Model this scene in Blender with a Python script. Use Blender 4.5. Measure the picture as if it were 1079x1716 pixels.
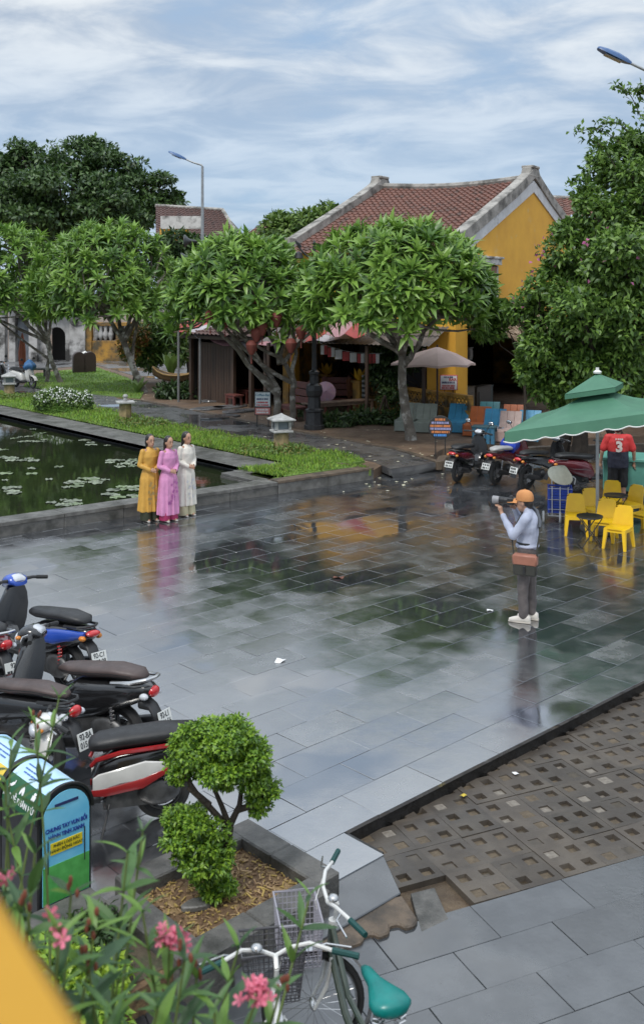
import bpy, bmesh, math, random
import numpy as np
from mathutils import Vector as V, Matrix as M, Euler
R = math.radians
random.seed(7); rs = np.random.RandomState(11)
for o in list(bpy.data.objects): bpy.data.objects.remove(o)
sc = bpy.context.scene
col = sc.collection

# ------------------------------------------------------------------ camera
CH, CF, HZ = 4.25, 1716.0, 490.0            # camera height (m), focal length in photo pixels, horizon row
cd = bpy.data.cameras.new('camera'); cam = bpy.data.objects.new('camera', cd); col.objects.link(cam)
cam.location = (0, 0, CH); cam.rotation_euler = (R(90), 0, 0)
cd.sensor_fit = 'VERTICAL'; cd.sensor_height = 36; cd.lens = 36.0
cd.shift_y = -(858 - HZ) / 1716.0
cd.clip_start = .05; cd.clip_end = 2000
cd.dof.use_dof = True; cd.dof.focus_distance = 14; cd.dof.aperture_fstop = 3.5
sc.camera = cam

def G(u, v, z=0.0):                          # photo pixel -> point on the level z
    y = CF * (CH - z) / (v - HZ)
    return V(((u - 540) / CF * y, y, z))
def AT(u, v, y):                             # photo pixel -> point at depth y
    return V(((u - 540) / CF * y, y, CH - (v - HZ) / CF * y))

# ------------------------------------------------------------------ sky, sun, exposure
w = bpy.data.worlds.new('World'); sc.world = w; w.use_nodes = True
nt = w.node_tree; nt.nodes.clear()
SUN_EL, SUN_AZ = 58, 205                     # degrees; azimuth clockwise from +Y
def nd(t, **k):
    n = nt.nodes.new(t)
    for a, b in k.items(): setattr(n, a, b)
    return n
def ln(a, b): nt.links.new(a, b)
def mth(op, a, b=None, c=None):
    n = nd('ShaderNodeMath', operation=op)
    for i, x in enumerate((a, b, c)):
        if x is None: continue
        if isinstance(x, (int, float)): n.inputs[i].default_value = x
        else: ln(x, n.inputs[i])
    return n.outputs[0]
sky = nd('ShaderNodeTexSky', sky_type='NISHITA', sun_disc=False, sun_elevation=R(SUN_EL), sun_rotation=R(SUN_AZ), air_density=1.0, dust_density=1.5, ozone_density=1.5)
tc = nd('ShaderNodeTexCoord'); sp = nd('ShaderNodeSeparateXYZ'); ln(tc.outputs['Generated'], sp.inputs[0])
zz = mth('ADD', mth('MAXIMUM', sp.outputs[2], 0.0), .16)
cx = mth('DIVIDE', sp.outputs[0], zz); cy = mth('DIVIDE', sp.outputs[1], zz)
cb = nd('ShaderNodeCombineXYZ'); ln(cx, cb.inputs[0]); ln(cy, cb.inputs[1])
def cloudnoise(scale, rot, stretch, detail, rough, dist, off):
    mp = nd('ShaderNodeMapping'); mp.inputs['Rotation'].default_value = (0, 0, R(rot)); mp.inputs['Scale'].default_value = (scale, scale * stretch, 1); mp.inputs['Location'].default_value = off
    ln(cb.outputs[0], mp.inputs[0])
    n = nd('ShaderNodeTexNoise'); n.inputs['Scale'].default_value = 1; n.inputs['Detail'].default_value = detail; n.inputs['Roughness'].default_value = rough; n.inputs['Distortion'].default_value = dist
    ln(mp.outputs[0], n.inputs[0]); return n.outputs[0]
def ramp(x, a, b, lo=0, hi=1):
    m = nd('ShaderNodeMapRange'); m.interpolation_type = 'SMOOTHSTEP'
    ln(x, m.inputs[0]); m.inputs[1].default_value = a; m.inputs[2].default_value = b; m.inputs[3].default_value = lo; m.inputs[4].default_value = hi
    return m.outputs[0]
n1 = cloudnoise(.8, 25, 1.1, 5, .52, .25, (3.1, 1.7, 0))
n2 = cloudnoise(2.9, 32, 1.25, 8, .58, .45, (.3, 7.7, 0))
n3 = cloudnoise(1.2, 15, 1.0, 4, .5, .2, (8.3, 2.2, 0))
cover = ramp(mth('ADD', mth('MULTIPLY', n1, .62), mth('MULTIPLY', n2, .38)), .22, .5)
cover = mth('MULTIPLY', cover, ramp(sp.outputs[2], .08, .3, .38, 1))
bright = ramp(mth('ADD', mth('MULTIPLY', n2, .68), mth('MULTIPLY', n3, .32)), .36, .64)
def mixc(f, a, b):
    m = nd('ShaderNodeMix', data_type='RGBA')
    if isinstance(f, float): m.inputs[0].default_value = f
    else: ln(f, m.inputs[0])
    for i, x in ((6, a), (7, b)):
        if isinstance(x, tuple): m.inputs[i].default_value = (*x, 1)
        else: ln(x, m.inputs[i])
    return m.outputs[2]
ccol = mixc(bright, (2.7, 3.25, 4.05), (5.3, 5.6, 5.85))
hi = nd('ShaderNodeVectorMath', operation='SCALE'); ln(ccol, hi.inputs[0]); ln(ramp(sp.outputs[2], .25, .8, 1.0, 2.1), hi.inputs['Scale'])
base = mixc(.8, sky.outputs[0], (2.2, 3.3, 4.75))
fin = mixc(cover, base, hi.outputs[0])
bg = nd('ShaderNodeBackground'); bg.inputs[1].default_value = .1; ln(fin, bg.inputs[0])
wo = nd('ShaderNodeOutputWorld'); ln(bg.outputs[0], wo.inputs[0])
sl = bpy.data.lights.new('sun', 'SUN'); sl.energy = 1.3; sl.angle = R(14); sl.color = (1, .96, .9)
so = bpy.data.objects.new('sun', sl); col.objects.link(so); so.location = (0, -20, 40)
a_ = R(SUN_AZ); e_ = R(SUN_EL)
so.rotation_euler = V((math.sin(a_) * math.cos(e_), math.cos(a_) * math.cos(e_), math.sin(e_))).to_track_quat('Z', 'Y').to_euler()
vs = sc.view_settings; vs.view_transform = 'Standard'; vs.look = 'None'; vs.exposure = 0.68; vs.gamma = 1; vs.use_curve_mapping = False
sc.render.engine = 'CYCLES'

# ------------------------------------------------------------------ materials
MATS = {}
def mat(name, c, rough=.6, c2=None, scale=6, bump=0, bscale=None, metal=0, rough2=None, transl=0, vary=0, coat=0, ior=1.5, detail=5, lo=.35, hi=.65, world=False, dirt=None, dscale=2.0, dlo=.5, dhi=.7, alpha=None, emit=None, stretch=None):
    if name in MATS: return MATS[name]
    m = bpy.data.materials.new(name); m.use_nodes = True; MATS[name] = m
    t = m.node_tree; b = t.nodes['Principled BSDF']; N = t.nodes.new; L = t.links.new
    b.inputs['Roughness'].default_value = rough; b.inputs['Metallic'].default_value = metal; b.inputs['IOR'].default_value = ior
    if coat: b.inputs['Coat Weight'].default_value = coat; b.inputs['Coat Roughness'].default_value = .05
    if world: src = N('ShaderNodeNewGeometry').outputs['Position']
    else: src = N('ShaderNodeTexCoord').outputs['Object']
    if stretch:
        mp = N('ShaderNodeMapping'); mp.inputs['Scale'].default_value = stretch; L(src, mp.inputs[0]); src = mp.outputs[0]
    cc = None
    def nz(s, d=detail):
        n = N('ShaderNodeTexNoise'); n.inputs['Scale'].default_value = s; n.inputs['Detail'].default_value = d; n.inputs['Roughness'].default_value = .6; L(src, n.inputs[0]); return n.outputs[0]
    def rp(x, a, bb, p=0, q=1):
        r = N('ShaderNodeMapRange'); L(x, r.inputs[0])
        for i, k in enumerate((a, bb, p, q)): r.inputs[i + 1].default_value = k
        return r.outputs[0]
    def mx(f, a, bb):
        q = N('ShaderNodeMix'); q.data_type = 'RGBA'; L(f, q.inputs[0])
        for i, x in ((6, a), (7, bb)):
            if isinstance(x, (tuple, list)): q.inputs[i].default_value = (*x, 1)
            else: L(x, q.inputs[i])
        return q.outputs[2]
    if c2 is None: c2 = tuple(x * .82 for x in c)
    f = rp(nz(scale), lo, hi); cc = mx(f, c, c2)
    if dirt: cc = mx(rp(nz(dscale, 8), dlo, dhi), cc, dirt)
    if vary:
        oi = N('ShaderNodeObjectInfo'); hs = N('ShaderNodeHueSaturation'); L(rp(oi.outputs['Random'], 0, 1, 1 - vary, 1 + vary), hs.inputs['Value']); L(cc, hs.inputs['Color']); cc = hs.outputs[0]
    L(cc, b.inputs['Base Color'])
    if rough2 is not None: L(rp(nz(scale * 1.7), .35, .65, rough, rough2), b.inputs['Roughness'])
    if bump:
        bp = N('ShaderNodeBump'); bp.inputs['Strength'].default_value = bump; bp.inputs['Distance'].default_value = .02; L(nz(bscale or scale * 4, 4), bp.inputs['Height']); L(bp.outputs[0], b.inputs['Normal'])
    if transl:
        tr = N('ShaderNodeBsdfTranslucent'); L(cc, tr.inputs[0]); ms = N('ShaderNodeMixShader'); ms.inputs[0].default_value = transl
        L(b.outputs[0], ms.inputs[1]); L(tr.outputs[0], ms.inputs[2]); L(ms.outputs[0], t.nodes['Material Output'].inputs[0])
    if alpha is not None: b.inputs['Alpha'].default_value = alpha
    if emit: b.inputs['Emission Color'].default_value = (*emit, 1); b.inputs['Emission Strength'].default_value = 1
    return m

# ------------------------------------------------------------------ mesh helpers
class MB:
    def __init__(s): s.v = []; s.f = []; s.m = []
    def add(s, vs, fs, mi=0, T=None):
        o = len(s.v); s.v += [tuple(T @ V(p)) if T is not None else tuple(p) for p in vs]
        s.f += [tuple(o + i for i in f) for f in fs]; s.m += [mi] * len(fs); return s
    def box(s, c, d, mi=0, T=None, rz=0, taper=1, rot=None):
        q = rot or (M.Rotation(rz, 3, 'Z') if rz else None); vs = []
        for z in (-.5, .5):
            k = taper if z > 0 else 1
            for x, y in ((-.5, -.5), (.5, -.5), (.5, .5), (-.5, .5)):
                p = V((x * d[0] * k, y * d[1] * k, z * d[2])); p = q @ p if q else p; vs.append(p + V(c))
        return s.add(vs, [(3, 2, 1, 0), (4, 5, 6, 7), (0, 1, 5, 4), (1, 2, 6, 5), (2, 3, 7, 6), (3, 0, 4, 7)], mi, T)
    def rings(s, rings, mi=0, T=None, cap=True, closed=False):
        n = len(rings[0]); vs = [p for r in rings for p in r]; fs = []; K = len(rings)
        for k in range(K if closed else K - 1):
            a, b = k * n, ((k + 1) % K) * n
            for i in range(n): j = (i + 1) % n; fs.append((a + i, a + j, b + j, b + i))
        if cap and not closed: fs.append(tuple(range(n - 1, -1, -1))); fs.append(tuple((K - 1) * n + i for i in range(n)))
        return s.add(vs, fs, mi, T)
    def tube(s, pts, r, n=8, mi=0, T=None, cap=True, closed=False):
        pts = [V(p) for p in pts]; K = len(pts); r = r if isinstance(r, (list, tuple)) else [r] * K
        rg = []; up = None
        for k in range(K):
            a = pts[(k - 1) % K] if (k > 0 or closed) else pts[k]; b = pts[(k + 1) % K] if (k < K - 1 or closed) else pts[k]
            d = (b - a).normalized()
            if up is None: up = d.orthogonal().normalized()
            up = up - d * up.dot(d)
            up = up.normalized() if up.length > 1e-6 else d.orthogonal().normalized()
            w_ = d.cross(up)
            rg.append([pts[k] + (up * math.cos(t) + w_ * math.sin(t)) * r[k] for t in [2 * math.pi * i / n for i in range(n)]])
        return s.rings(rg, mi, T, cap, closed)
    def lathe(s, prof, n=16, mi=0, T=None, cap=True):
        return s.rings([[V((r * math.cos(2 * math.pi * i / n), r * math.sin(2 * math.pi * i / n), z)) for i in range(n)] for r, z in prof], mi, T, cap)
    def ell(s, c, r, n=12, k=8, mi=0, T=None, rot=None):
        r = r if isinstance(r, (tuple, list)) else (r, r, r); rg = []
        for a in range(1, k):
            t = math.pi * a / k
            rg.append([V((r[0] * math.sin(t) * math.cos(2 * math.pi * i / n), r[1] * math.sin(t) * math.sin(2 * math.pi * i / n), -r[2] * math.cos(t))) for i in range(n)])
        rg = [[V((0, 0, -r[2] * .999)) + (p - V((0, 0, p.z))) * .02 for p in rg[0]]] + rg + [[V((0, 0, r[2] * .999)) + (p - V((0, 0, p.z))) * .02 for p in rg[-1]]]
        rg = [[(rot @ p if rot else p) + V(c) for p in q] for q in rg]
        return s.rings(rg, mi, T)
    def loft(s, secs, n=14, p=2.6, mi=0, T=None, ax='x'):
        rg = []
        for q in secs:
            x, y0, z0, hw, hh = q[:5]; pp = q[5] if len(q) > 5 else p; r = []
            for i in range(n):
                t = 2 * math.pi * (i + .5) / n; ct, st = math.cos(t), math.sin(t)
                a = y0 + hw * math.copysign(abs(ct) ** (2 / pp), ct); b = z0 + hh * math.copysign(abs(st) ** (2 / pp), st)
                r.append(V((x, a, b)) if ax == 'x' else (V((a, b, x)) if ax == 'z' else V((b, x, a))))
            rg.append(r)
        return s.rings(rg, mi, T)
    def prism(s, poly, z0, z1, mi=0, T=None, topmi=None):
        n = len(poly); vs = [(p[0], p[1], z0) for p in poly] + [(p[0], p[1], z1) for p in poly]
        fs = [tuple(range(n - 1, -1, -1))] + [(i, (i + 1) % n, n + (i + 1) % n, n + i) for i in range(n)]
        s.add(vs, fs, mi, T)
        o = len(s.v) - 2 * n; s.f.append(tuple(o + n + i for i in range(n))); s.m.append(mi if topmi is None else topmi); return s
    def sheet(s, pts, mi=0): return s.add(pts, [tuple(range(len(pts)))], mi)
    def mesh(s, name, mats, smooth=35, bevel=0):
        me = bpy.data.meshes.new(name); me.from_pydata(s.v, [], s.f)
        for q in (mats if isinstance(mats, (list, tuple)) else [mats]): me.materials.append(q)
        me.polygons.foreach_set('material_index', s.m)
        bm = bmesh.new(); bm.from_mesh(me); bmesh.ops.recalc_face_normals(bm, faces=bm.faces)
        if bevel:
            es = [e for e in bm.edges if len(e.link_faces) == 2 and e.calc_face_angle(0) > .6]
            bmesh.ops.bevel(bm, geom=es, offset=bevel, segments=1, affect='EDGES', profile=.5, clamp_overlap=True)
        bm.to_mesh(me); bm.free()
        if smooth:
            me.polygons.foreach_set('use_smooth', [True] * len(me.polygons)); me.set_sharp_from_angle(angle=R(smooth))
        return me
    def build(s, name, mats, parent=None, smooth=35, bevel=0, loc=None, rz=0, kind=None):
        return obj(name, s.mesh(name, mats, smooth, bevel), parent, loc, rz, kind)
def obj(name, me, parent=None, loc=None, rz=0, kind=None):
    o = bpy.data.objects.new(name, me); col.objects.link(o)
    if parent: o.parent = parent
    if loc is not None: o.location = loc
    if rz: o.rotation_euler.z = rz
    if kind: o['kind'] = kind
    return o
def tag(o, label, cat, group=None):
    o['label'] = label; o['category'] = cat
    if group: o['group'] = group
    return o
def thing(name, label, cat, loc=(0, 0, 0), rz=0, group=None, scale=1):
    o = bpy.data.objects.new(name, None); col.objects.link(o); o.location = loc; o.rotation_euler.z = rz; o.empty_display_size = .1
    if scale != 1: o.scale = (scale,) * 3
    return tag(o, label, cat, group)
def dup(o, parent=None):
    c = o.copy(); col.objects.link(c); c.parent = parent
    for ch in o.children: dup(ch, c)
    return c
def text(body, size, mt, parent, loc, rot, name='lettering', align='CENTER', depth=.001, sx=1, bold=0):
    cu = bpy.data.curves.new('t', 'FONT'); cu.body = body; cu.size = size; cu.align_x = align; cu.align_y = 'CENTER'; cu.extrude = depth; cu.offset = bold; cu.resolution_u = 3
    to = bpy.data.objects.new('t', cu); col.objects.link(to)
    dg = bpy.context.evaluated_depsgraph_get(); me = bpy.data.meshes.new_from_object(to.evaluated_get(dg))
    bpy.data.objects.remove(to); bpy.data.curves.remove(cu)
    me.materials.clear(); me.materials.append(mt)
    o = obj(name, me, parent, loc); o.rotation_euler = rot; o.scale = (sx, 1, 1); return o
def yaw(dx, dy): return math.atan2(dy, dx)
def remesh(mb, voxel, smooth=6, fac=.5):
    me = mb.mesh('tmp', MATS['skin']); o = bpy.data.objects.new('tmp', me); col.objects.link(o)
    r = o.modifiers.new('r', 'REMESH'); r.mode = 'VOXEL'; r.voxel_size = voxel
    q = o.modifiers.new('s', 'SMOOTH'); q.iterations = smooth; q.factor = fac
    dg = bpy.context.evaluated_depsgraph_get(); out = bpy.data.meshes.new_from_object(o.evaluated_get(dg))
    bpy.data.objects.remove(o); bpy.data.meshes.remove(me)
    out.polygons.foreach_set('use_smooth', [True] * len(out.polygons)); return out
# many leaves in one mesh: five points and four triangles each, folded along the midrib
def leaf_mesh(name, P, D, N, L, W, mi, mats, fold=.18, droop=.12):
    P = np.asarray(P, float); n = len(P); D = D / np.linalg.norm(D, axis=1)[:, None]
    S = np.cross(D, N); S /= np.maximum(np.linalg.norm(S, axis=1), 1e-6)[:, None]; U = np.cross(S, D)
    L = np.broadcast_to(L, n)[:, None]; W = np.broadcast_to(W, n)[:, None]
    mid = P + D * L * .5
    vv = np.stack([P, mid - S * W * .5 + U * W * fold, mid + S * W * .5 + U * W * fold, mid, P + D * L - U * L * droop], 1).reshape(-1, 3)
    b = np.arange(n)[:, None] * 5
    tr = np.concatenate([b + np.array([[0, 3, 1]]), b + np.array([[0, 2, 3]]), b + np.array([[3, 4, 1]]), b + np.array([[3, 2, 4]])], 1).reshape(-1)
    me = bpy.data.meshes.new(name); me.vertices.add(len(vv)); me.vertices.foreach_set('co', vv.ravel())
    me.loops.add(len(tr)); me.loops.foreach_set('vertex_index', tr.astype(np.int32)); k = len(tr) // 3
    me.polygons.add(k); me.polygons.foreach_set('loop_start', np.arange(k, dtype=np.int32) * 3)
    me.polygons.foreach_set('material_index', np.repeat(np.asarray(mi, np.int32), 4))
    for q in mats: me.materials.append(q)
    me.update(); me.validate(); return me
def unit(n):
    x = rs.normal(size=(n, 3)); return x / np.linalg.norm(x, axis=1)[:, None]
def clump_pts(clumps, n, shell=.55, lump=.22):
    c = np.array([q[:3] for q in clumps], float); r = np.array([q[3:6] for q in clumps], float)
    a = (r[:, 0] * r[:, 1] + r[:, 0] * r[:, 2] + r[:, 1] * r[:, 2]) ** .9; k = rs.choice(len(c), n, p=a / a.sum())
    d = unit(n); f = 1 - shell * rs.rand(n) ** 1.7
    ph = rs.rand(6, 3) * 6; lm = sum(np.sin((d * (3 + i)) @ unit(1)[0] * 2 + k * 1.7 + ph[i, 0]) for i in range(4)) / 4
    f = f * (1 + lump * lm)
    return c[k] + d * r[k] * f[:, None], d
def sub(clumps, k, f=.42, keep=.8):                     # break clumps into smaller ones on their surface
    out = [(c[0], c[1], c[2], c[3] * keep, c[4] * keep, c[5] * keep) for c in clumps]
    for c in clumps:
        for _ in range(k):
            d = V((random.gauss(0, 1), random.gauss(0, 1), random.gauss(.25, 1))).normalized(); g = f * random.uniform(.7, 1.25)
            out.append((c[0] + d.x * c[3] * .78, c[1] + d.y * c[4] * .78, c[2] + d.z * c[5] * .78, c[3] * g, c[4] * g, c[5] * g * .85))
    return out
def wrinkle(o, amp, freq):
    from mathutils import noise
    vs_ = o.data.vertices; n = len(vs_); co = np.zeros(n * 3); no = np.zeros(n * 3); vs_.foreach_get('co', co); vs_.foreach_get('normal', no)
    k = np.array([noise.noise(V((x, y, z)) * freq) + .5 * noise.noise(V((x, y, z * .45)) * freq * 2.3) for x, y, z in co.reshape(-1, 3)]) * amp
    vs_.foreach_set('co', (co.reshape(-1, 3) + no.reshape(-1, 3) * k[:, None]).ravel()); o.data.update()
def foliage(name, clumps, n, L, W, mats, parent, shell=.55, up=.5, droop=.12, lump=.22, wts=None, kind=None):
    P, d = clump_pts(clumps, n, shell, lump)
    D = d * .7 + unit(n) * .8; D[:, 2] -= .15
    N = d * .5 + unit(n) * .45; N[:, 2] += up
    mi = rs.choice(len(mats), n, p=wts)
    me = leaf_mesh(name, P, D, N, L * (.7 + .6 * rs.rand(n)), W * (.7 + .6 * rs.rand(n)), mi, mats, droop=droop)
    return obj(name, me, parent, kind=kind)

# ================================================================== THE SETTING
th = R(46.7); A = V((math.sin(th), math.cos(th), 0)); B = V((math.cos(th), -math.sin(th), 0))   # directions of the plaza paving
RZA = yaw(A.x, A.y)
HA, WB = .4008, .4352; P00 = V((-2.826, 12.41, 0))
def PJ(i, j, z=0): return P00 + A * (i * HA) + B * (j * WB) + V((0, 0, z))
th2 = R(65.5); A2 = V((math.sin(th2), math.cos(th2), 0)); N2 = V((-math.cos(th2), math.sin(th2), 0)); RZ2 = yaw(A2.x, A2.y)
def proj(p): return 540 + CF * p.x / p.y, HZ + CF * (CH - p.z) / p.y

def wet_mat(name, c1, c2, r0=.12, r1=.3, ior=1.7, bump=.15, bscale=45, spot=None, pud=(.5, .6), prough=.03, joint=None):
    m = bpy.data.materials.new(name); m.use_nodes = True; MATS[name] = m; t = m.node_tree; b = t.nodes['Principled BSDF']; N = t.nodes.new; L = t.links.new
    pos = N('ShaderNodeNewGeometry').outputs['Position']
    def nz(s, d=4, ro=.55):
        n = N('ShaderNodeTexNoise'); n.inputs['Scale'].default_value = s; n.inputs['Detail'].default_value = d; n.inputs['Roughness'].default_value = ro; L(pos, n.inputs[0]); return n.outputs[0]
    def rp(x, a, bb, p=0, q=1):
        r = N('ShaderNodeMapRange'); r.interpolation_type = 'SMOOTHSTEP'; L(x, r.inputs[0])
        for i, k in enumerate((a, bb, p, q)): r.inputs[i + 1].default_value = k
        return r.outputs[0]
    def mt(op, x, y):
        q = N('ShaderNodeMath'); q.operation = op
        for i, k in enumerate((x, y)):
            if isinstance(k, (int, float)): q.inputs[i].default_value = k
            else: L(k, q.inputs[i])
        return q.outputs[0]
    def mx(f, a, bb):
        q = N('ShaderNodeMix'); q.data_type = 'RGBA'; L(f, q.inputs[0])
        for i, x in ((6, a), (7, bb)):
            if isinstance(x, (tuple, list)): q.inputs[i].default_value = (*x, 1)
            else: L(x, q.inputs[i])
        return q.outputs[2]
    at = N('ShaderNodeAttribute'); at.attribute_name = 'rnd'; oi = N('ShaderNodeObjectInfo')
    rnd = mt('FRACT', mt('ADD', at.outputs['Fac'], oi.outputs['Random']), 0)
    cc = mx(rp(nz(3.5, 6), .35, .68), c1, c2)
    if spot: cc = mx(rp(nz(22, 6, .7), .60, .72), cc, spot)
    hs = N('ShaderNodeHueSaturation'); L(rp(rnd, 0, 1, .76, 1.24), hs.inputs['Value']); L(cc, hs.inputs['Color']); L(hs.outputs[0], b.inputs['Base Color'])
    pu = rp(nz(.42, 3), pud[0], pud[1])
    ro = rp(nz(2.2, 7, .65), .34, .66, r0, r1); ro = mt('ADD', ro, mt('MULTIPLY', rnd, .11))
    q = N('ShaderNodeMix'); L(pu, q.inputs[0]); L(ro, q.inputs[2]); q.inputs[3].default_value = prough; L(q.outputs[0], b.inputs['Roughness'])
    b.inputs['IOR'].default_value = ior
    h = mt('ADD', mt('MULTIPLY', nz(bscale, 5, .6), .6), mt('MULTIPLY', nz(6, 3), .9))
    bp = N('ShaderNodeBump'); bp.inputs['Distance'].default_value = .012; L(rp(pu, 0, 1, bump, .02), bp.inputs['Strength']); L(h, bp.inputs['Height']); L(bp.outputs[0], b.inputs['Normal'])
    return m
M_slab = wet_mat('wet_slate', (.03, .032, .036), (.046, .049, .053), r0=.08, r1=.2, ior=5.0, bump=.07, spot=(.026, .028, .03))
M_slabf = wet_mat('wet_slate_walk', (.034, .038, .043), (.052, .057, .063), r0=.22, r1=.4, ior=2.0, bump=.22, bscale=30, spot=(.025, .027, .029))
M_grout = mat('wet_grout', (.02, .02, .02), .4, (.035, .034, .032), world=True)
M_pave = wet_mat('wet_concrete_grid', (.048, .039, .031), (.075, .062, .048), r0=.3, r1=.6, ior=1.5, bump=.5, bscale=50, spot=(.055, .042, .03), pud=(.6, .7), prough=.08)
M_soil = mat('wet_soil', (.07, .045, .026), .75, (.14, .1, .06), scale=9, bump=.8, bscale=60, world=True, dirt=(.03, .022, .015), dscale=1.1)
M_dirt = mat('packed_dirt', (.11, .068, .042), .55, (.17, .115, .075), scale=2.2, bump=.6, bscale=40, world=True, dirt=(.06, .04, .026), dscale=.7, rough2=.8)
M_path = wet_mat('wet_path_stone', (.075, .075, .078), (.13, .13, .13), r0=.2, r1=.5, ior=1.6, bump=.3, bscale=20, pud=(.47, .56))
M_stone = mat('mossy_grey_stone', (.16, .155, .145), .55, (.08, .077, .07), scale=5, bump=.5, bscale=40, world=True, dirt=(.045, .043, .036), dscale=1.6, dlo=.46, dhi=.64, rough2=.3)
M_stone2 = mat('dark_wet_stone', (.075, .073, .068), .4, (.12, .115, .105), scale=7, bump=.5, bscale=50, world=True, dirt=(.03, .03, .026), dscale=3, rough2=.65)
M_brownk = mat('brown_kerb_concrete', (.12, .088, .06), .6, (.075, .056, .04), scale=6, bump=.5, bscale=45, world=True, dirt=(.04, .033, .025), dscale=3)
M_turf = mat('lawn_ground', (.09, .16, .03), .9, (.14, .23, .045), scale=1.4, bump=.8, bscale=30, world=True, dirt=(.08, .065, .03), dscale=.6, dlo=.58, dhi=.72)

def structure(o): o['kind'] = 'structure'; return o
q = 700
structure(MB().sheet([(-q, -q, -.24), (q, -q, -.24), (q, q, -.24), (-q, q, -.24)]).build('ground', M_dirt))

# ---- plaza: base with dark riser, slabs on top
def poly_ij(L): return [PJ(i, j) for i, j in L]
pz = MB()
pz.prism(poly_ij([(-40, -44), (52, -44), (52, 11.97), (-40, 11.97)]), -.3, -.016)
pz.prism(poly_ij([(-40, 11.97), (-1.9, 11.97), (-1.9, 12.9), (-40, 12.9)]), -.3, -.0165)
M_riser = mat('black_wet_riser', (.006, .006, .006), .25, (.02, .019, .018), scale=14, world=True, bump=.4)
plaza = structure(pz.build('plaza', [M_riser], smooth=0))
sb = MB().box((0, 0, -.017), (2 * HA - .006, WB - .006, .034))
slab_me = sb.mesh('slab', M_slab, smooth=0, bevel=.0013)
F0 = G(0, 900); F1 = G(627, 803); dF = (F1 - F0).normalized(); nF = V((-dF.y, dF.x, 0))
cells = []
for j in range(-44, 13):
    for i in range(-40, 52):
        if (i - j) % 2: continue
        if j >= 12 and i > -4: continue
        c = PJ(i + 1, j + .5)
        if c.y < 5.5: continue
        u, v = proj(c)
        if not (-250 < u < 1500 and v < 1600): continue
        if (c - F0).dot(nF) > .35 and c.x < F1.x + .6: continue
        if c.y > 31: continue
        px = CF * CF * CH / c.y ** 3
        vis = 0 if u < -10 or u > 1090 or (u < 230 and v > 1230) else 1
        cells.append((px * (1 if vis else .05), c))
cells.sort(key=lambda t: -t[0])
for k, (p_, c) in enumerate(cells[:300]):
    o = obj('slab', slab_me, plaza, c + V((0, 0, random.uniform(-.0012, .0012))), RZA); o.rotation_euler.x = random.gauss(0, .0045); o.rotation_euler.y = random.gauss(0, .003)
rest = MB(); rv = []
for p_, c in cells[300:]:
    rest.box(c + V((0, 0, -.0175 + random.uniform(-.0012, .0012))), (2 * HA - .006, WB - .006, .034), rot=M.Rotation(RZA, 3, 'Z') @ Euler((random.gauss(0, .0045), random.gauss(0, .003), 0)).to_matrix()); rv += [random.random()] * 8
me = bpy.data.meshes.new('slabs_far'); me.from_pydata(rest.v, [], rest.f); me.materials.append(M_slab)
me.attributes.new('rnd', 'FLOAT', 'POINT').data.foreach_set('value', rv)
obj('slabs', me, plaza, kind='stuff')
# last cut slab at the plaza corner
# ---- ramp slab, broken kerb and puddle patch below the corner
S = lambda u, v, z=0: G(u, v, z)
def slabpoly(name, pts, th_, mt, parent=None, bevel=.006, kind=None):
    mb = MB(); n = len(pts); vs = [V(p) for p in pts] + [V(p) - V((0, 0, th_)) for p in pts]
    mb.add(vs, [tuple(range(n))] + [tuple(range(2 * n - 1, n - 1, -1))] + [(i, n + i, n + (i + 1) % n, (i + 1) % n) for i in range(n)])
    return mb.build(name, mt, parent, smooth=0, bevel=bevel, kind=kind)
e0 = PJ(-1.95, 12.9); e1 = PJ(-5.6, 12.9)
r0 = G(672, 1496, -.07); r1 = r0 - A * 1.5 - B * .02
structure(slabpoly('ramp', [e1 - V((0, 0, .004)), e0 - V((0, 0, .004)), r0, V((r1.x, r1.y, -.07))], .12, M_slabf))
k0 = r0 + B * .012; kw = G(705, 1545, -.1); kd = (kw - k0); kd.z = 0; kd.normalize(); ka = A2
def kz(a_, b_, z): p = k0 + ka * a_ + kd * b_; return V((p.x, p.y, z))
structure(slabpoly('broken_kerb', [kz(-1.3, -.1, -.08), V((k0.x, k0.y, -.08)), kz(.0, .26, -.1), kz(-.05, .31, -.1), kz(-.12, .31, -.1), kz(-.15, .25, -.1), kz(-.21, .24, -.1), kz(-.25, .31, -.1), kz(-.33, .32, -.1), kz(-.36, .27, -.1), kz(-.42, .27, -.1), kz(-.46, .32, -.1), kz(-1.3, .34, -.1)], .16, M_brownk, bevel=.012))
# ---- grid pavers
bed = structure(MB().sheet([PJ(-3, 11.9, -.178), PJ(26, 11.9, -.178), PJ(26, 26, -.178), PJ(-3, 26, -.178)]).build('paver_bed', M_soil))
g = MB(); X = [-.1985, -.148, -.052, .052, .148, .1985]
for a in range(5):
    for b in range(5):
        if a in (1, 3) and b in (1, 3):
            k = .012; x0, x1, y0, y1 = X[a], X[a + 1], X[b], X[b + 1]
            t4 = [(x0, y0, 0), (x1, y0, 0), (x1, y1, 0), (x0, y1, 0)]; b4 = [(x0 + k, y0 + k, -.05), (x1 - k, y0 + k, -.05), (x1 - k, y1 - k, -.05), (x0 + k, y1 - k, -.05)]
            g.add(t4 + b4, [(i, (i + 1) % 4, 4 + (i + 1) % 4, 4 + i) for i in range(4)])
        else: g.sheet([(X[a], X[b], 0), (X[a + 1], X[b], 0), (X[a + 1], X[b + 1], 0), (X[a], X[b + 1], 0)])
c4 = [(-.1985, -.1985), (.1985, -.1985), (.1985, .1985), (-.1985, .1985)]
g.add([(*p, 0) for p in c4] + [(*p, -.05) for p in c4], [(i, 4 + i, 4 + (i + 1) % 4, (i + 1) % 4) for i in range(4)])
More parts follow.
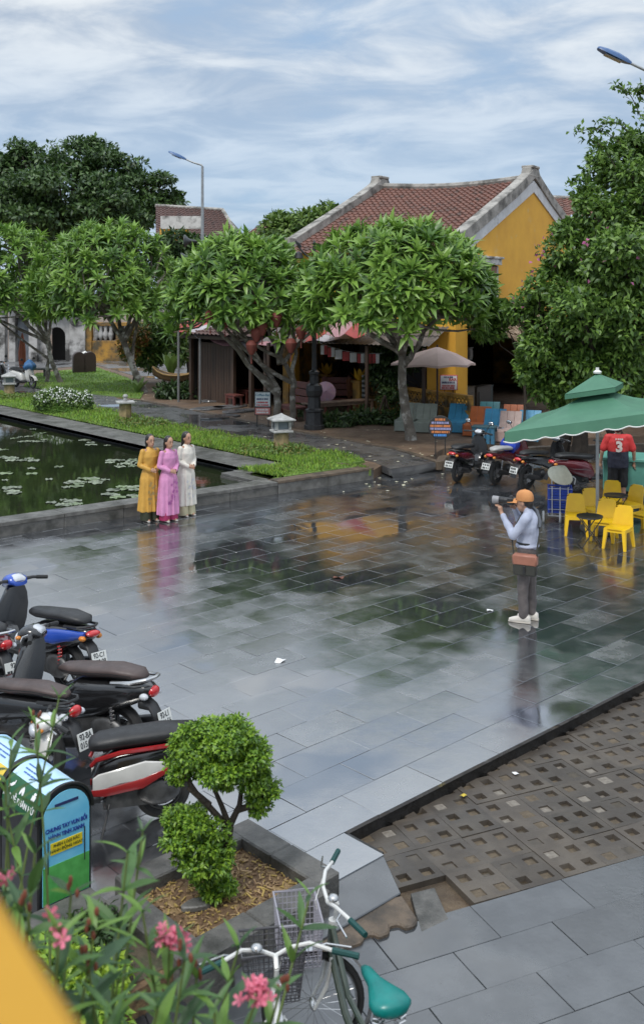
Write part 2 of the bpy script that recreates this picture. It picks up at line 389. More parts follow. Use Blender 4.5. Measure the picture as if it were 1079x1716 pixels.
gme = g.mesh('grid_paver', M_pave, smooth=0)
O2 = V((.66, 7.09, 0)) + N2 * .045 + A2 * .093
FILL = [mat('paver_hole_soil', (.12, .09, .056), .7, (.07, .052, .032), scale=20, bump=.6, world=True), mat('paver_hole_mud', (.03, .022, .014), .3, (.06, .045, .028), scale=15, world=True), mat('paver_hole_grit', (.2, .18, .15), .6, (.12, .1, .08), scale=30, world=True)]
fills = MB()
for q_ in range(0, 22):
    for i in range(-2, 26):
        c = O2 + A2 * (.4 * i + .2) + N2 * (.4 * q_ + .2)
        jj = (c - P00).dot(B) / WB
        if jj < 11.7 or (i < -1 or i < 0 and q_ < 1): continue
        ii = (c - P00).dot(A) / HA
        if ii < -1.6: continue
        u, v = proj(c)
        if u > 1560: continue
        o = obj('grid_paver', gme, bed, (c.x, c.y, -.13 + random.uniform(-.006, .002)), RZ2 + random.choice((0, 1, 2, 3)) * math.pi / 2 + random.gauss(0, .008)); o.rotation_euler.x = random.gauss(0, .006)
        for sx in (-.1, .1):
            for sy in (-.1, .1):
                h = c + A2 * sx + N2 * sy; wt = random.random(); fi = 1 if (random.random() < .22 or q_ < 1 and i > 5 and random.random() < .7) else (2 if random.random() < .18 else 0)
                d = random.uniform(-.172, -.142) if random.random() < .8 else -.136
                fills.add([h + A2 * x + N2 * y + V((0, 0, d)) for x, y in ((-.055, -.055), (.055, -.055), (.055, .055), (-.055, .055))], [(0, 1, 2, 3)], fi)
fills.build('hole_fill', FILL, bed, smooth=0, kind='stuff')
structure(slabpoly('concrete_patch', [G(688, 1497, -.128), G(728, 1487, -.128), G(752, 1540, -.128), G(706, 1562, -.128)], .05, M_stone2, bevel=.004))
# ---- front walkway of big slabs
walk = structure(MB().add([O2 + A2 * -6 + N2 * -.06 + V((0, 0, -.152)), O2 + A2 * 14 + N2 * -.06 + V((0, 0, -.152)), O2 + A2 * 14 - N2 * 4 + V((0, 0, -.152)), O2 + A2 * -6 - N2 * 4 + V((0, 0, -.152))], [(0, 1, 2, 3)]).build('front_walkway', M_grout))
ws = MB().box((0, 0, -.017), (.792, .388, .034)).mesh('slab', M_slabf, smooth=0, bevel=.003)
OB = V((.66, 7.09, 0))
for r_ in range(5):
    for k in range(-5, 13):
        c = OB + A2 * (k * .797 + (.45 if r_ % 2 == 0 else .07) + .3985) - N2 * (.392 * r_ + .198 - .042)
        if c.y < 4.5: continue
        u, v = proj(c)
        if not (60 < u < 1800 and v < 1950): continue
        o = obj('slab', ws, walk, (c.x, c.y, -.13 + random.uniform(-.0015, .0015)), RZ2); o.rotation_euler.x = random.gauss(0, .002)

# ---- garden terrace (dirt), pond, lawns, path
P1 = V((-.85, 23.8, 0)); P2 = V((-2.0, 22.95, 0)); dK = V((.646, -.763, 0)).normalized(); nK = V((dK.y * -1, dK.x, 0))   # along the far coping; nK points to the garden
P3 = P2 + dK * 1.35
FL = P1 - dK * 32
Fi = lambda t: F0 + dF * t + nF * .45
t3 = (P3 - F0).dot(dF); t1 = (F1 - F0).dot(dF)
kerb = [G(652, 792), G(735, 779), G(742, 765), G(900, 748), G(1100, 742)]
terr = [Fi(t3), Fi(t1 - .05), F1 + nF * .02, kerb[0] + V((0, .35, 0)), kerb[1] + V((-.1, .3, 0)), kerb[2], kerb[3], kerb[4], V((40, 27, 0)), V((60, 160, 0)), V((-90, 160, 0)), V((-90, 80, 0)), FL, P1, P2, P3]
structure(MB().prism(terr, -.2, .2).build('garden_terrace', M_dirt, smooth=0))
M_water = mat('pond_water', (.012, .017, .009), .03, (.02, .026, .012), scale=.6, bump=.05, bscale=3.5, world=True, ior=1.4)
structure(MB().sheet([p + V((0, 0, .15)) for p in (Fi(-9), Fi(t3), P3, P2, P1, FL, V((-34, 44, 0)), V((-30, 10, 0)))]).build('pond_water', M_water, smooth=0))
# coping walls, stone by stone
def stonewall(name, label, p, q, wid, z0, z1, L, mt, cap=None, capm=None, over=.02):
    d = q - p; n = max(1, round(d.length / L)); t = thing(name, label, 'wall', ((p + q) / 2)); step = d.length / n; dn = d.normalized(); s_ = V((-dn.y, dn.x, 0)); rz = yaw(dn.x, dn.y)
    for k in range(n):
        c = dn * (step * (k + .5) - d.length / 2) + s_ * wid / 2
        top = z1 - (cap or 0)
        MB().box((0, 0, 0), (step - .008, wid - .02, top - z0)).build('stone', mt, t, smooth=0, bevel=.006, loc=c + V((0, random.uniform(-.004, .004), (top + z0) / 2)), rz=rz)
        if cap: MB().box((0, 0, 0), (step - .006, wid + over, cap)).build('coping', capm or mt, t, smooth=0, bevel=.008, loc=c + V((0, 0, z1 - cap / 2 + random.uniform(-.002, .003))), rz=rz)
    return t
stonewall('pond_wall', 'low grey stone pond wall behind the three women', F0 - dF * 4.8, F0 + dF * (t3 - .05), .45, -.1, .25, 1.15, M_stone2, .075, M_stone)
stonewall('lawn_wall', 'low stained stone wall holding the lawn end by the wet plaza', F0 + dF * (t3 - .04), F1, .3, -.1, .27, 1.2, M_stone, .06, M_brownk)
stonewall('pond_edging', 'long dark stone edging along the far side of the pond', FL + dK * 3, P1 + dK * .3, -1.05, -.05, .262, 1.4, M_stone2, .06, M_stone)
stonewall('pond_edging', 'short dark edging at the notched pond corner, upper step', P2, P1 + (P2 - P1).normalized() * .02, -.5, -.05, .262, .8, M_stone2, .06, M_stone)
stonewall('pond_edging', 'short dark edging at the notched pond corner, lower step by the plaza wall', P2 + dK * .05, P3, -.36, -.05, .256, .8, M_stone2, .06, M_stone)
# lawn end return walls
q1 = F1 + nF * .0
stonewall('lawn_kerb', 'brown stone kerb closing the lawn end beside the path', F1 + nF * .3, F1 + nF * 1.1 - dF * .2, .16, -.1, .268, .9, M_brownk)
def zpts(L, z): return [G(u, v, z) for u, v in L]
lawn_px = [(-260, 640), (0, 655), (120, 672), (236, 698), (385, 729), (470, 744), (585, 765), (612, 772), (585, 777), (622, 786)]
lawn1 = [p for p in zpts(lawn_px, .25)] + [Fi(t1 - .4) , Fi(t3) + V((.1, .1, 0)), P3 - nK * -.1 + V((.2, .1, 0)), P2 + nK * .1, P1 + nK * .12 - (P2 - P1) * .05, P1 - dK * 1 + nK * .02, FL + nK * .02]
for p in lawn1: p.z = 0
structure(MB().prism(lawn1, .1, .252).build('lawn', M_turf, smooth=0))
path_px_n = [(-260, 641), (0, 655.5), (120, 672.5), (236, 698.5), (385, 729.5), (470, 744.5), (585, 765.5), (628, 774), (655, 786)]
path_px_f = [(737, 774), (665, 752), (450, 712), (340, 690), (239, 671), (120, 655), (0, 640), (-260, 628)]
pathp = zpts(path_px_n, .21) + zpts(path_px_f, .21)
for p in pathp: p.z = 0
structure(MB().prism(pathp, .05, .212).build('garden_path', M_path, smooth=0))
ra = [G(655, 787, .21), G(737, 774.5, .21), G(742, 785), G(662, 800)]
structure(slabpoly('path_ramp', [ra[0], ra[1], ra[2] + V((0, 0, .005)), ra[3] + V((0, 0, .005))], .1, M_path, bevel=.004))
def kerbrun(name, label, px, z, wid, h, mt, L=1.0):
    t = thing(name, label, 'kerb', G(px[0][0], px[0][1], 0)); base = t.location.copy()
    for a, b in zip(px, px[1:]):
        p = G(*a, z); q = G(*b, z); p.z = q.z = 0; d = q - p; n = max(1, round(d.length / L)); dn = d.normalized()
        for k in range(n):
            c = p + d * ((k + .5) / n) - base
            MB().box((0, 0, 0), (d.length / n - .01, wid, h)).build('stone', mt, t, smooth=0, bevel=.008, loc=(c.x, c.y, z - h / 2 + random.uniform(-.006, .006)), rz=yaw(dn.x, dn.y) + random.gauss(0, .006))
kerbrun('path_kerb', 'thin stone kerb between the lawn and the garden path', [(-60, 651), (120, 672), (236, 698), (385, 729), (470, 744), (585, 765)], .275, .12, .2, M_brownk)
kerbrun('path_kerb', 'brown kerb between the garden path and the dirt under the trees', [(239, 670), (340, 689), (450, 711), (665, 751), (737, 773)], .25, .14, .2, M_brownk)
kerbrun('plaza_kerb', 'brown kerb at the edge of the dirt behind the parked motorbikes', [(738, 772), (742, 764), (900, 748), (1100, 742)], .24, .2, .4, M_brownk)
lawn2 = [G(u, v, .22) for u, v in [(40, 648), (150, 660), (236, 668), (246, 650), (215, 634), (163, 616), (95, 622), (55, 628)]]
for p in lawn2: p.z = 0
structure(MB().prism(lawn2, .1, .232).build('upper_lawn', M_turf, smooth=0))
struct_pave = [G(u, v, .22) for u, v in [(-200, 636), (40, 640), (60, 618), (165, 612), (235, 632), (330, 640), (330, 606), (-200, 600)]]
structure(MB().prism([V((p.x, p.y, 0)) for p in struct_pave], .1, .225).build('gate_forecourt', M_path, smooth=0))
# grass blades
def inpoly(x, y, P):
    c = False; n = len(P)
    for i in range(n):
        a, b = P[i], P[(i + 1) % n]
        if (a.y > y) != (b.y > y) and x < (b.x - a.x) * (y - a.y) / (b.y - a.y) + a.x: c = not c
    return c
M_blade = [mat('grass_blade', (.21, .36, .04), .6, (.3, .45, .06), world=True, transl=.3), mat('grass_blade_dark', (.09, .19, .03), .6, (.14, .25, .04), world=True, transl=.3), mat('grass_blade_dry', (.2, .19, .06), .7, (.13, .13, .04), world=True, transl=.2)]
def grass(name, label, poly, z, n, h, wts):
    xs = [p.x for p in poly]; ys = [p.y for p in poly]; P = []; k = 0
    y0, y1 = max(min(ys), 18), min(max(ys), 58); x0, x1 = max(min(xs), -19), max(xs)
    while len(P) < n and k < n * 12:
        k += 1; y = 1 / (1 / y0 + random.random() * (1 / y1 - 1 / y0)); x = random.uniform(x0, x1)
        if abs(x / y) < .36 and inpoly(x, y, poly): P.append((x, y, z))
    n = len(P); D = unit(n) * .45; D[:, 2] = 1; N = unit(n); hh = h * (.5 + rs.rand(n)) * (1 + .6 * np.sin(np.array(P)[:, 0] * 3) * np.sin(np.array(P)[:, 1] * 2.3))
    o = obj(name, leaf_mesh(name, P, D, N, hh, .022, rs.choice(3, n, p=wts), M_blade, droop=.25)); o['kind'] = 'stuff'; o['label'] = label; o['category'] = 'grass'; return o
grass('grass', 'bright green lawn grass around the pond', lawn1, .25, 26000, .09, [.55, .35, .1])
grass('grass', 'mown grass under the left frangipani trees', lawn2, .23, 7000, .07, [.5, .35, .15])
# lily pads
M_pad = [mat('lily_pad', (.13, .16, .1), .3, (.2, .22, .16), scale=5, vary=.35), mat('lily_pad_dark', (.09, .13, .06), .3, (.15, .19, .09), scale=5, vary=.3)]
pm = []
for q_ in range(2):
    for k in range(3):
        mb = MB(); n = 14; a0 = .25 + .1 * k
        vs_ = [(0, 0, .006)] + [(math.cos(a0 + (6.283 - 2 * a0) * i / n) * (1 + .05 * math.sin(5 * i + k)), math.sin(a0 + (6.283 - 2 * a0) * i / n), .008 + .01 * math.sin(2 * i + k)) for i in range(n + 1)]
        mb.add(vs_, [(0, i, i + 1) for i in range(1, n + 1)]); mb.add([(x, y, z - .006) for x, y, z in vs_], [(0, i + 1, i) for i in range(1, n + 1)])
        pm.append(mb.mesh('lily_pad', M_pad[q_], smooth=0))
CL = [((75, 318), 75, 9, 13, 'in the raft at the left edge of the photo, mid pond'), ((110, 235), 75, 12, 11, 'in the second raft from the far side on the left'), ((15, 280), 25, 6, 4, 'beside the left edge above the mid raft'), ((420, 250), 75, 14, 7, 'spread out before the far edging right of centre'), ((255, 195), 120, 22, 18, 'in the long raft below the far edging'), ((510, 335), 72, 16, 15, 'in the raft just left of the women'), ((360, 408), 78, 13, 12, 'in the row at mid pond in front of the women'), ((38, 445), 36, 14, 7, 'in the small group near the left front'), ((262, 497), 58, 12, 11, 'in the raft close to the near pond wall'), ((510, 455), 75, 24, 14, 'in the group beside the yellow dress'), ((25, 150), 60, 14, 8, 'in the far left corner of the pond'), ((200, 400), 180, 60, 10, 'lying alone on the open water')]
for (cx_, cy_), hw, hh, n, where in CL:
    for k in range(n):
        u = (cx_ + random.uniform(-1, 1) * hw) * .4078; v = 640 + (cy_ + random.uniform(-1, 1) * hh) * .4078
        p = G(u, v, .15)
        if (p - F0).dot(nF) < .7 or (p - P1).dot(nK) > -1.3: continue
        o = tag(obj('lily_pad', random.choice(pm[:3] if random.random() < .8 else pm[3:]), None, (p.x, p.y, .1505 + .004 * random.random()), random.uniform(0, 6)), 'round pale lily pad ' + where, 'lily pad', 'lily pads on the pond'); o.scale = (random.uniform(.07, .17),) * 2 + (1,)

# ================================================================== TREES AND PLANTS
def leafset(pfx, cols, rough=.45, tr=.28): return [mat(pfx + '_leaf_%s' % k, c, rough, tuple(x * 1.25 for x in c), scale=3, world=True, transl=tr) for k, c in zip(('bright', 'mid', 'dark'), cols)]
L_fr = leafset('frangipani', [(.19, .32, .055), (.125, .235, .04), (.07, .145, .03)], .38)
L_big = leafset('shade_tree', [(.075, .135, .035), (.045, .09, .025), (.026, .056, .018)])
L_bou = leafset('bougainvillea', [(.14, .24, .04), (.085, .16, .03), (.045, .095, .02)])
L_bg = leafset('background_tree', [(.14, .22, .045), (.09, .16, .035), (.05, .1, .025)])
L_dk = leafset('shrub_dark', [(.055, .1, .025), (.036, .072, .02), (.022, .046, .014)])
M_bark = mat('pale_lichen_bark', (.2, .175, .145), .8, (.1, .085, .068), scale=5, bump=.8, bscale=25, dirt=(.42, .4, .36), dscale=3, dlo=.52, dhi=.62)
M_bark2 = mat('dark_bark', (.06, .045, .033), .85, (.035, .027, .02), scale=7, bump=.8)
M_petal = mat('frangipani_petal', (.75, .7, .45), .5, (.8, .78, .65))
def curve(p, q, bend, n=6, jit=.0):
    p, q, bend = V(p), V(q), V(bend); return [p.lerp(q, t) + bend * math.sin(math.pi * t) + V((random.gauss(0, jit), random.gauss(0, jit), 0)) * (0 < t < 1) for t in [i / n for i in range(n + 1)]]
def rosettes(tips, axes, nl, L, W, mats, name, parent, wts):
    P = []; D = []; N = []; LL = []
    mi = []
    for p, a in zip(tips, axes):
        a = V(a).normalized(); e1 = a.orthogonal().normalized(); e2 = a.cross(e1); k = random.randint(nl - 3, nl + 3); tone = rs.choice(3, p=wts)
        for i in range(k):
            t = 2.4 * i + random.random() * .5; el = R(10 + 88 * (i / k) + random.uniform(-8, 8))     # inner leaves stand, outer ones spread
            out = e1 * math.cos(t) + e2 * math.sin(t); d = a * math.cos(el) + out * math.sin(el); nn = a * math.sin(el) - out * math.cos(el)
            P.append(V(p) - a * random.uniform(0, .08) + out * .015); D.append(d); N.append(nn); LL.append(L * random.uniform(.7, 1.15)); mi.append(min(2, max(0, tone + (random.random() < .2) - (random.random() < .2))))
    me = leaf_mesh(name, np.array([tuple(x) for x in P]), np.array([tuple(x) for x in D]), np.array([tuple(x) for x in N]), np.array(LL), np.array(LL) * W, mi, mats, fold=.16, droop=.28)
    return obj(name, me, parent)
def frangipani(label, base, cen, rad, zlo, stems, ntip, forks, flowers=25, L=.46):
    base = V(base); t = thing('frangipani_tree', label, 'tree', base, group='frangipani trees round the pond'); cen = V(cen) - base; lo = zlo - base.z
    mb = MB(); ends = []
    for foot, fork, r in stems:                         # each stem: foot, fork point, radius
        f = V(foot); k = V(fork); pts = curve(f, k, (random.uniform(-.12, .12), random.uniform(-.1, .1), 0), 6, .02)
        mb.tube(pts, [r * (1.25 if i == 0 else 1 - .05 * i) for i in range(7)], 9)
        for _ in range(forks):
            a = random.uniform(0, 6.283); rr = random.uniform(.35, .8); e = V((cen.x + rad[0] * rr * math.cos(a), cen.y + rad[1] * rr * math.sin(a), lo + random.uniform(.1, .7)))
            pts = curve(k, e, (0, 0, -.15 + random.uniform(-.1, .1)), 5, .04); mb.tube(pts, [r * .68 * (1 - .1 * i) for i in range(6)], 7); ends.append(pts[-1])
            ends.append(pts[3])
    tips = []; axes = []
    H = cen.z + rad[2] - lo
    lob = [(random.uniform(0, 6.28), random.uniform(2, 4), random.uniform(0, 6)) for _ in range(4)]
    for i in range(ntip):
        a = random.uniform(0, 6.283); ph = math.acos(random.uniform(-.42, 1)); k = 1 + .1 * sum(math.sin(m_ * a + p_) * math.sin(ph * 2 + q_) for p_, m_, q_ in lob) / 2
        inn = 1 if random.random() < .7 else random.uniform(.5, .95)
        d = V((math.sin(ph) * math.cos(a), math.sin(ph) * math.sin(a), math.cos(ph)))
        p = cen + V((d.x * rad[0], d.y * rad[1], d.z * rad[2])) * (k * inn + random.gauss(0, .03))
        if p.z < lo + .1: p.z = lo + random.uniform(-.15, .5)
        rxy = min(1.2, math.hypot((p.x - cen.x) / rad[0], (p.y - cen.y) / rad[1])); p.z -= .3 * rxy ** 3 * random.random()
        tips.append(p); axes.append(d * .75 + V((0, 0, .55)) + V((random.gauss(0, .22), random.gauss(0, .22), random.gauss(0, .12))))
    for p, ax in zip(tips, axes):
        e = min(ends, key=lambda q_: (q_ - p).length + random.uniform(0, .6))
        if random.random() < .3: mb.tube(curve(e, p, (0, 0, -.12), 3, .03), [.045, .036, .03, .022], 5)
    mb.build('trunk', M_bark, t)
    rosettes(tips, axes, 14, L, .27, L_fr, 'crown', t, [.42, .38, .2])
    fl = MB()
    for i in rs.choice(len(tips), flowers):
        for _ in range(3):
            c = tips[i] + axes[i].normalized() * .2 + V((random.gauss(0, .06), random.gauss(0, .06), random.gauss(0, .04)))
            for k in range(5):
                a = k * 1.2566; fl.add([c, c + V((.05 * math.cos(a - .3), .05 * math.sin(a - .3), .01)), c + V((.075 * math.cos(a), .075 * math.sin(a), .02)), c + V((.05 * math.cos(a + .3), .05 * math.sin(a + .3), .01))], [(0, 1, 2, 3)])
    fl.build('blossoms', M_petal, t, smooth=0, kind='stuff')
    return t
b3 = G(467, 716, .2); b4 = G(690, 737, .2); b2 = G(243, 657, .2); b1 = G(105, 642, .2)
frangipani('broad frangipani tree with lichen trunk before the yellow gable', b4, AT(663, 492, 27.9), (2.4, 2.3, 1.8), AT(0, 536, 27.8).z, [((0, 0, -.1), (-.25, .1, 2.35), .15), ((-.2, .1, 2.0), (-.75, .2, 3.0), .09), ((-.2, .1, 2.1), (.35, .1, 3.0), .09)], 560, 4, 45)
frangipani('forked frangipani tree hung with red lanterns beside the black lamp post', b3, AT(408, 500, 30.6), (2.1, 2.0, 1.75), AT(0, 540, 30.5).z, [((0, 0, -.1), (.0, 0, 1.1), .14), ((.0, 0, 1.0), (-1.35, .2, 2.6), .1), ((.35, .1, -.1), (.45, .1, 1.3), .11), ((.45, .1, 1.2), (.05, 0, 2.1), .09), ((.1, 0, 1.9), (1.1, .2, 3.0), .07), ((.05, 0, 1.9), (-.4, .1, 3.1), .08)], 430, 2, 25)
frangipani('frangipani tree with slanting trunk beside the boat planter', b2, AT(178, 485, 41.7), (2.75, 2.4, 2.5), AT(0, 532, 41.6).z, [((0, 0, -.1), (-.9, 0, 2.2), .16), ((-.8, 0, 2.0), (-1.9, .1, 3.6), .1), ((-.9, 0, 2.0), (-.1, .1, 3.6), .1), ((-.5, .0, 1.2), (-.2, .1, 3.3), .07)], 560, 3, 25)
frangipani('frangipani tree with crossed thin trunks at the left edge', b1, AT(12, 480, 45.8), (2.75, 2.4, 2.5), AT(0, 522, 45.7).z, [((0, 0, -.1), (-.7, 0, 1.9), .12), ((-.6, 0, 1.8), (-2.3, 0, 3.4), .09), ((-.75, .3, -.1), (-.55, .2, 1.6), .09), ((-.6, .1, 1.5), (-1.0, .1, 3.9), .08), ((-.5, .1, 1.0), (-3.0, .1, 2.9), .06)], 520, 3, 20)

def broadtree(name, label, base, clumps, n, L, W, mats, r, cat='tree', group=None, bark=M_bark2, shell=.5, wts=(.4, .38, .22), lump=.25, trunks=None, up=.55, parent_loc=True):
    base = V(base); t = thing(name, label, cat, base, group=group); mb = MB()
    cl = [(c[0] - base.x, c[1] - base.y, c[2] - base.z, *c[3:]) for c in clumps]
    low = min(c[2] for c in cl); zt = max(.5, low * .75)
    feet = trunks or [(0, 0)]
    for fx, fy in feet: mb.tube(curve((fx, fy, -.15), (fx * .6, fy * .6, zt), (.1, .1, 0), 5), [r * 1.3, r * 1.05, r, r * .95, r * .9, r * .8], 10)
    for c in cl:
        fx, fy = random.choice(feet); mb.tube(curve((fx * .6, fy * .6, zt * .93), (c[0], c[1], c[2]), (0, 0, -.1 * c[3]), 5, .04), [r * .6, r * .5, r * .4, r * .3, r * .2, r * .1], 6)
    mb.build('trunk' if r > .05 else 'stem', bark, t)
    foliage('crown' if r > .05 else 'foliage', cl, n, L, W, mats, t, shell=shell, wts=list(wts), lump=lump, up=up)
    return t
def clumps_px(L, y, depth=1.0):                        # (u, v, half width px, half height px) at depth y
    out = []
    for q in L:
        u, v, a, b = q[:4]; yy = y + (q[4] if len(q) > 4 else 0); p = AT(u, v, yy); k = yy / CF; out.append((p.x, p.y, p.z, a * k, a * k * depth, b * k))
    return out
# big shade tree on the left, layered
cl = clumps_px([(130, 262, 62, 30, 0), (60, 275, 60, 28, 2), (190, 285, 55, 26, 1), (-10, 290, 55, 40, 0), (110, 315, 90, 35, -3), (230, 315, 50, 22, 0), (25, 335, 70, 35, -4), (180, 345, 75, 30, -3), (262, 345, 42, 18, 0), (90, 370, 90, 30, -4), (200, 378, 60, 24, -2), (-30, 365, 60, 40, -2), (290, 330, 22, 9, 1), (150, 245, 22, 14, 0), (40, 252, 30, 16, 1), (275, 300, 24, 10, 0)], 100)
broadtree('shade_tree', 'big dark green shade tree rising behind the left frangipanis', V((-25, 100, .2)), sub(cl, 7, .4), 30000, .56, .27, L_big, .45, shell=.5, wts=(.35, .4, .25), lump=.4)
# trees behind the roofs
broadtree('garden_tree', 'light green tree between the two tiled roofs', V((-2.9, 66, .2)), clumps_px([(480, 382, 42, 20), (520, 372, 36, 20), (560, 366, 34, 16), (500, 395, 46, 18), (600, 352, 16, 14), (550, 350, 12, 10), (575, 385, 40, 18), (465, 366, 12, 8), (622, 345, 10, 10), (610, 370, 22, 16)], 64), 6500, .42, .2, L_bg, .25, wts=(.5, .35, .15), lump=.35)
broadtree('garden_tree', 'dark leafy tree below the far tiled roof beside the street lamp', V((-8, 57, .2)), clumps_px([(300, 408, 34, 20), (345, 418, 30, 18), (285, 430, 30, 22), (330, 445, 40, 22), (380, 425, 26, 16)], 56), 4200, .36, .18, L_dk, .2)
broadtree('garden_tree', 'shaded leafy tree behind the awning posts', V((-6.2, 47, .2)), clumps_px([(255, 560, 36, 26), (290, 585, 32, 24), (250, 590, 26, 26), (300, 545, 30, 20)], 46), 3600, .3, .12, L_bg, .1, wts=(.3, .4, .3))
# right hand mass: bougainvillea tree
cl = clumps_px([(1050, 280, 60, 50, 1), (1085, 330, 70, 70, 0), (1010, 365, 62, 44, -.3), (960, 420, 62, 42, 0), (1030, 440, 80, 60, -1), (925, 480, 52, 42, .3), (990, 520, 75, 60, -1), (1065, 540, 70, 70, -1.2), (920, 560, 55, 48, .2), (960, 610, 62, 50, 0), (1030, 620, 70, 55, -.5), (905, 620, 34, 44, .4), (1090, 640, 50, 50, 0), (1060, 240, 32, 26, 1), (880, 510, 30, 24, .5), (890, 585, 24, 40, .6), (1110, 450, 70, 90, 0), (985, 330, 26, 16, .2), (945, 655, 30, 32, .3)], 24.5)
tb = broadtree('bougainvillea_tree', 'huge bougainvillea tree overhanging the shops on the right', V((6.3, 25.3, .2)), sub(cl, 6, .4), 44000, .17, .08, L_bou, .2, trunks=[(0, 0), (1.2, .3), (-.4, .4)], shell=.42, wts=(.42, .38, .2), lump=.35)
P, d = clump_pts([(c[0] - 6.3, c[1] - 25.3, c[2] - .2, c[3] * 1.04, c[4] * 1.04, c[5] * 1.04) for c in cl[3:6] + cl[14:15]], 90, .05)
obj('blossoms', leaf_mesh('blossoms', P, unit(90), unit(90), .11, .09, np.zeros(90, int), [mat('magenta_bract', (.45, .1, .27), .6, (.55, .2, .36), transl=.3)]), tb, kind='stuff')
# arching sprays above the crown
sp_ = MB(); PP = []; 
for a, b in (((1050, 250), (965, 222)), ((1060, 230), (1000, 215)), ((1075, 200), (1030, 145)), ((1085, 190), (1070, 150)), ((1000, 330), (952, 312)), ((1040, 300), (985, 235))):
    p, q = AT(*a, 24.5), AT(*b, 24.5); c = [x - V((6.3, 25.3, .2)) for x in curve(p, q, (0, 0, .25), 8)]; sp_.tube(c, .012, 4)
    for x in c: PP += [x + V((random.gauss(0, .06), random.gauss(0, .06), random.gauss(0, .06))) for _ in range(9)]
sp_.build('spray', M_bark2, tb); n = len(PP)
obj('spray_leaves', leaf_mesh('spray_leaves', np.array([tuple(x) for x in PP]), unit(n), unit(n) + [0, 0, .6], .16, .08, rs.choice(3, n), L_bou), tb, kind='stuff')
# creeper on the gable
broadtree('creeper', 'pink flowering creeper climbing below the gable window', V((5.5, 28.2, .2)), clumps_px([(845, 530, 30, 12), (820, 555, 30, 14), (870, 520, 26, 12), (835, 515, 18, 10)], 28), 2600, .16, .09, L_bou, .04, cat='creeper', shell=.8)
# shaded shrubs under the trees
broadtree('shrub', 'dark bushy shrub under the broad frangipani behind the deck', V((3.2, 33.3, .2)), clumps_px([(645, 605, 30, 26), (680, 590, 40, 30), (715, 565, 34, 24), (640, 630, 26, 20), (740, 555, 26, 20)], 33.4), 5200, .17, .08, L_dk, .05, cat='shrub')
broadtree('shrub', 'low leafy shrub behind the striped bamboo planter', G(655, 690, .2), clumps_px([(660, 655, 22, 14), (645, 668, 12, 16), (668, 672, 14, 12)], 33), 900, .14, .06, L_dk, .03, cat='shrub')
# low plants beside the black lamp post and the bench
for k, (u, v, a, b, n, lab) in enumerate([(560, 705, 34, 12, 700, 'low leafy plants at the foot of the black lamp post'), (610, 700, 30, 13, 650, 'low leafy plants in front of the long wooden bench'), (655, 702, 24, 12, 450, 'low leafy plants beside the tripod stand'), (510, 690, 18, 10, 300, 'small plants between forked trunk and black lamp post')]):
    g0 = G(u, v + b * .8, .2); foliage_t = thing('ground_plant', lab, 'plant', g0); p = AT(u, v, g0.y); k_ = g0.y / CF
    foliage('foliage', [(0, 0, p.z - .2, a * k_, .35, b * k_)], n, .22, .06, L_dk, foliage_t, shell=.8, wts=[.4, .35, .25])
# white flowering bush on the lawn
g0 = G(107, 690, .25); t = thing('flower_bush', 'round clipped bush covered in white flowers on the pond lawn', 'bush', g0)
cl = [(dx * .022, 0, .33 + dz, .42, .42, .36) for dx, dz in ((-26, .03), (-8, .08), (10, .02), (26, -.02))]
foliage('foliage', cl, 4200, .11, .06, L_bg, t, shell=.45)
P, d = clump_pts([(c[0], c[1], c[2] + .03, c[3] * 1.02, c[4] * 1.02, c[5] * 1.02) for c in cl], 1500, .04); k = d[:, 2] > -.1
obj('flowers', leaf_mesh('flowers', P[k], unit(k.sum()) * .6 + [0, 0, .2], d[k] + [0, 0, .5], .06, .05, np.zeros(k.sum(), int), [mat('white_petal', (.75, .78, .72), .6)]), t, kind='stuff')
foliage('skirt', [(.1, -.25, .1, .75, .35, .16)], 1500, .2, .02, [M_blade[1]], t, shell=.7)
# low hedge of clipped groundcover round the right stone lantern, and left one
for lab, u, v, hw in (('low clipped groundcover ring round the nearest stone lantern', 460, 760, 55), ('low clipped groundcover in front of the headless lantern post', 238, 713, 40), ('low clipped groundcover round the far left lantern', 45, 668, 60)):
    g0 = G(u, v, .25); t = thing('groundcover', lab, 'groundcover', g0); k_ = g0.y / CF
    foliage('foliage', [(dx * hw * k_, .12 * math.sin(dx * 5), .06, hw * k_ * .4, .55, .13) for dx in (-.7, -.25, .2, .65)], 2600, .09, .04, [L_bg[0], L_bg[1], mat('ochre_leaf', (.2, .18, .04), .6, transl=.2)], t, shell=.7, wts=[.4, .35, .25])
# plants round the boat planter
def bladeplant(name, label, base, n, L, W, mt, lean=.35, cat='plant', up0=.0, stem=None):
    t = thing(name, label, cat, base)
    for k in range(n):
        a = k * 2.4 + random.random() * .4; mb = MB(); le = lean * random.uniform(.6, 1.3); l = L * random.uniform(.75, 1.1); c = []
        for s_ in range(7):
            u = s_ / 6; x = l * (le * u + le * .5 * u * u); z = up0 + l * (u - .25 * le * u * u); wv = W * math.sin(math.pi * min(1, .12 + .88 * u)) ** .8 + .004
            c.append((V((x, -wv, z + wv * .3)), V((x, 0, z)), V((x, wv, z + wv * .3))))
        vs_ = [p for r_ in c for p in r_]; mb.add(vs_, [(3 * i + j, 3 * i + j + 1, 3 * i + j + 4, 3 * i + j + 3) for i in range(6) for j in (0, 1)])
        mb.build('leaf', mt, t, rz=a)
    if stem: MB().tube([(0, 0, -.05), (0, 0, up0 + .1)], [stem, stem * .7], 8).build('stem', M_bark2, t)
    return t
M_ban = mat('banana_leaf', (.2, .3, .07), .4, (.15, .24, .05), transl=.35)
bladeplant('banana_plant', 'young banana plant with broad pale leaves behind the boat planter', G(288, 652, .2), 8, 1.15, .15, M_ban, .38, up0=.5, stem=.08)
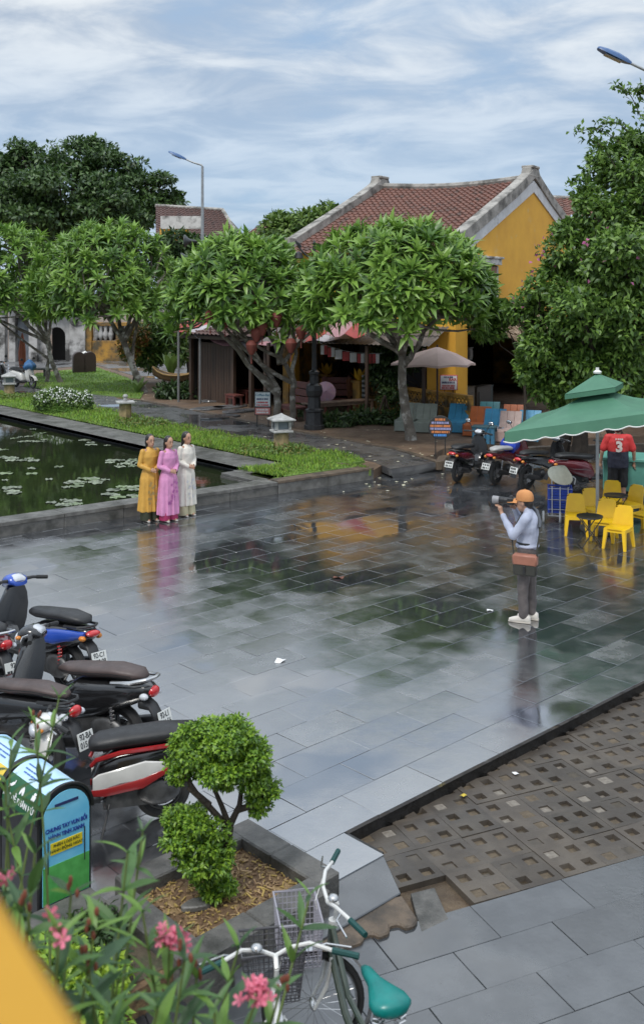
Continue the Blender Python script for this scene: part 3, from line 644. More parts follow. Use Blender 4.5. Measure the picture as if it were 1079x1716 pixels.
bladeplant('agave_plant', 'short broad-leaved plant against the slanting frangipani trunk', G(232, 660, .2), 9, .7, .1, mat('agave_leaf', (.16, .24, .08), .45, transl=.2), .45)
broadtree('croton_shrub', 'yellow and orange croton shrub behind the slanting frangipani', G(222, 640, .2), clumps_px([(222, 575, 22, 20), (235, 560, 18, 14), (215, 590, 14, 14)], 45), 1100, .22, .08, [mat('croton_yellow', (.35, .26, .05), .5, transl=.2), mat('croton_orange', (.3, .13, .04), .5, transl=.2), L_bg[1]], .04, cat='shrub')
for u, v, n, lab in ((300, 668, 900, 'dark low plants under the boat planter'), (335, 660, 500, 'dark low plants at the right end of the boat planter')):
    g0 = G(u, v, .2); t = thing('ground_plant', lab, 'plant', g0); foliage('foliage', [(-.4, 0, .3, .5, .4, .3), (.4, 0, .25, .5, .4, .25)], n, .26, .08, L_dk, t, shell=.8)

# ================================================================== BUILDINGS AND PARK FURNITURE
M_yel = mat('ochre_plaster', (.74, .4, .045), .75, (.66, .34, .04), scale=1.3, bump=.2, bscale=20, dirt=(.6, .42, .16), dscale=1.6, dlo=.62, dhi=.74)
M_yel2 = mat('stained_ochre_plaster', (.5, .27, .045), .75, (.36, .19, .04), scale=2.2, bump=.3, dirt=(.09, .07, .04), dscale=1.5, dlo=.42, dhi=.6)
M_whitep = mat('weathered_white_plaster', (.6, .59, .56), .75, (.45, .44, .42), scale=3, bump=.3, dirt=(.13, .125, .115), dscale=1.7, dlo=.5, dhi=.66)
M_greyp = mat('mouldy_parapet_plaster', (.36, .34, .31), .8, (.22, .21, .19), scale=3, bump=.4, dirt=(.1, .095, .085), dscale=1.8, dlo=.48, dhi=.62)
M_tile = mat('clay_roof_tile', (.175, .075, .052), .75, (.115, .05, .037), scale=5, bump=.2, dirt=(.075, .045, .035), dscale=2.2, dlo=.5, dhi=.66)
M_tiled = mat('dark_roof_tile', (.1, .052, .042), .75, (.065, .035, .03), scale=5, dirt=(.04, .03, .027), dscale=2.5)
M_wood = mat('brown_timber', (.075, .045, .03), .6, (.045, .028, .02), scale=5, stretch=(1, 1, .15), bump=.3)
M_redw = mat('red_brown_bench_timber', (.16, .045, .035), .5, (.1, .03, .024), scale=6, bump=.2)
M_shut = mat('reddish_shutter', (.24, .1, .065), .6, (.17, .07, .045), scale=5)
M_dark = mat('painted_deep_shade', (.014, .012, .01), .8, (.008, .007, .006), scale=2)  # near-black: shade of rooms and openings put into the colour
M_tin = mat('grey_tin_sheet', (.13, .11, .1), .6, (.08, .07, .065), scale=4)
def tiled(mb, c00, c10, c11, c01, pitch=.24, course=.3, amp=.05, sag=0, mi=0):
    c00, c10, c11, c01 = map(V, (c00, c10, c11, c01)); Lr = (c10 - c00).length; Ls = (c01 - c00).length
    nx = max(3, round(Lr / pitch)) * 5; ny = max(2, round(Ls / course)); nrm = (c10 - c00).cross(c01 - c00).normalized()
    if nrm.z < 0: nrm = -nrm
    vs_ = []; rows = 0
    for j in range(ny):
        for e, lift in ((0., .0), (.98, .045)):
            t = (j + e) / ny; rows += 1
            for i in range(nx + 1):
                s_ = i / nx; p = c00.lerp(c10, s_).lerp(c01.lerp(c11, s_), t); ph = (i % 5) / 5
                bar = max(0, math.sin(math.pi * min(1, ph / .62))) if ph < .62 else 0
                z = -sag * math.sin(math.pi * s_) * (1 - t) ; vs_.append(p + nrm * (bar * amp + lift * (1 if True else 0)) + V((0, 0, z)))
    W_ = nx + 1; mb.add(vs_, [(a * W_ + i, a * W_ + i + 1, (a + 1) * W_ + i + 1, (a + 1) * W_ + i) for a in range(rows - 1) for i in range(nx)], mi)
    return mb
# ---- yellow house
Y0 = 38.0; ap = AT(893, 303, Y0); gd = V((.535, .845, 0)).normalized(); rd = V((-.845, .535, 0)).normalized()
house = thing('yellow_house', 'yellow plastered house with brown tiled roof and whitewashed gable edge', 'house', (ap.x - gd.x * 6.75, ap.y - gd.y * 6.75, .2))
def HL(a, r, z): return gd * a + rd * r + V((0, 0, z))        # along gable, along ridge, height above the terrace
WG, RL, ZR, ZE = 6.75, 6.3, ap.z - .2, 5.45
def gz(a): return ZR - (ZR - ZE) * abs(a - WG) / WG
wl = MB()                                                    # gable wall with the shop opening left free
def wallq(mb, pts, th_, nrm, mi=0):
    n = len(pts); vs_ = [V(p) for p in pts] + [V(p) - nrm * th_ for p in pts]
    mb.add(vs_, [tuple(range(n)), tuple(range(2 * n - 1, n - 1, -1))] + [(i, n + i, n + (i + 1) % n, (i + 1) % n) for i in range(n)], mi)
gn = -rd; ln_ = -gd
wallq(wl, [HL(0, 0, -.2), HL(.9, 0, -.2), HL(.9, 0, 2.7), HL(9, 0, 2.7), HL(9, 0, -.2), HL(2 * WG, 0, -.2), HL(2 * WG, 0, ZE), HL(WG, 0, ZR), HL(0, 0, ZE)], .3, gn)
wl.build('gable_wall', M_yel, house, smooth=0)
wl = MB()
wallq(wl, [HL(-.002, .31, -.2), HL(-.002, .31, ZE), HL(-.002, RL, ZE), HL(-.002, RL, -.2), HL(-.002, RL - .2, -.2), HL(-.002, RL - .2, 2.5), HL(-.002, 1.0, 2.5), HL(-.002, 1.0, -.2)], .3, ln_)
wl.build('side_wall', M_yel, house, smooth=0)
wl = MB(); wallq(wl, [HL(0, RL + .3, -.2), HL(2 * WG, RL + .3, -.2), HL(2 * WG, RL + .3, ZE), HL(WG, RL + .3, ZR), HL(0, RL + .3, ZE)], .25, rd)
wallq(wl, [HL(2 * WG, .3, -.2), HL(2 * WG, RL, -.2), HL(2 * WG, RL, ZE), HL(2 * WG, .3, ZE)], .25, gd)
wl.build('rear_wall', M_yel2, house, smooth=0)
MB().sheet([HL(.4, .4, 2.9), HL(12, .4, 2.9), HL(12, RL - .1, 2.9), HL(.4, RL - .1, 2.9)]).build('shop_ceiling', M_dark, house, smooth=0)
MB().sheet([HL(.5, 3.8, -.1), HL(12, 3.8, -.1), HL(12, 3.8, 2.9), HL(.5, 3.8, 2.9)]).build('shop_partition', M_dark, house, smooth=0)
rf = tiled(MB(), HL(WG - .05, .1, ZR + .05), HL(WG - .05, RL, ZR + .05), HL(-.35, RL, ZE - .1), HL(-.35, .1, ZE - .1), sag=.16)
rf = tiled(rf, HL(WG + .05, .1, ZR + .05), HL(WG + .05, RL, ZR + .05), HL(2 * WG + .35, RL, ZE - .1), HL(2 * WG + .35, .1, ZE - .1), sag=.16)
roof = rf.build('roof', [M_tile], house, smooth=50)
rt = MB(); rt.tube([HL(WG, t * RL, ZR + .14 - .16 * math.sin(math.pi * t)) for t in [i / 10 for i in range(11)]], .14, 8); rt.build('ridge_tiles', M_greyp, roof)
for r0, nm in ((-.08, 'near'), (RL, 'far')):
    pb = MB()
    for side in (0, 1):
        P = []
        for k in range(9):
            t = k / 8; a = (WG * t if side == 0 else 2 * WG - WG * t); z = gz(a) + .02 + .22 * max(0, t - .8) * 5 * .6
            P.append((a, z))
        vs_ = []
        for a, z in P:
            for dz in (-.06, .36): 
                for dr in (-.02, .36): vs_.append(HL(a, r0 + dr, z + dz))
        fs_ = []
        for k in range(8):
            b = 4 * k; fs_ += [(b, b + 4, b + 6, b + 2), (b + 1, b + 3, b + 7, b + 5), (b + 2, b + 6, b + 7, b + 3), (b, b + 1, b + 5, b + 4)]
        fs_ += [(0, 2, 3, 1), (32, 33, 35, 34)]
        pb.add(vs_, fs_)
    pb.box(HL(WG, r0 + .17, ZR + .3), (1.1, .4, .34), rz=yaw(gd.x, gd.y), taper=.8); pb.box(HL(WG, r0 + .17, ZR + .5), (.7, .46, .1), rz=yaw(gd.x, gd.y))
    for a in (.15, 2 * WG - .15): pb.box(HL(a, r0 + .17, gz(a) + .2), (.5, .46, .5), rz=yaw(gd.x, gd.y))
    pb.build('gable_parapet', M_greyp, house, smooth=0, bevel=.02)
wb = MB()
for s_ in (0, 1):
    a0, a1 = (-.0, WG) if s_ == 0 else (2 * WG, WG)
    wallq(wb, [HL(a0, -.045, gz(a0) - .42), HL(a1, -.045, gz(a1) - .42), HL(a1, -.045, gz(a1) + .0), HL(a0, -.045, gz(a0) + .0)], .045, gn)
wb.build('gable_band', mat('grey_white_band', (.62, .63, .64), .7, (.5, .5, .5), scale=3, dirt=(.2, .2, .19), dscale=2, dlo=.58, dhi=.72), house, smooth=0)
def on_gable(u, v):                                          # where a sight line meets the gable plane
    d = V(((u - 540) / CF, 1, -(v - HZ) / CF)); o = V((0, 0, CH)); t = (house.location - o).dot(rd) / d.dot(rd); p = o + d * t - house.location; return p.dot(gd), p.z
a0, z0 = on_gable(797, 445); a1, z1 = on_gable(829, 478)
rg = yaw(gd.x, gd.y); wa = (a0 + a1) / 2; ww = abs(a1 - a0) * .92; zt_, zb_ = z0 + .02, z0 - 1.5
win = MB().box(HL(wa, -.02, (zt_ + zb_) / 2), (ww, .12, zt_ - zb_), rz=rg).build('window', M_dark, house, smooth=0)
for s_ in (-1, 1):
    sm = MB(); sm.box(HL(wa + s_ * ww * .25, -.09, (zt_ + zb_) / 2), (ww * .47, .05, zt_ - zb_ - .06), rz=rg)
    for k in range(4): sm.box(HL(wa + s_ * ww * .25, -.12, zb_ + .22 + k * .36), (ww * .33, .03, .26), rz=rg)
    sm.build('shutter', M_shut, win, smooth=0, bevel=.008)
fm = MB(); fm.box(HL(wa, -.1, zt_ + .14), (ww + .45, .2, .22), rz=rg); fm.box(HL(wa, -.12, zt_ + .27), (ww + .65, .26, .07), rz=rg)
for s_ in (-1, 1): fm.box(HL(wa + s_ * (ww / 2 + .07), -.06, (zt_ + zb_) / 2), (.12, .1, zt_ - zb_), rz=rg)
fm.build('frame', M_whitep, win, smooth=0, bevel=.01)
# tin awning along the side wall and thatch awning on the gable side
aw = tiled(MB(), HL(-.05, .2, 2.95), HL(-.05, RL + .2, 2.95), HL(-1.5, RL + .2, 2.35), HL(-1.5, .2, 2.35), pitch=.16, course=3, amp=.03)
aw.build('awning', M_tin, house, smooth=50)
for r_ in (.4, 2.4, 4.4, 6.2): MB().box(HL(-1.42, r_, 1.1), (.09, .09, 2.5), rz=rg).build('awning_post', M_wood, house, smooth=0)
tha = thing('thatch_awning', 'straw thatch awning over the dark shop front below the gable', 'awning', house.location + HL(3.2, 0, 0))
tm = MB(); o_ = HL(3.2, 0, 0)
wallq(tm, [HL(1.2, -.05, 3.3) - o_, HL(7.0, -.05, 3.5) - o_, HL(7.0, -1.7, 2.75) - o_, HL(1.0, -1.7, 2.6) - o_], .12, V((0, 0, 1)))
M_straw = mat('straw_thatch', (.36, .27, .19), .9, (.24, .18, .125), scale=9, bump=.8, transl=.05)
tm.build('thatch', M_straw, tha, smooth=0)
n = 3600; tt = rs.rand(n); ss = rs.rand(n); P = []
for t_, s_ in zip(tt, ss):
    p = (HL(1.1 + 5.9 * s_, -.05 - 1.7 * t_, 3.34 - .72 * t_ + .05 * s_) - o_); P.append(tuple(p))
dn_ = (HL(0, -1.7, -.72)).normalized(); D = np.tile(np.array(tuple(dn_)), (n, 1)) + unit(n) * .14
obj('straw', leaf_mesh('straw', P, D, unit(n) * .4 + [0, 0, 1], .34, .05, np.zeros(n, int), [M_straw], droop=.25), tha, kind='stuff')
# shop goods dimly seen under the thatch
for k, (a, z, sx, sz, c) in enumerate([(1.5, 1.5, .5, .7, (.04, .12, .28)), (2.6, .55, .9, 1.0, (.2, .16, .1)), (4.2, .5, 1.2, .9, (.13, .1, .07)), (3.4, 1.9, .3, .4, (.3, .3, .28)), (5.4, 1.2, .6, .8, (.1, .13, .12))]):
    lab = ['blue poster board hanging inside the shop door', 'pale cupboard inside the dark shop', 'low counter inside the dark shop', 'small pale lamp box hanging in the shop', 'grey cabinet at the back of the dark shop'][k]
    base = house.location + HL(a, .7 + .15 * k, z - sz / 2 if z > 1.3 else -.2)
    t = thing(['poster_board', 'cupboard', 'counter', 'lamp_box', 'cabinet'][k], lab, ['poster', 'cupboard', 'counter', 'lamp', 'cabinet'][k], base); mt = mat('shop_paint_%s' % 'abcde'[k], c, .5)
    mb = MB().box((0, 0, sz / 2), (sx, .3, sz), rz=rg); mb.box((0, 0, sz + .02), (sx + .06, .36, .04), rz=rg); mb.build('carcass', mt, t, smooth=0, bevel=.01)
    MB().box(tuple(gn * .16 + V((0, 0, sz * .5))), (sx * .8, .03, sz * .7), rz=rg).build('front_panel', mat('shop_panel_%s' % 'abcde'[k], tuple(x * .7 for x in c), .4), t, smooth=0)

# ---- low shop row behind the bougainvillea
sh = thing('shop_row', 'low dark shop front in the shade behind the bougainvillea', 'shop', (8.6, 32.2, .2), yaw(.93, -.37))
w_ = MB()
for x, wd_ in ((0, .5), (3.2, .4), (6.4, .4), (9.6, .4), (12.6, .5)): w_.box((x, 0, 1.4), (wd_, .35, 3.2))
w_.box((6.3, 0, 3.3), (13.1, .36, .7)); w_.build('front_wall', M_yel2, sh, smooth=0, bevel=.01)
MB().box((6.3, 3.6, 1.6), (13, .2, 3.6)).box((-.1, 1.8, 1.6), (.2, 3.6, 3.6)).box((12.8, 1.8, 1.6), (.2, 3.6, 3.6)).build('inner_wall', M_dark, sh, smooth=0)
tiled(MB(), (-.6, 2.2, 5.0), (13.4, 2.2, 5.0), (13.4, -1.1, 3.5), (-.6, -1.1, 3.5), pitch=.26).build('roof', M_tiled, sh, smooth=50)
tiled(MB(), (-.6, 2.25, 5.0), (13.4, 2.25, 5.0), (13.4, 5.0, 3.6), (-.6, 5.0, 3.6), pitch=.26).build('roof', M_tiled, sh, smooth=50)
for k in range(4): MB().box((1.65 + 3.15 * k, .9, 1.2), (2.4, .06, 2.6)).build('shutter', M_wood, sh, smooth=0)
# ---- far roofs
def farhouse(label, y, ridge, eave, mtile, mwall, wallz=True, band=None):
    p = [AT(*q, y + dy) for q, dy in ridge + eave]; base = V(((p[2].x + p[3].x) / 2, y, .2)); t = thing('tiled_house', label, 'house', base); L = [q - base for q in p]
    tiled(MB(), L[0], L[1], L[2], L[3], pitch=.34, course=.42, amp=.08).build('roof', mtile, t, smooth=50)
    MB().tube([L[0], L[1]], .16, 6).build('ridge_tiles', M_greyp, t); MB().tube([L[1], L[2]], .14, 6).build('verge', M_greyp, t)
    w_ = MB(); b = V((0, 1.2, 0))
    for a, c in ((L[3], L[2]),): wallq(w_, [V((a.x, a.y + .6, -.2)), V((c.x, c.y + .6, -.2)), V((c.x, c.y + .6, c.z + .05)), V((a.x, a.y + .6, a.z + .05))], .2, V((0, -1, 0)))
    back = 8
    wallq(w_, [V((L[2].x, L[2].y + .7, -.2)), V((L[2].x + .3, L[2].y + back, -.2)), V((L[2].x + .3, L[2].y + back, L[2].z)), V((L[1].x, L[1].y, L[1].z - .1)), V((L[2].x, L[2].y + .7, L[2].z))], .2, V((1, 0, 0)))
    w_.build('wall', mwall, t, smooth=0)
    return t, base
M_greyw = mat('grey_rendered_wall', (.3, .29, .27), .8, (.2, .19, .18), scale=2)
t, b0 = farhouse('far house with dark brown tiled roof behind the street lamp', 74, [((262, 345), 5), ((374, 352), 3)], [((402, 398), 0), ((262, 398), 0)], M_tiled, M_greyw)
x = AT(305, 373, 72) - b0; MB().box(tuple(x), (2.9, .3, .9)).build('beam', M_whitep, t, smooth=0); x = AT(300, 386, 72) - b0; MB().box(tuple(x + V((-.3, .1, -.25))), (2.0, .3, .9)).build('upper_wall', M_yel, t, smooth=0)
farhouse('far house with red tiled roof left of the yellow house', 68, [((455, 364), 4), ((470, 368), 4)], [((520, 410), 0), ((386, 410), 0)], M_tile, M_greyw)
farhouse('tiled roof peeping out behind the bougainvillea', 52, [((925, 332), 3), ((1010, 336), 3)], [((1040, 372), 0), ((925, 360), 0)], M_tile, M_greyw)

# ---- timber cafe left of the house
FA = -A; fb = B
C1 = house.location + HL(-.3, RL + .6, 0); C0 = C1 - fb * 4.3 - A * .2
cafe = thing('timber_cafe', 'low dark timber cafe under a lean-to roof behind the lantern tree', 'cafe', (C0.x, C0.y, .2))
CLn = 4.5; rc = yaw(fb.x, fb.y)
def CL_(a, d, z): return fb * a + A * d + V((0, 0, z))
tiled(MB(), CL_(-.4, 4.2, 3.7), CL_(CLn, 4.2, 3.7), CL_(CLn, -.9, 2.5), CL_(-.4, -.9, 2.5), pitch=.24, course=.35, amp=.045).build('roof', M_tiled, cafe, smooth=50)
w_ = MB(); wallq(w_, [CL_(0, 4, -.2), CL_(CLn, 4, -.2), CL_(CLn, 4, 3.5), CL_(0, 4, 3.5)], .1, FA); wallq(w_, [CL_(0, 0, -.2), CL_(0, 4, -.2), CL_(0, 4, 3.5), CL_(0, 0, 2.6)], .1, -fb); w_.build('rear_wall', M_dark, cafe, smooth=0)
for k in range(14):
    MB().box(tuple(CL_(.35 + k * .16, .05, 1.05)), (.145, .04, 2.3), rz=rc).build('plank', M_wood, cafe, smooth=0, loc=(0, 0, random.uniform(-.02, .02)))
for a in (.05, 2.6, 3.6, 4.4): MB().box(tuple(CL_(a, -.1, 1.15)), (.13, .13, 2.7), rz=rc).build('post', M_wood, cafe, smooth=0)
MB().box(tuple(CL_(CLn / 2, -.6, 2.42)), (CLn, .1, .12), rz=rc).build('eave_beam', M_wood, cafe, smooth=0)
# cloth awning strips over the cafe front
def cloth(name, label, pts, drop, mts, cat='awning', sag=.12):
    base = pts[0]; t = thing(name, label, cat, (base.x, base.y, .2)); n = len(pts) - 1; o = V((base.x, base.y, .2))
    for k in range(n):
        p, q = pts[k] - o, pts[k + 1] - o; mb = MB(); vs_ = []
        for j in range(4):
            for i in range(5):
                s_ = i / 4; x = p.lerp(q, s_) + V(drop) * (j / 3) + V((0, 0, -sag * math.sin(math.pi * s_) * (1 - j / 3) + .03 * math.sin(7 * s_ + k)))
                vs_.append(x)
        top = [(a * 5 + i, a * 5 + i + 1, (a + 1) * 5 + i + 1, (a + 1) * 5 + i) for a in range(3) for i in range(4)]
        mb.add(vs_, top); mb.add([v_ - V((0, 0, .012)) for v_ in vs_], [f[::-1] for f in top]); mb.build('cloth_panel', mts[k % len(mts)], t)
    return t, o
M_clr = mat('red_tarpaulin', (.42, .07, .06), .6, (.3, .05, .05), transl=.15); M_clw = mat('faded_white_tarpaulin', (.55, .53, .55), .6, (.42, .38, .42), transl=.2); M_clp = mat('pink_tarpaulin', (.5, .28, .3), .6, (.4, .22, .24), transl=.15)
t, o = cloth('cloth_awning', 'sagging red and white cloth awning over the boat planter path', [AT(286, 546, 37.9), AT(318, 554, 37.6), AT(345, 565, 37.2), AT(405, 580, 36.2)], (.9, .8, .28), [M_clr, M_clw, M_clp])
for u, v, y in ((336, 566, 37.3), (300, 552, 37.8)):
    p = AT(u, v, y) - o; MB().tube([(p.x, p.y, -.1), (p.x, p.y, p.z)], .045, 8).build('pole', mat('grey_pole', (.16, .16, .16), .6), t)
t, o = cloth('cloth_awning', 'long faded pink and white cloth strip along the cafe eaves', [AT(395, 580, 36.0), AT(430, 578, 35.2), AT(480, 574, 34.0), AT(530, 570, 33.3), AT(585, 566, 32.6)], (.5, .5, .3), [M_clw, M_clp, M_clr, M_clw], sag=.05)
t, o = cloth('cloth_awning', 'crumpled red and white cloth on the tin awning corner', [AT(545, 560, 33.0), AT(578, 560, 32.5), AT(612, 562, 32.0)], (.45, .4, .42), [M_clp, M_clr], sag=.08)
# lotus topped yellow gate pillars, balustrades
M_lotus = mat('yellow_lotus_paint', (.75, .45, .04), .5, (.6, .34, .03))
def pillar(u, v, label, h=1.0):
    g_ = G(u, v, .2); t = thing('lotus_pillar', label, 'pillar', g_); MB().box((0, 0, h / 2 - .05), (.36, .36, h + .1), rz=rc).box((0, 0, h + .03), (.46, .46, .07), rz=rc).build('shaft', M_yel2, t, smooth=0, bevel=.01)
    for k in range(12):
        a = k * math.pi / 6; inn = k % 2; mb = MB(); L_ = .42 if inn else .36; vs_ = []
        for s_ in range(5):
            u_ = s_ / 4; r_ = .06 + (.14 if inn else .26) * u_; wv = .09 * math.sin(math.pi * min(1, .15 + .85 * u_)) + .003; vs_ += [(r_, -wv, h + .06 + L_ * u_ * (1 if inn else .8)), (r_ + .02, wv, h + .06 + L_ * u_ * (1 if inn else .8))]
        mb.add(vs_, [(2 * i, 2 * i + 1, 2 * i + 3, 2 * i + 2) for i in range(4)]); mb.build('petal', M_lotus, t, rz=a)
pillar(548, 676, 'yellow pillar with lotus finial left of the dark doorway'); pillar(603, 690, 'yellow pillar with lotus finial beside the ringed post')
def balustrade(label, p, q, h):
    p = V(p); q = V(q); d = q - p; L_ = d.length; dn = d.normalized(); rz = yaw(dn.x, dn.y); t = thing('balustrade', label, 'balustrade', (p + q) / 2)
    MB().box((0, 0, h * .23), (L_, .18, h * .46 + .2), rz=rz).build('base_wall', M_yel2, t, smooth=0, bevel=.01)
    MB().box((0, 0, h - .04), (L_ + .04, .22, .09), rz=rz).build('top_rail', M_yel2, t, smooth=0, bevel=.01)
    n = max(2, int(L_ / .34)); rm = MB(); hh = h - .09 - h * .46 - .1
    for k in range(16): pass
    R0 = hh / 2
    rm.tube([(R0 * .8 * math.cos(a), 0, R0 * .8 * math.sin(a)) for a in [i * math.pi / 7 for i in range(14)]], .03, 5, closed=True); rm.tube([(-R0, 0, -R0), (R0, 0, R0)], .022, 5); rm.tube([(-R0, 0, R0), (R0, 0, -R0)], .022, 5)
    rme = rm.mesh('ring', M_yel2)
    for k in range(n): obj('ring', rme, t, dn * ((k + .5) / n - .5) * L_ + V((0, 0, h * .46 + .1 + hh / 2)), rz)
    for k in range(0, n + 1, 3): MB().box((0, 0, 0), (.1, .16, hh + .02), rz=0).build('post', M_yel2, t, smooth=0, loc=dn * (k / n - .5) * L_ + V((0, 0, h * .46 + .1 + hh / 2)), rz=rz)
balustrade('yellow balustrade with ring pattern behind the grey deck chairs', G(622, 690, .2), G(788, 720, .2), 1.0)
balustrade('short yellow balustrade with ring pattern behind the pink paper umbrella', G(490, 664, .2), G(556, 679, .2), 1.0)
# ringed post, shop sign posts
t = thing('ringed_post', 'post wrapped in black and white rings beside the lotus pillar', 'post', G(612, 692, .2))
for k in range(16): MB().lathe([(.1, .08 * k), (.115, .08 * k + .03), (.1, .08 * k + .078)], 10).build('ring', mat('ring_white', (.4, .4, .38), .6) if k % 2 else mat('ring_black', (.03, .03, .03), .6), t)
# pink paper umbrella leaning
t = thing('paper_umbrella', 'open pink paper umbrella leaning behind the black lamp post', 'umbrella', AT(546, 672, 33.3) - V((0, 0, .0)))
q_ = M.Rotation(R(74), 4, 'X') @ M.Rotation(R(10), 4, 'Y')
um = MB()
for k in range(16):
    a, b = k * math.pi / 8, (k + 1) * math.pi / 8; um.add([(0, 0, .14), (.34 * math.cos(a), .34 * math.sin(a), 0), (.34 * math.cos(b), .34 * math.sin(b), 0), (0, 0, .12), (.34 * math.cos(b), .34 * math.sin(b), -.012), (.34 * math.cos(a), .34 * math.sin(a), -.012)], [(0, 1, 2), (3, 4, 5), (1, 5, 4, 2)], k % 2, M.Translation((0, 0, .3)) @ q_)
um.build('canopy', [mat('pink_paper', (.62, .33, .45), .6, (.55, .4, .5), transl=.2), mat('pale_pink_paper', (.66, .42, .5), .6, transl=.2)], t, smooth=0)
MB().tube([(0, 0, -.55), (0, 0, .16)], .012, 6, T=M.Translation((0, 0, .3)) @ q_).build('handle', M_wood, t)
# ---- benches, stools
def bench(label, p, q, d=.42, h=.45, back=.0, mt=M_redw):
    p = V(p); q = V(q); dv = q - p; L_ = dv.length; dn = dv.normalized(); t = thing('wooden_bench', label, 'bench', (p + q) / 2, yaw(dn.x, dn.y))
    for k in range(3): MB().box((0, (k - 1) * d / 3, h - .02), (L_, d / 3 - .012, .045)).build('seat_board', mt, t, smooth=0, bevel=.006)
    for sx in (-1, 1):
        for sy in (-1, 1): MB().box((sx * (L_ / 2 - .12), sy * (d / 2 - .05), (h - .05) / 2), (.08, .07, h - .04)).build('leg', mt, t, smooth=0)
    MB().box((0, d / 2 - .05, h - .09), (L_ - .2, .03, .09)).build('apron', mt, t, smooth=0); MB().box((0, -d / 2 + .05, h - .09), (L_ - .2, .03, .09)).build('apron', mt, t, smooth=0)
    if back:
        for k in range(3): MB().box((0, d / 2 + .04 + .03 * k, h + .16 + k * back / 3.2), (L_, .03, back / 3.6)).build('back_board', mt, t, smooth=0, bevel=.006)
        for sx in (-1, 1): MB().box((sx * (L_ / 2 - .1), d / 2 + .06, h + back / 2), (.06, .05, back + .1)).build('back_post', mt, t, smooth=0)
    return t
bench('long weathered plank bench behind the low plants', G(512, 705, .2), G(622, 696, .2), .5, .55, mt=mat('weathered_plank', (.2, .14, .1), .6, (.12, .08, .06), scale=6))
bench('red brown high-backed bench left of the black lamp post', G(478, 700, .2), G(508, 706, .2), .5, .45, .75)
bench('red brown bench with slatted back behind the plank bench', G(540, 690, .2), G(590, 690, .2), .5, .45, .7)
bench('red brown bench with slatted back beside the lotus pillar', G(588, 692, .2), G(625, 690, .2), .5, .45, .65, mat('orange_brown_timber', (.2, .08, .04), .5))
bench('dark red low table with stools in the wet cafe yard', G(378, 671, .2), G(428, 676, .2), .7, .5)
bench('small dark red stool beside the low cafe table', G(384, 679, .2), G(402, 682, .2), .4, .42)
# stepping stones in the cafe yard
for k, (u, v) in enumerate([(352, 663), (365, 672), (385, 683), (402, 690), (370, 700), (350, 686)]):
    g_ = G(u, v, .2); MBo = MB().prism([(.75 * math.cos(a) * (1 + .1 * math.sin(3 * a + k)), .4 * math.sin(a), 0) for a in [i * math.pi / 5 for i in range(10)]], 0, .07)
    tag(MBo.build('stepping_stone', M_path, None, smooth=0, bevel=.015, loc=(g_.x, g_.y, .19), rz=RZA), ['farthest flat stepping stone in the cafe yard', 'stepping stone second from the cafe posts', 'stepping stone below the low red table', 'stepping stone nearest the small signboard', 'stepping stone beside the path kerb', 'stepping stone beside the boat planter plants'][k], 'stone', 'stepping stones in the cafe yard')

# ---- signs
M_post = mat('dark_metal_post', (.03, .03, .03), .5); M_bar = {}
def bars(mb, w_, y0, n, hgt, rnd=random):
    x = -w_ / 2
    while x < w_ / 2 - .02:
        l = rnd.uniform(.018, .035); mb.box((x + l / 2, 0, y0), (l, .004, hgt)); x += l + rnd.choice((.008, .008, .02))
g_ = G(441, 716, .2); t = thing('signboard', 'small Coffee-Bar signboard on two legs before the forked tree', 'sign', g_, R(-4))
MB().box((0, 0, .72), (.5, .05, .72)).build('frame', M_post, t, smooth=0, bevel=.01)
MB().box((0, -.03, .84), (.45, .012, .42)).build('upper_panel', mat('sign_white', (.6, .66, .68), .5), t, smooth=0)
MB().box((0, -.0305, .49), (.45, .012, .2)).build('lower_panel', mat('sign_red', (.6, .22, .2), .5), t, smooth=0)
for s_ in (-1, 1): MB().tube([(s_ * .17, 0, -.1), (s_ * .17, 0, .4)], .018, 6).build('leg', M_post, t)
M_blue = mat('print_blue', (.03, .16, .25), .5); M_redp = mat('print_red', (.5, .05, .05), .5); M_navy = mat('print_navy', (.02, .03, .12), .5); M_wprint = mat('print_white', (.75, .75, .75), .5); M_orange = mat('print_orange', (.75, .25, .08), .5)
text('Coffee-Bar', .1, M_blue, t, (0, -.037, .97), (R(90), 0, 0), bold=.002)
for y0, mt in ((.85, M_navy), (.75, M_redp), (.67, M_redp), (.53, M_wprint), (.45, M_wprint)):
    mb = MB(); bars(mb, .36, y0, 0, .05); mb.build('print', mt, t, smooth=0, loc=(0, -.039, 0))
g_ = G(738, 762, .2); t = thing('round_sign', 'round dark menu sign with coloured writing on two legs by the motorbikes', 'sign', g_, R(-6))
qx = M.Translation((0, 0, .68)) @ M.Rotation(R(90), 4, 'X'); MB().lathe([(.29, -.02), (.3, -.01), (.3, .01), (.29, .02)], 28, T=qx).build('disc', M_post, t)
for s_ in (-1, 1): MB().tube([(s_ * .12, 0, -.1), (s_ * .12, 0, .45)], .014, 6).build('leg', M_post, t)
for y0, ww_, mt in ((.88, .26, M_orange), (.8, .44, mat('print_lilac', (.35, .35, .6), .5)), (.72, .5, M_orange), (.65, .5, mat('print_lilac', (.35, .35, .6), .5)), (.57, .44, M_orange), (.49, .32, mat('print_bright_blue', (.08, .3, .75), .5))):
    mb = MB(); bars(mb, ww_, y0, 0, .055); mb.build('print', mt, t, smooth=0, loc=(0, -.025, 0))
g_ = G(752, 706, .2); t = thing('signboard', 'white signboard with red writing on a post under the beige parasol', 'sign', g_, R(-5)); zc = AT(752, 641, g_.y).z - .2
MB().box((0, 0, zc), (.56, .04, .48)).build('board', M_redp, t, smooth=0, bevel=.01); MB().box((0, -.022, zc), (.51, .02, .43)).build('panel', M_wprint, t, smooth=0)
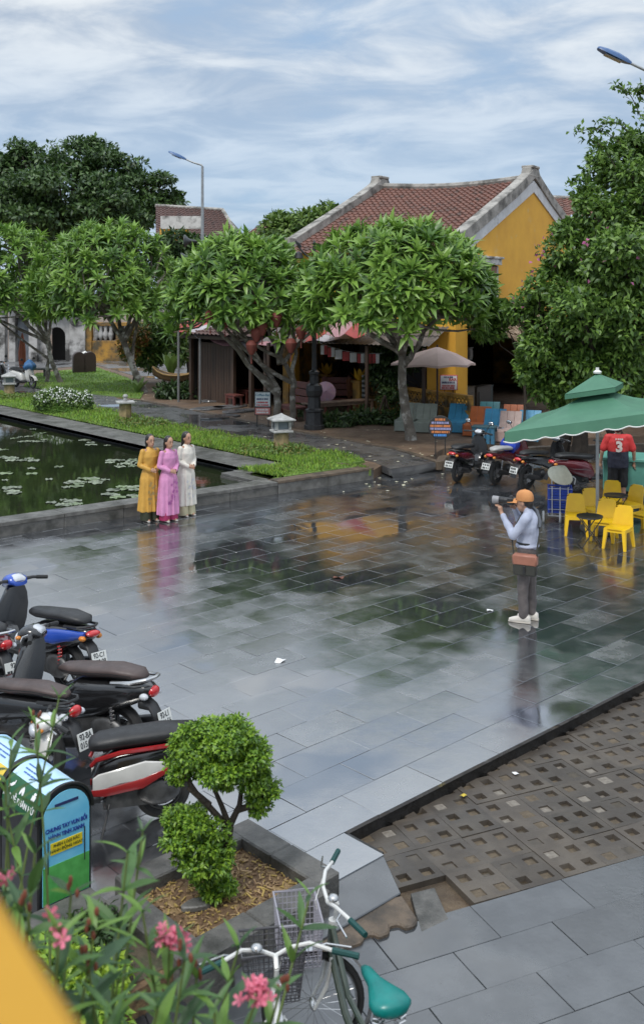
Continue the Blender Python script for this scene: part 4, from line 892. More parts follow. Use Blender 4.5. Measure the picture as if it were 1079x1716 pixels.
for s_ in (-1, 1): MB().tube([(s_ * .13, .02, -.1), (s_ * .13, .02, zc)], .016, 6).build('post', M_post, t)
text('BAR', .13, M_redp, t, (.12, -.034, zc + .09), (R(90), 0, 0), bold=.004)
for y0, mt in ((.17, M_navy), (0, M_navy), (-.1, M_redp), (-.17, M_redp)):
    mb = MB(); bars(mb, .42 if y0 < .1 else .3, zc + y0, 0, .06); mb.build('print', mt, t, smooth=0, loc=(-.01, -.034, 0))

# ---- parasol and deck chairs
g_ = G(726, 716, .2); t = thing('parasol', 'dusty pink beige parasol standing behind the deck chairs', 'parasol', g_); z1_ = AT(0, 609, g_.y).z - .2; z2_ = AT(0, 581, g_.y).z - .2
cn = MB(); n = 8; rr = 1.27
for k in range(n):
    a, b = 2 * math.pi * k / n, 2 * math.pi * (k + 1) / n; m_ = (a + b) / 2; pa, pb_ = V((rr * math.cos(a), rr * math.sin(a), z1_)), V((rr * math.cos(b), rr * math.sin(b), z1_)); top = V((.12, 0, z2_)); pm_ = (pa + pb_) / 2 * .985
    pm_.z = z1_ + .04; mid = [top.lerp(x, .5) + V((0, 0, .05 if i != 1 else -.0)) for i, x in enumerate((pa, pm_, pb_))]
    cn.add([top, *mid, pa, pm_, pb_], [(0, 1, 2), (0, 2, 3), (1, 4, 5, 2), (2, 5, 6, 3)]); cn.add([x - V((0, 0, .01)) for x in (top, *mid, pa, pm_, pb_)], [(2, 1, 0), (3, 2, 0), (2, 5, 4, 1), (3, 6, 5, 2)])
    cn.add([pa, pm_, pm_ - V((0, 0, .06)), pa - V((0, 0, .06))], [(0, 1, 2, 3)]); cn.add([pm_, pb_, pb_ - V((0, 0, .06)), pm_ - V((0, 0, .06))], [(0, 1, 2, 3)])
cn.build('canopy', mat('dusty_beige_canvas', (.62, .47, .42), .8, (.55, .41, .37), scale=3, transl=.12), t, smooth=20)
MB().tube([(.12, 0, -.1), (.12, 0, z2_ + .06)], .03, 8).build('pole', M_wood, t)
MB().lathe([(.3, -.05), (.3, .05), (.05, .09)], 14, T=M.Translation((.12, 0, 0))).build('base', M_stone2, t)
for k in range(8):
    a = 2 * math.pi * k / 8; MB().tube([(.12, 0, z1_ + .02), (rr * .55 * math.cos(a), rr * .55 * math.sin(a), z1_ + (z2_ - z1_) * .42)], .012, 4).build('rib', M_wood, t)
def deck(label, u, v, c, rz, w_=.6, bk=.55, z=.2, tilt=38):
    mt = mat('deck_paint_%02d%02d%02d' % tuple(int(x * 99) for x in c), c, .45, tuple(x * .8 for x in c), scale=5, dirt=tuple(x * .5 for x in c), dscale=4, dlo=.6, dhi=.75)
    t = thing('deck_chair', label, 'deck chair', G(u, v, z), rz, 'low painted deck chairs')       # faces local -y
    q_ = M.Rotation(R(-tilt), 3, 'X')
    for k in range(3): MB().box(tuple(V((0, .25, .3)) + q_ @ V(((k - 1) * w_ / 3, 0, bk / 2))), (w_ / 3 - .006, .03, bk), rot=q_).build('back_slat', mt, t, smooth=0, bevel=.005)
    for k in range(3): MB().box((0, -.35 + k * .25, .3), (w_, .24, .03)).build('seat_slat', mt, t, smooth=0, bevel=.005)
    for s_ in (-1, 1):
        MB().box((s_ * (w_ / 2 + .02), -.05, .16), (.035, .8, .32)).build('side_panel', mt, t, smooth=0, bevel=.008)
    MB().box((0, -.48, .16), (w_, .03, .28)).build('front_panel', mt, t, smooth=0, bevel=.008)
    return t
BL, OR, TE, PK, GR = (.06, .3, .5), (.5, .13, .035), (.03, .2, .22), (.5, .36, .32), (.28, .31, .27)
for lab, u, v, c, rz in [('sky blue deck chair nearest the round menu sign', 764, 722, BL, -20), ('orange deck chair between the sky blue and teal ones', 800, 728, OR, -20), ('dark teal deck chair standing in the back row', 818, 718, TE, -15), ('bright blue deck chair in the front middle of the row', 826, 733, BL, -18), ('orange deck chair in the back row behind the pale pink one', 857, 724, OR, -18), ('pale pink deck chair in front of the back orange one', 852, 738, PK, -18), ('blue deck chair half hidden by the green canopy', 884, 736, BL, -20), ('grey green deck chair left of the broad frangipani trunk', 684, 720, GR, -14), ('grey green deck chair right of the broad frangipani trunk', 712, 722, GR, -14)]: deck(lab, u, v, c, R(rz))
g_ = G(812, 742, .2); t = thing('crate_stool', 'small slatted blue stool between the orange and pink deck chairs', 'stool', g_, R(-18))
for k in range(5): MB().box((-.24 + k * .12, -.2, .22), (.09, .02, .44)).build('slat', mat('stool_blue', (.04, .16, .27), .5), t, smooth=0)
MB().box((0, 0, .44), (.64, .46, .04)).build('top', mat('stool_teal', (.03, .1, .13), .5), t, smooth=0, bevel=.008)
for sx in (-1, 1):
    for sy in (-1, 1): MB().box((sx * .28, sy * .18, .21), (.05, .05, .44)).build('leg', mat('stool_teal', (.03, .1, .13), .5), t, smooth=0)
t = thing('tripod_stand', 'crossed wooden easel legs beside the low plants', 'stand', G(645, 708, .2))
for dx, dy in ((-.3, 0), (.25, .1), (.05, .3)): MB().tube([(dx, dy, -.05), (0, 0, .85)], .03, 6).build('leg', M_wood, t)

# ---- lamp posts
g_ = G(527, 719, .2); t = thing('lamp_post', 'ornate black cast iron lamp post beside the forked tree', 'lamp post', g_); M_iron = mat('black_cast_iron', (.015, .016, .018), .4, (.03, .03, .033), scale=9, rough2=.55)
MB().lathe([(.3, -.05), (.3, .12), (.26, .14), (.24, .5), (.27, .53), (.27, .58), (.2, .62), (.18, .95), (.22, 1.0), (.25, 1.15), (.22, 1.3), (.14, 1.36), (.13, 1.6), (.16, 1.64), (.16, 1.7), (.09, 1.75)], 8).build('base', M_iron, t, smooth=20)
zt = AT(0, 412, g_.y).z - .2
MB().tube([(0, 0, 1.7), (0, 0, 2.2), (0, 0, zt)], [.085, .07, .05], 10).build('pole', M_iron, t)
for s_ in (-1, 1):
    sc_ = [(s_ * (.05 + .5 * math.sin(a * .5) * (1 if a < 4 else .85)), 0, zt - .35 + .5 * (1 - math.cos(a)) * .5) for a in [i * .45 for i in range(11)]]
    MB().tube(sc_, .03, 6).build('scroll', M_iron, t)
    MB().lathe([(.02, .12), (.1, .06), (.14, -.08), (.13, -.1)], 10, T=M.Translation((s_ * .46, 0, zt - .28))).build('lamp_hood', M_iron, t)
MB().lathe([(.02, .0), (.05, .08), (.0, .2)], 8, T=M.Translation((0, 0, zt))).build('finial', M_iron, t)
M_steel = mat('galvanised_steel', (.38, .4, .41), .45, (.3, .31, .32), metal=.6)
M_lhead = mat('blue_lamp_housing', (.05, .12, .28), .4)
def streetlamp(label, base, top, head, y, side=1):
    p = V(base); t = thing('street_lamp', label, 'street lamp', p); tp = AT(*top, y) - p; hd = AT(*head, y) - p
    MB().tube([(0, 0, -.1), (0, 0, tp.z * .5), (0, 0, tp.z)], [.1, .08, .06], 12).build('pole', M_steel, t)
    d = hd - tp; MB().tube([tp, tp + d * .06 + V((0, 0, .05)), tp + d * .5, hd], [.05, .045, .04, .035], 8).build('arm', M_steel, t)
    dn = d.normalized(); L_ = .8; e2 = V((0, 1, 0)); e3 = dn.cross(e2); e3 = e3 if e3.z > 0 else -e3; mb = MB(); rg_ = []
    for s_, w2, h2 in ((-.08, .05, .04), (.05, .1, .07), (.3, .16, .09), (.6, .15, .075), (.78, .1, .05), (.82, .05, .03)): rg_.append([hd + dn * s_ + e2 * w2 * x + e3 * h2 * z for x, z in ((-1, -.6), (-.9, .3), (-.5, 1), (.5, 1), (.9, .3), (1, -.6))])
    mb.rings(rg_); hdo = mb.build('lamp_head', M_lhead, t, smooth=50)
    vs_ = [hd + dn * s_ + e2 * w2 + e3 * -.07 for s_, w2 in ((.15, -.1), (.6, -.1), (.6, .1), (.15, .1))]; MB().add(vs_ + [x - e3 * .015 for x in vs_], [(0, 1, 2, 3), (7, 6, 5, 4), (0, 4, 5, 1), (1, 5, 6, 2), (2, 6, 7, 3), (3, 7, 4, 0)]).build('diffuser', mat('lamp_glass', (.25, .27, .3), .2), hdo, smooth=0)
    return t
lp = streetlamp('steel street lamp with loudspeakers rising behind the pond trees', (AT(340, 490, 48).x, 48, .2), (340, 279), (310, 266), 48)
for k, (u, v) in enumerate(((325, 404), (322, 430))):
    p = AT(u, v, 48) - lp.location; MB().lathe([(.06, -.25), (.08, 0), (.13, .12), (.3, .3), (.3, .33)], 14, T=M.Translation(p + V((-.1, 0, 0))) @ M.Rotation(R(-90 - 20 * k), 4, 'Y')).build('loudspeaker', mat('speaker_grey', (.05, .055, .06), .5), lp)
streetlamp('street lamp head on an arm reaching in at the top right', (AT(1150, 490, 25).x, 25.3, .2), (1150, 150), (1052, 104), 25)

# ---- stone lanterns
M_lst = mat('pale_stone', (.42, .42, .41), .65, (.3, .3, .29), scale=8, dirt=(.14, .14, .13), dscale=5, dlo=.55, dhi=.7); M_lpost = mat('ochre_stone_post', (.36, .27, .13), .7, (.22, .17, .09), scale=6, dirt=(.1, .085, .06), dscale=4, bump=.3)
def slantern(label, u, v, head=True):
    t = thing('stone_lantern', label, 'lantern', G(u, v, .24), R(18), 'stone lanterns on the pond lawn')
    MB().lathe([(.21, -.1), (.2, .1), (.19, .5)], 8).build('post', M_lpost, t, smooth=20)
    if head:
        MB().box((0, 0, .525), (.5, .5, .05)).build('slab', M_lst, t, smooth=0, bevel=.01)
        b = MB(); 
        for sx in (-1, 1):
            for sy in (-1, 1): b.box((sx * .17, sy * .17, .67), (.07, .07, .25))
        b.box((0, 0, .565), (.41, .41, .03)); b.box((0, 0, .785), (.41, .41, .03)); hb = b.build('lamp_box', M_lst, t, smooth=0)
        for k in range(4): MB().box((.15, 0, .675), (.012, .27, .2)).build('pane', mat('lantern_pane', (.16, .19, .21), .3), hb, smooth=0, rz=k * math.pi / 2)
        MB().lathe([(.42, .8), (.42, .83), (.05, .95), (.03, .97)], 4, T=M.Rotation(R(45), 4, 'Z')).build('roof', M_lst, t, smooth=0)
    else:
        MB().box((0, 0, .53), (.56, .56, .06)).build('slab', M_lst, t, smooth=0, bevel=.01); MB().lathe([(.06, .55), (.07, .6), (.05, .66), (.09, .72), (.05, .78)], 8).build('knob', M_lst, t)
slantern('complete stone lantern on the lawn nearest the plaza', 472, 757); slantern('broken stone lantern post without its head', 211, 702, False); slantern('stone lantern at the far left end of the lawn', 17, 666)
# ---- boat planter
g_ = G(298, 660, .2); t = thing('boat_planter', 'old wooden boat on trestles used as a planter', 'boat', g_, R(-4)); zb = AT(0, 640, g_.y).z - .2; M_boat = mat('boat_timber', (.17, .1, .045), .6, (.1, .06, .03), scale=7)
hull = MB(); rg_ = []; inn = []
for k in range(9):
    s_ = k / 8 * 2 - 1; w2 = .34 * (1 - s_ ** 4) + .03; up = .32 * abs(s_) ** 2.6; x = s_ * 1.0
    rg_.append([V((x, -w2, zb + .28 + up)), V((x, -w2 * .7, zb + .08 + up * .9)), V((x, 0, zb + up * .85)), V((x, w2 * .7, zb + .08 + up * .9)), V((x, w2, zb + .28 + up)), V((x, w2 * .88, zb + .27 + up)), V((x, 0, zb + .1 + up)), V((x, -w2 * .88, zb + .27 + up))])
hull.rings(rg_).build('hull', M_boat, t)
MB().tube([r_[0] for r_ in rg_], .03, 6).tube([r_[4] for r_ in rg_], .03, 6).build('gunwale', mat('ochre_gunwale', (.32, .2, .07), .6), t)
for sx in (-.55, .55):
    for sy in (-1, 1): MB().tube([(sx + sy * .1, sy * .3, -.05), (sx - sy * .02, sy * .12, zb + .1)], .035, 6).build('trestle_leg', M_wood, t)
# ---- brown bin, stone bench, old gate
g_ = G(142, 624, .22); t = thing('litter_bin', 'brown round-topped litter bin with white cloth on top', 'bin', g_, R(20)); M_bb = mat('brown_bin', (.04, .024, .02), .5)
b = MB()
for s_ in (-1, 1): b.prism([(-.3, .0), (.3, 0), (.3, .75)] + [(.3 * math.cos(a), .75 + .3 * math.sin(a)) for a in [i * math.pi / 8 for i in range(1, 8)]] + [(-.3, .75)], -.25, .25, T=M.Translation((s_ * .265, 0, 0)) @ M.Rotation(R(90), 4, 'X'))
b.build('body', M_bb, t, smooth=40, bevel=.015)
c_ = MB(); vs_ = [(x * .14, y * .2, 1.06 - .12 * x * x * .6 - .05 * (y * y) + .02 * math.sin(5 * x + 3 * y)) for x in (-2, -1, 0, 1, 2) for y in (-1, 0, 1)]; c_.add(vs_, [(3 * i + j, 3 * i + j + 1, 3 * i + j + 4, 3 * i + j + 3) for i in range(4) for j in range(2)]).build('cloth', mat('white_cloth', (.75, .74, .7), .8), t, loc=(.05, 0, .02))
g_ = G(62, 633, .22); t = thing('stone_bench', 'grey stone bench slab behind the parked white motorbike', 'bench', g_); MB().box((0, 0, .42), (1.5, .45, .1)).build('seat', M_stone, t, smooth=0, bevel=.02)
for s_ in (-1, 1): MB().box((s_ * .5, 0, .18), (.25, .38, .4)).build('leg', M_stone2, t, smooth=0, bevel=.02)
yg = 60; gt = thing('old_gate', 'weathered whitewashed temple gate with arched doorway at far left', 'gate', (AT(60, 490, yg).x, yg, .2)); M_old = mat('peeling_whitewash', (.5, .49, .48), .8, (.3, .29, .28), scale=1.6, bump=.4, dirt=(.05, .048, .045), dscale=.8, dlo=.47, dhi=.6)
def GX(u): return AT(u, 490, yg).x - gt.location.x
def GZ(v): return AT(0, v, yg).z - .2
def gbox(nm, u0, u1, v0, v1, mt, y=0, d=.4): return MB().box(((GX(u0) + GX(u1)) / 2, y, (GZ(v0) + GZ(v1)) / 2), (GX(u1) - GX(u0), d, GZ(v0) - GZ(v1))).build(nm, mt, gt, smooth=0, bevel=.02)
arch = MB(); au0, au1, av = GX(82), GX(112), GZ(548); r_ = (au1 - au0) / 2; pts = [(GX(66), 0), (au0, 0), (au0, av - r_)] + [((au0 + au1) / 2 - r_ * math.cos(a), av - r_ + r_ * math.sin(a)) for a in [i * math.pi / 8 for i in range(1, 8)]] + [(au1, av - r_), (au1, 0), (GX(146), 0), (GX(146), GZ(524)), (GX(66), GZ(524))]
arch.prism([(x, z, 0) for x, z in pts], -.2, .2, T=M.Rotation(R(90), 4, 'X')).build('arch_wall', M_old, gt, smooth=0, bevel=.02)
gbox('pillar', 20, 31, 505, 606, M_old, -.2, .6); gbox('pillar', 54, 68, 510, 606, M_old, -.25, .7); gbox('pillar', 120, 146, 512, 606, M_old, -.15, .5); gbox('door_panel', 30, 56, 532, 606, mat('grey_blue_door', (.16, .18, .21), .7, (.08, .09, .1), scale=1.2, dirt=(.3, .32, .34), dscale=.9), .1, .2)
gbox('lintel', 20, 68, 520, 532, M_greyp, -.1, .6); gbox('pillar', -20, 12, 500, 606, M_old, 0, .6)
gbox('passage_shade_panel', 80, 114, 545, 606, M_dark, 1.2, .2); gbox('cornice', 66, 150, 516, 525, M_greyp, -.1, .8)  # near-black panel behind the arch stands for the shade inside
tiled(MB(), V((GX(0), .6, GZ(492))), V((GX(160), .6, GZ(500))), V((GX(160), -.9, GZ(518))), V((GX(0), -.9, GZ(514))), pitch=.4, course=.5, amp=.1).build('roof', M_tiled, gt, smooth=50)
MB().lathe([(.5, -.05), (.5, .05), (.3, .08)], 16, T=M.Translation((GX(133), -.42, GZ(531))) @ M.Rotation(R(90), 4, 'X')).build('medallion', M_old, gt)
wl = thing('garden_wall', 'stained ochre garden wall with baluster openings beside the old gate', 'wall', (AT(180, 490, yg).x, yg, .2)); ox = gt.location.x - wl.location.x
def wbox(nm, u0, u1, v0, v1, mt, d=.3): return MB().box((ox + (GX(u0) + GX(u1)) / 2, 0, (GZ(v0) + GZ(v1)) / 2), (GX(u1) - GX(u0), d, GZ(v0) - GZ(v1))).build(nm, mt, wl, smooth=0, bevel=.015)
wbox('pier', 144, 156, 530, 606, M_yel2, .5); wbox('lower_wall', 156, 260, 571, 606, M_yel2); wbox('top_beam', 156, 260, 540, 546, M_yel2, .35); wbox('pier', 196, 204, 546, 571, M_yel2, .36)
for u in (162, 170, 178, 187, 212, 222, 232): MB().lathe([(.06, 0), (.14, .2), (.17, .4), (.09, .6), (.12, .86)], 10, T=M.Translation((ox + GX(u), 0, GZ(571)))).build('baluster', M_old, wl)
wbox('baluster_shade_panel', 156, 260, 546, 571, M_dark, .06).location.y = .5  # near-black sheet stands in for the shade behind the balusters
# ---- red silk lanterns in the tree, bunting
M_lan = mat('faded_red_lantern', (.22, .055, .04), .7, (.15, .04, .03), transl=.15)
lm = MB().lathe([(.03, -.18), (.06, -.17), (.13, -.02), (.15, .08), (.1, .17), (.05, .2)], 10).mesh('body', M_lan); ls_ = MB().tube([(0, 0, .2), (0, 0, .75)], .006, 4).mesh('cord', M_wood); lt = MB().tube([(0, 0, -.18), (0, 0, -.4)], [.012, .02], 5).mesh('tassel', M_lan)
for k, (u, v, y, lab) in enumerate([(372, 508, 30.2, 'highest'), (422, 511, 30.4, 'high, above the trunk fork'), (464, 536, 30.0, 'right of centre under the leaves'), (505, 557, 30.2, 'beside the black lamp post'), (488, 580, 29.8, 'lowest right'), (422, 583, 29.9, 'lowest left'), (430, 562, 30.6, 'just above the lowest left one'), (440, 551, 30.9, 'behind the left limb'), (353, 533, 30.4, 'leftmost'), (378, 538, 30.1, 'second from the left'), (513, 522, 30.9, 'high beside the lamp post')]):
    y = 28.75 if v > 530 else y - 1.2; p = AT(u, v, y); t = thing('red_lantern', 'faded red silk lantern hanging in the forked frangipani, ' + lab, 'lantern', p, group='red lanterns in the frangipani'); obj('body', lm, t); obj('cord', ls_, t); obj('tassel', lt, t); t.scale = (1.1,) * 3
bt = thing('bunting', 'string of red and white flags across the dark cafe doorway', 'bunting', AT(540, 577, 33.5)); o = bt.location; a, b = AT(536, 575, 33.5) - o, AT(640, 592, 32.8) - o
MB().tube([a.lerp(b, k / 8) - V((0, 0, .12 * math.sin(math.pi * k / 8))) for k in range(9)], .006, 4).build('string', M_wprint, bt)
for k in range(8):
    p = a.lerp(b, (k + .6) / 8.4) - V((0, 0, .12 * math.sin(math.pi * (k + .6) / 8.4)))
    MB().box((p.x - .055, p.y, p.z - .17), (.11, .008, .3)).build('flag', M_redp if k % 2 else M_wprint, bt, smooth=0); MB().box((p.x + .055, p.y, p.z - .17), (.11, .008, .3)).build('flag', M_wprint if k % 3 else M_redp, bt, smooth=0)

# ================================================================== MOTORBIKES
M_rub = mat('tyre_rubber', (.012, .012, .012), .7, (.02, .02, .02), scale=20); M_blk = mat('black_plastic', (.014, .014, .015), .38, (.02, .02, .021), scale=12, rough2=.5); M_eng = mat('engine_metal', (.12, .12, .12), .45, (.06, .06, .06), metal=.7, scale=9)
M_chr = mat('brushed_alloy', (.55, .55, .55), .25, (.45, .45, .45), metal=.9); M_lens = mat('clear_lens', (.55, .57, .6), .12, (.4, .42, .45), coat=.5); M_redl = mat('red_lens', (.5, .012, .015), .15, (.4, .01, .012), coat=.6); M_amb = mat('amber_lens', (.6, .2, .02), .2)
M_plate = mat('plate_white', (.62, .63, .6), .5, (.56, .57, .54)); M_ptxt = mat('plate_black', (.02, .02, .02), .5)
def paint(n, c): return mat('bike_paint_' + n, c, .22, tuple(x * .85 for x in c), scale=5, coat=.6)
def wet_seat(n, c): return mat('seat_' + n, c, .38, tuple(x * .7 for x in c), scale=8, bump=.15, bscale=90, rough2=.55)
def wheel(t, x, r, wd, steer=0, name='wheel', spokes=5):
    w_ = bpy.data.objects.new(name, None); col.objects.link(w_); w_.parent = t; w_.location = (x, 0, r); w_.rotation_euler.z = steer; w_.empty_display_size = .05
    n = 26; tr = wd / 2
    MB().rings([[V(((r - tr + tr * math.cos(b)) * math.cos(a), tr * .95 * math.sin(b), (r - tr + tr * math.cos(b)) * math.sin(a))) for b in [k * math.pi / 4 for k in range(8)]] for a in [2 * math.pi * i / n for i in range(n)]], closed=True).build('tyre', M_rub, w_)
    mb = MB(); ri = r - wd * .95
    mb.rings([[V(((ri + .018 * math.cos(b)) * math.cos(a), .03 * math.sin(b), (ri + .018 * math.cos(b)) * math.sin(a))) for b in [k * math.pi / 3 for k in range(6)]] for a in [2 * math.pi * i / n for i in range(n)]], closed=True)
    for k in range(spokes):
        a = 2 * math.pi * k / spokes; mb.tube([(.04 * math.cos(a), 0, .04 * math.sin(a)), (ri * math.cos(a + .12), 0, ri * math.sin(a + .12))], [.022, .016], 6)
    mb.lathe([(.05, -.05), (.06, 0), (.05, .05)], 12, T=M.Rotation(R(90), 4, 'X')); mb.build('rim', M_eng, w_)
    mb = MB(); mb.lathe([(.1, .055), (.1, .06)], 18, T=M.Rotation(R(90), 4, 'X')); mb.build('brake_disc', M_chr, w_)
    return w_
def scooter(label, loc, heading, body, seat, accent=None, rail=False, plate=None, steer=0, mirrors=True, group='motorbikes parked', tail='round', dash=M_lens, flat=False, slim=False, stripe=None, far=False, apron=None, side=None, lean=4, cowl=None, scale=1):
    t = thing('motorbike', label, 'motorbike', loc, yaw(heading[0], heading[1]), group, scale); t.rotation_euler.x = R(lean)
    apron = apron or body; k_ = .82 if slim else 1
    wheel(t, .66, .265, .085, steer, 'front_wheel'); wheel(t, -.6, .265, .1, 0, 'rear_wheel')
    sec = [(-.97, 0, .69, .05, .035), (-.9, 0, .68, .1, .075), (-.72, 0, .635, .15, .115), (-.45, 0, .56, .165, .17), (-.18, 0, .5, .155, .2), (-.02, 0, .43, .13, .2), (.05, 0, .37, .11, .12)]
    if slim: sec = [(-.97, 0, .7, .04, .03), (-.85, 0, .69, .09, .06), (-.5, 0, .64, .12, .09), (-.15, 0, .58, .1, .12), (.1, 0, .5, .07, .14), (.3, 0, .5, .06, .12)]
    bd = MB().loft(sec, 18, 2.7).build('body', body, t, smooth=60)
    if flat: ss = [(-.93, 0, .76, .1, .03), (-.9, 0, .79, .15, .06), (-.6, 0, .8, .165, .075), (-.25, 0, .79, .16, .075), (-.02, 0, .775, .15, .07), (.06, 0, .76, .11, .05), (.08, 0, .75, .07, .03)]
    else: ss = [(-.86, 0, .8, .06, .02), (-.78, 0, .815, .125, .045), (-.55, 0, .815, .15, .055), (-.32, 0, .785, .15, .055), (-.1, 0, .76, .13, .055), (.03, 0, .75, .09, .045), (.09, 0, .735, .05, .025)]
    if slim: ss = [(x, y, z, w2 * .85, h2 * .85) for x, y, z, w2, h2 in ss]
    so_ = MB().loft(ss, 18, 2.5).build('seat', seat, t, smooth=70)
    if not far:
        P = [(x, w2 * .96, z - h2 * .15) for x, y, z, w2, h2 in ss[1:-1]]; MB().tube(P, .006, 4).tube([(x, -y, z) for x, y, z in P], .006, 4).build('piping', M_blk, so_)
    if accent:                                             # coloured side panels
        for s_ in (-1, 1):
            MB().loft([(-.93, s_ * .075, .69, .035, .03), (-.75, s_ * .125, .655, .035, .06), (-.5, s_ * .145, .6, .035, .085), (-.25, s_ * .14, .56, .03, .07), (-.05, s_ * .12, .5, .025, .03)], 12, 2.2).build('side_panel', accent, t, smooth=60)
    if stripe:
        for s_ in (-1, 1):
            MB().tube([(-.9, s_ * .14, .725), (-.6, s_ * .168, .725), (-.2, s_ * .163, .71), (.02, s_ * .14, .66), (.06, s_ * .1, .6)], .022, 6).build('red_trim', stripe, t)
            mb = MB(); mb.loft([(-.6, s_ * .165, .55, .014, .035), (-.42, s_ * .172, .53, .014, .085), (-.2, s_ * .16, .5, .014, .07), (0, s_ * .128, .45, .014, .075), (.05, s_ * .118, .43, .012, .06)], 10, 3).build('white_panel', side, t, smooth=30)
            MB().loft([(-.66, s_ * .17, .52, .01, .02), (-.4, s_ * .178, .42, .012, .05), (-.05, s_ * .14, .36, .012, .04), (.06, s_ * .12, .36, .01, .03)], 10, 2.6).build('red_panel', stripe, t, smooth=40)
    if not slim: MB().loft([(-.02, 0, .3, .13, .05), (.1, 0, .3, .155, .035), (.35, 0, .3, .165, .035), (.47, 0, .34, .15, .05)], 14, 4).build('floorboard', M_blk, t, smooth=50)
    # leg shield, curved panel
    fr = MB(); rg_ = []
    for z, x, w2, th_ in ((.3, .5, .13, .05), (.4, .52, .19, .045), (.55, .5, .215, .04), (.72, .47, .2, .045), (.86, .44, .15, .06), (.94, .42, .1, .06)):
        rg_.append([V((x + (.5 - abs(y)) * .0 + th_ * c + .06 * (1 - y * y) , y * w2, z)) for y, c in ((-1, -.4), (-1, .2), (-.6, .8), (0, 1), (.6, .8), (1, .2), (1, -.4), (.5, -.9), (0, -1), (-.5, -.9))])
    fr.rings(rg_); fo = fr.build('leg_shield', apron, t, smooth=60)
    if stripe: MB().loft([(.42, .0, .43, .2, .05), (.52, 0, .5, .215, .08), (.6, 0, .5, .15, .09), (.66, 0, .5, .06, .06)], 14, 2.4).build('apron_lower', stripe, t, smooth=50)
    # front fender
    MB().rings([[V((.66 + .315 * math.cos(a), y, .265 + .315 * math.sin(a) - abs(y) * .3)) for y in (-.075, -.05, 0, .05, .075)] + [V((.66 + .3 * math.cos(a), y, .265 + .3 * math.sin(a) - abs(y) * .3)) for y in (.07, .0, -.07)] for a in [R(q_) for q_ in range(20, 165, 16)]]).build('front_fender', apron if not slim else body, t, smooth=60)
    for s_ in (-1, 1): MB().tube([(.66, s_ * .07, .265), (.56, s_ * .07, .58), (.5, s_ * .05, .75)], .024, 8).build('fork_leg', M_blk, t)
    # steering head turns with the bars
    h = bpy.data.objects.new('handlebar', None); col.objects.link(h); h.parent = t; h.location = (.44, 0, .95); h.rotation_euler.z = steer; h.empty_display_size = .05
    MB().loft([(-.1, 0, .04, .09, .03), (-.05, 0, .06, .125, .055), (.03, 0, .06, .13, .07), (.1, 0, .03, .11, .075), (.15, 0, .0, .06, .05)], 14, 2.4).build('cowl', cowl or apron, h, smooth=60)
    MB().loft([(-.1, 0, .065, .06, .014), (-.085, 0, .085, .08, .02), (-.02, 0, .112, .07, .02), (.0, 0, .115, .04, .012)], 12, 2.4).build('dashboard', dash, h, smooth=60)
    MB().ell((.14, 0, .0), (.035, .085, .055), 12, 8).build('headlight', M_lens, h)
    for s_ in (-1, 1):
        MB().tube([(-.02, s_ * .1, .06), (-.04, s_ * .2, .07), (-.09, s_ * .33, .06)], [.022, .018, .018], 8).build('bar', M_blk, h); MB().tube([(-.06, s_ * .24, .068), (-.1, s_ * .36, .058)], .022, 8).build('grip', M_rub, h)
        MB().tube([(-.01, s_ * .17, .07), (.03, s_ * .21, .06), (.0, s_ * .33, .05)], [.01, .008, .007], 6).build('brake_lever', M_chr, h)
        MB().ell((.1, s_ * .13, .03), (.03, .025, .02), 8, 6).build('indicator', M_amb, h)
        if mirrors:
            MB().tube([(-.03, s_ * .18, .08), (-.02, s_ * .22, .2), (-.03, s_ * .26, .26)], .007, 6).build('mirror_stalk', M_blk, h); q_ = M.Rotation(R(-12), 3, 'Y')
            mi = MB().ell((-.03, s_ * .29, .3), (.022, .075, .05), 12, 8, rot=q_).build('mirror', M_blk, h); MB().ell((-.045, s_ * .29, .3), (.012, .062, .04), 12, 6, rot=q_).build('mirror_glass', mat('mirror_glass', (.7, .73, .76), .05, metal=1), h)
    # tail
    if tail == 'round': MB().ell((-.955, 0, .685), (.04, .07, .05), 14, 10).build('tail_light', M_redl, t)
    else: MB().ell((-.96, 0, .7), (.05, .09, .035), 12, 8).build('tail_light', M_redl, t)
    for s_ in (-1, 1): MB().ell((-.92, s_ * .105, .655), (.045, .035, .03), 10, 6).build('indicator', M_lens if tail == 'round' else M_amb, t)
    MB().loft([(-.84, 0, .58, .08, .06), (-.95, 0, .55, .07, .03), (-1.03, 0, .45, .07, .018), (-1.1, 0, .33, .075, .012)], 10, 3).build('mudguard', M_blk, t, smooth=50)
    if rail:
        MB().tube([(-.6, .16, .74), (-.8, .165, .77), (-.93, .1, .8), (-.96, 0, .805), (-.93, -.1, .8), (-.8, -.165, .77), (-.6, -.16, .74)], .018, 8).build('grab_rail', M_chr, t)
    else: MB().tube([(-.65, .14, .74), (-.86, .13, .76), (-.92, .06, .765), (-.92, -.06, .765), (-.86, -.13, .76), (-.65, -.14, .74)], .014, 6).build('grab_rail', M_blk, t)
    if plate:
        q_ = Euler((R(90 - 18), 0, R(-90))); pl = MB().box((0, 0, 0), (.19, .14, .006)).build('number_plate', M_plate, t, smooth=0, bevel=.002, loc=(-1.085, 0, .47)); pl.rotation_euler = (R(72), 0, R(-90))
        for k, s_ in enumerate(plate):
            if s_ == '#':
                mb = MB(); bars(mb, .15, 0, 0, .045); o = mb.build('lettering', M_ptxt, pl, smooth=0, loc=(0, .033 - .066 * k, .004)); o.rotation_euler.x = R(90)
            else: text(s_, .068, M_ptxt, pl, (0, .033 - .066 * k, .004), (0, 0, 0), depth=.0008, sx=.85, bold=.0012)
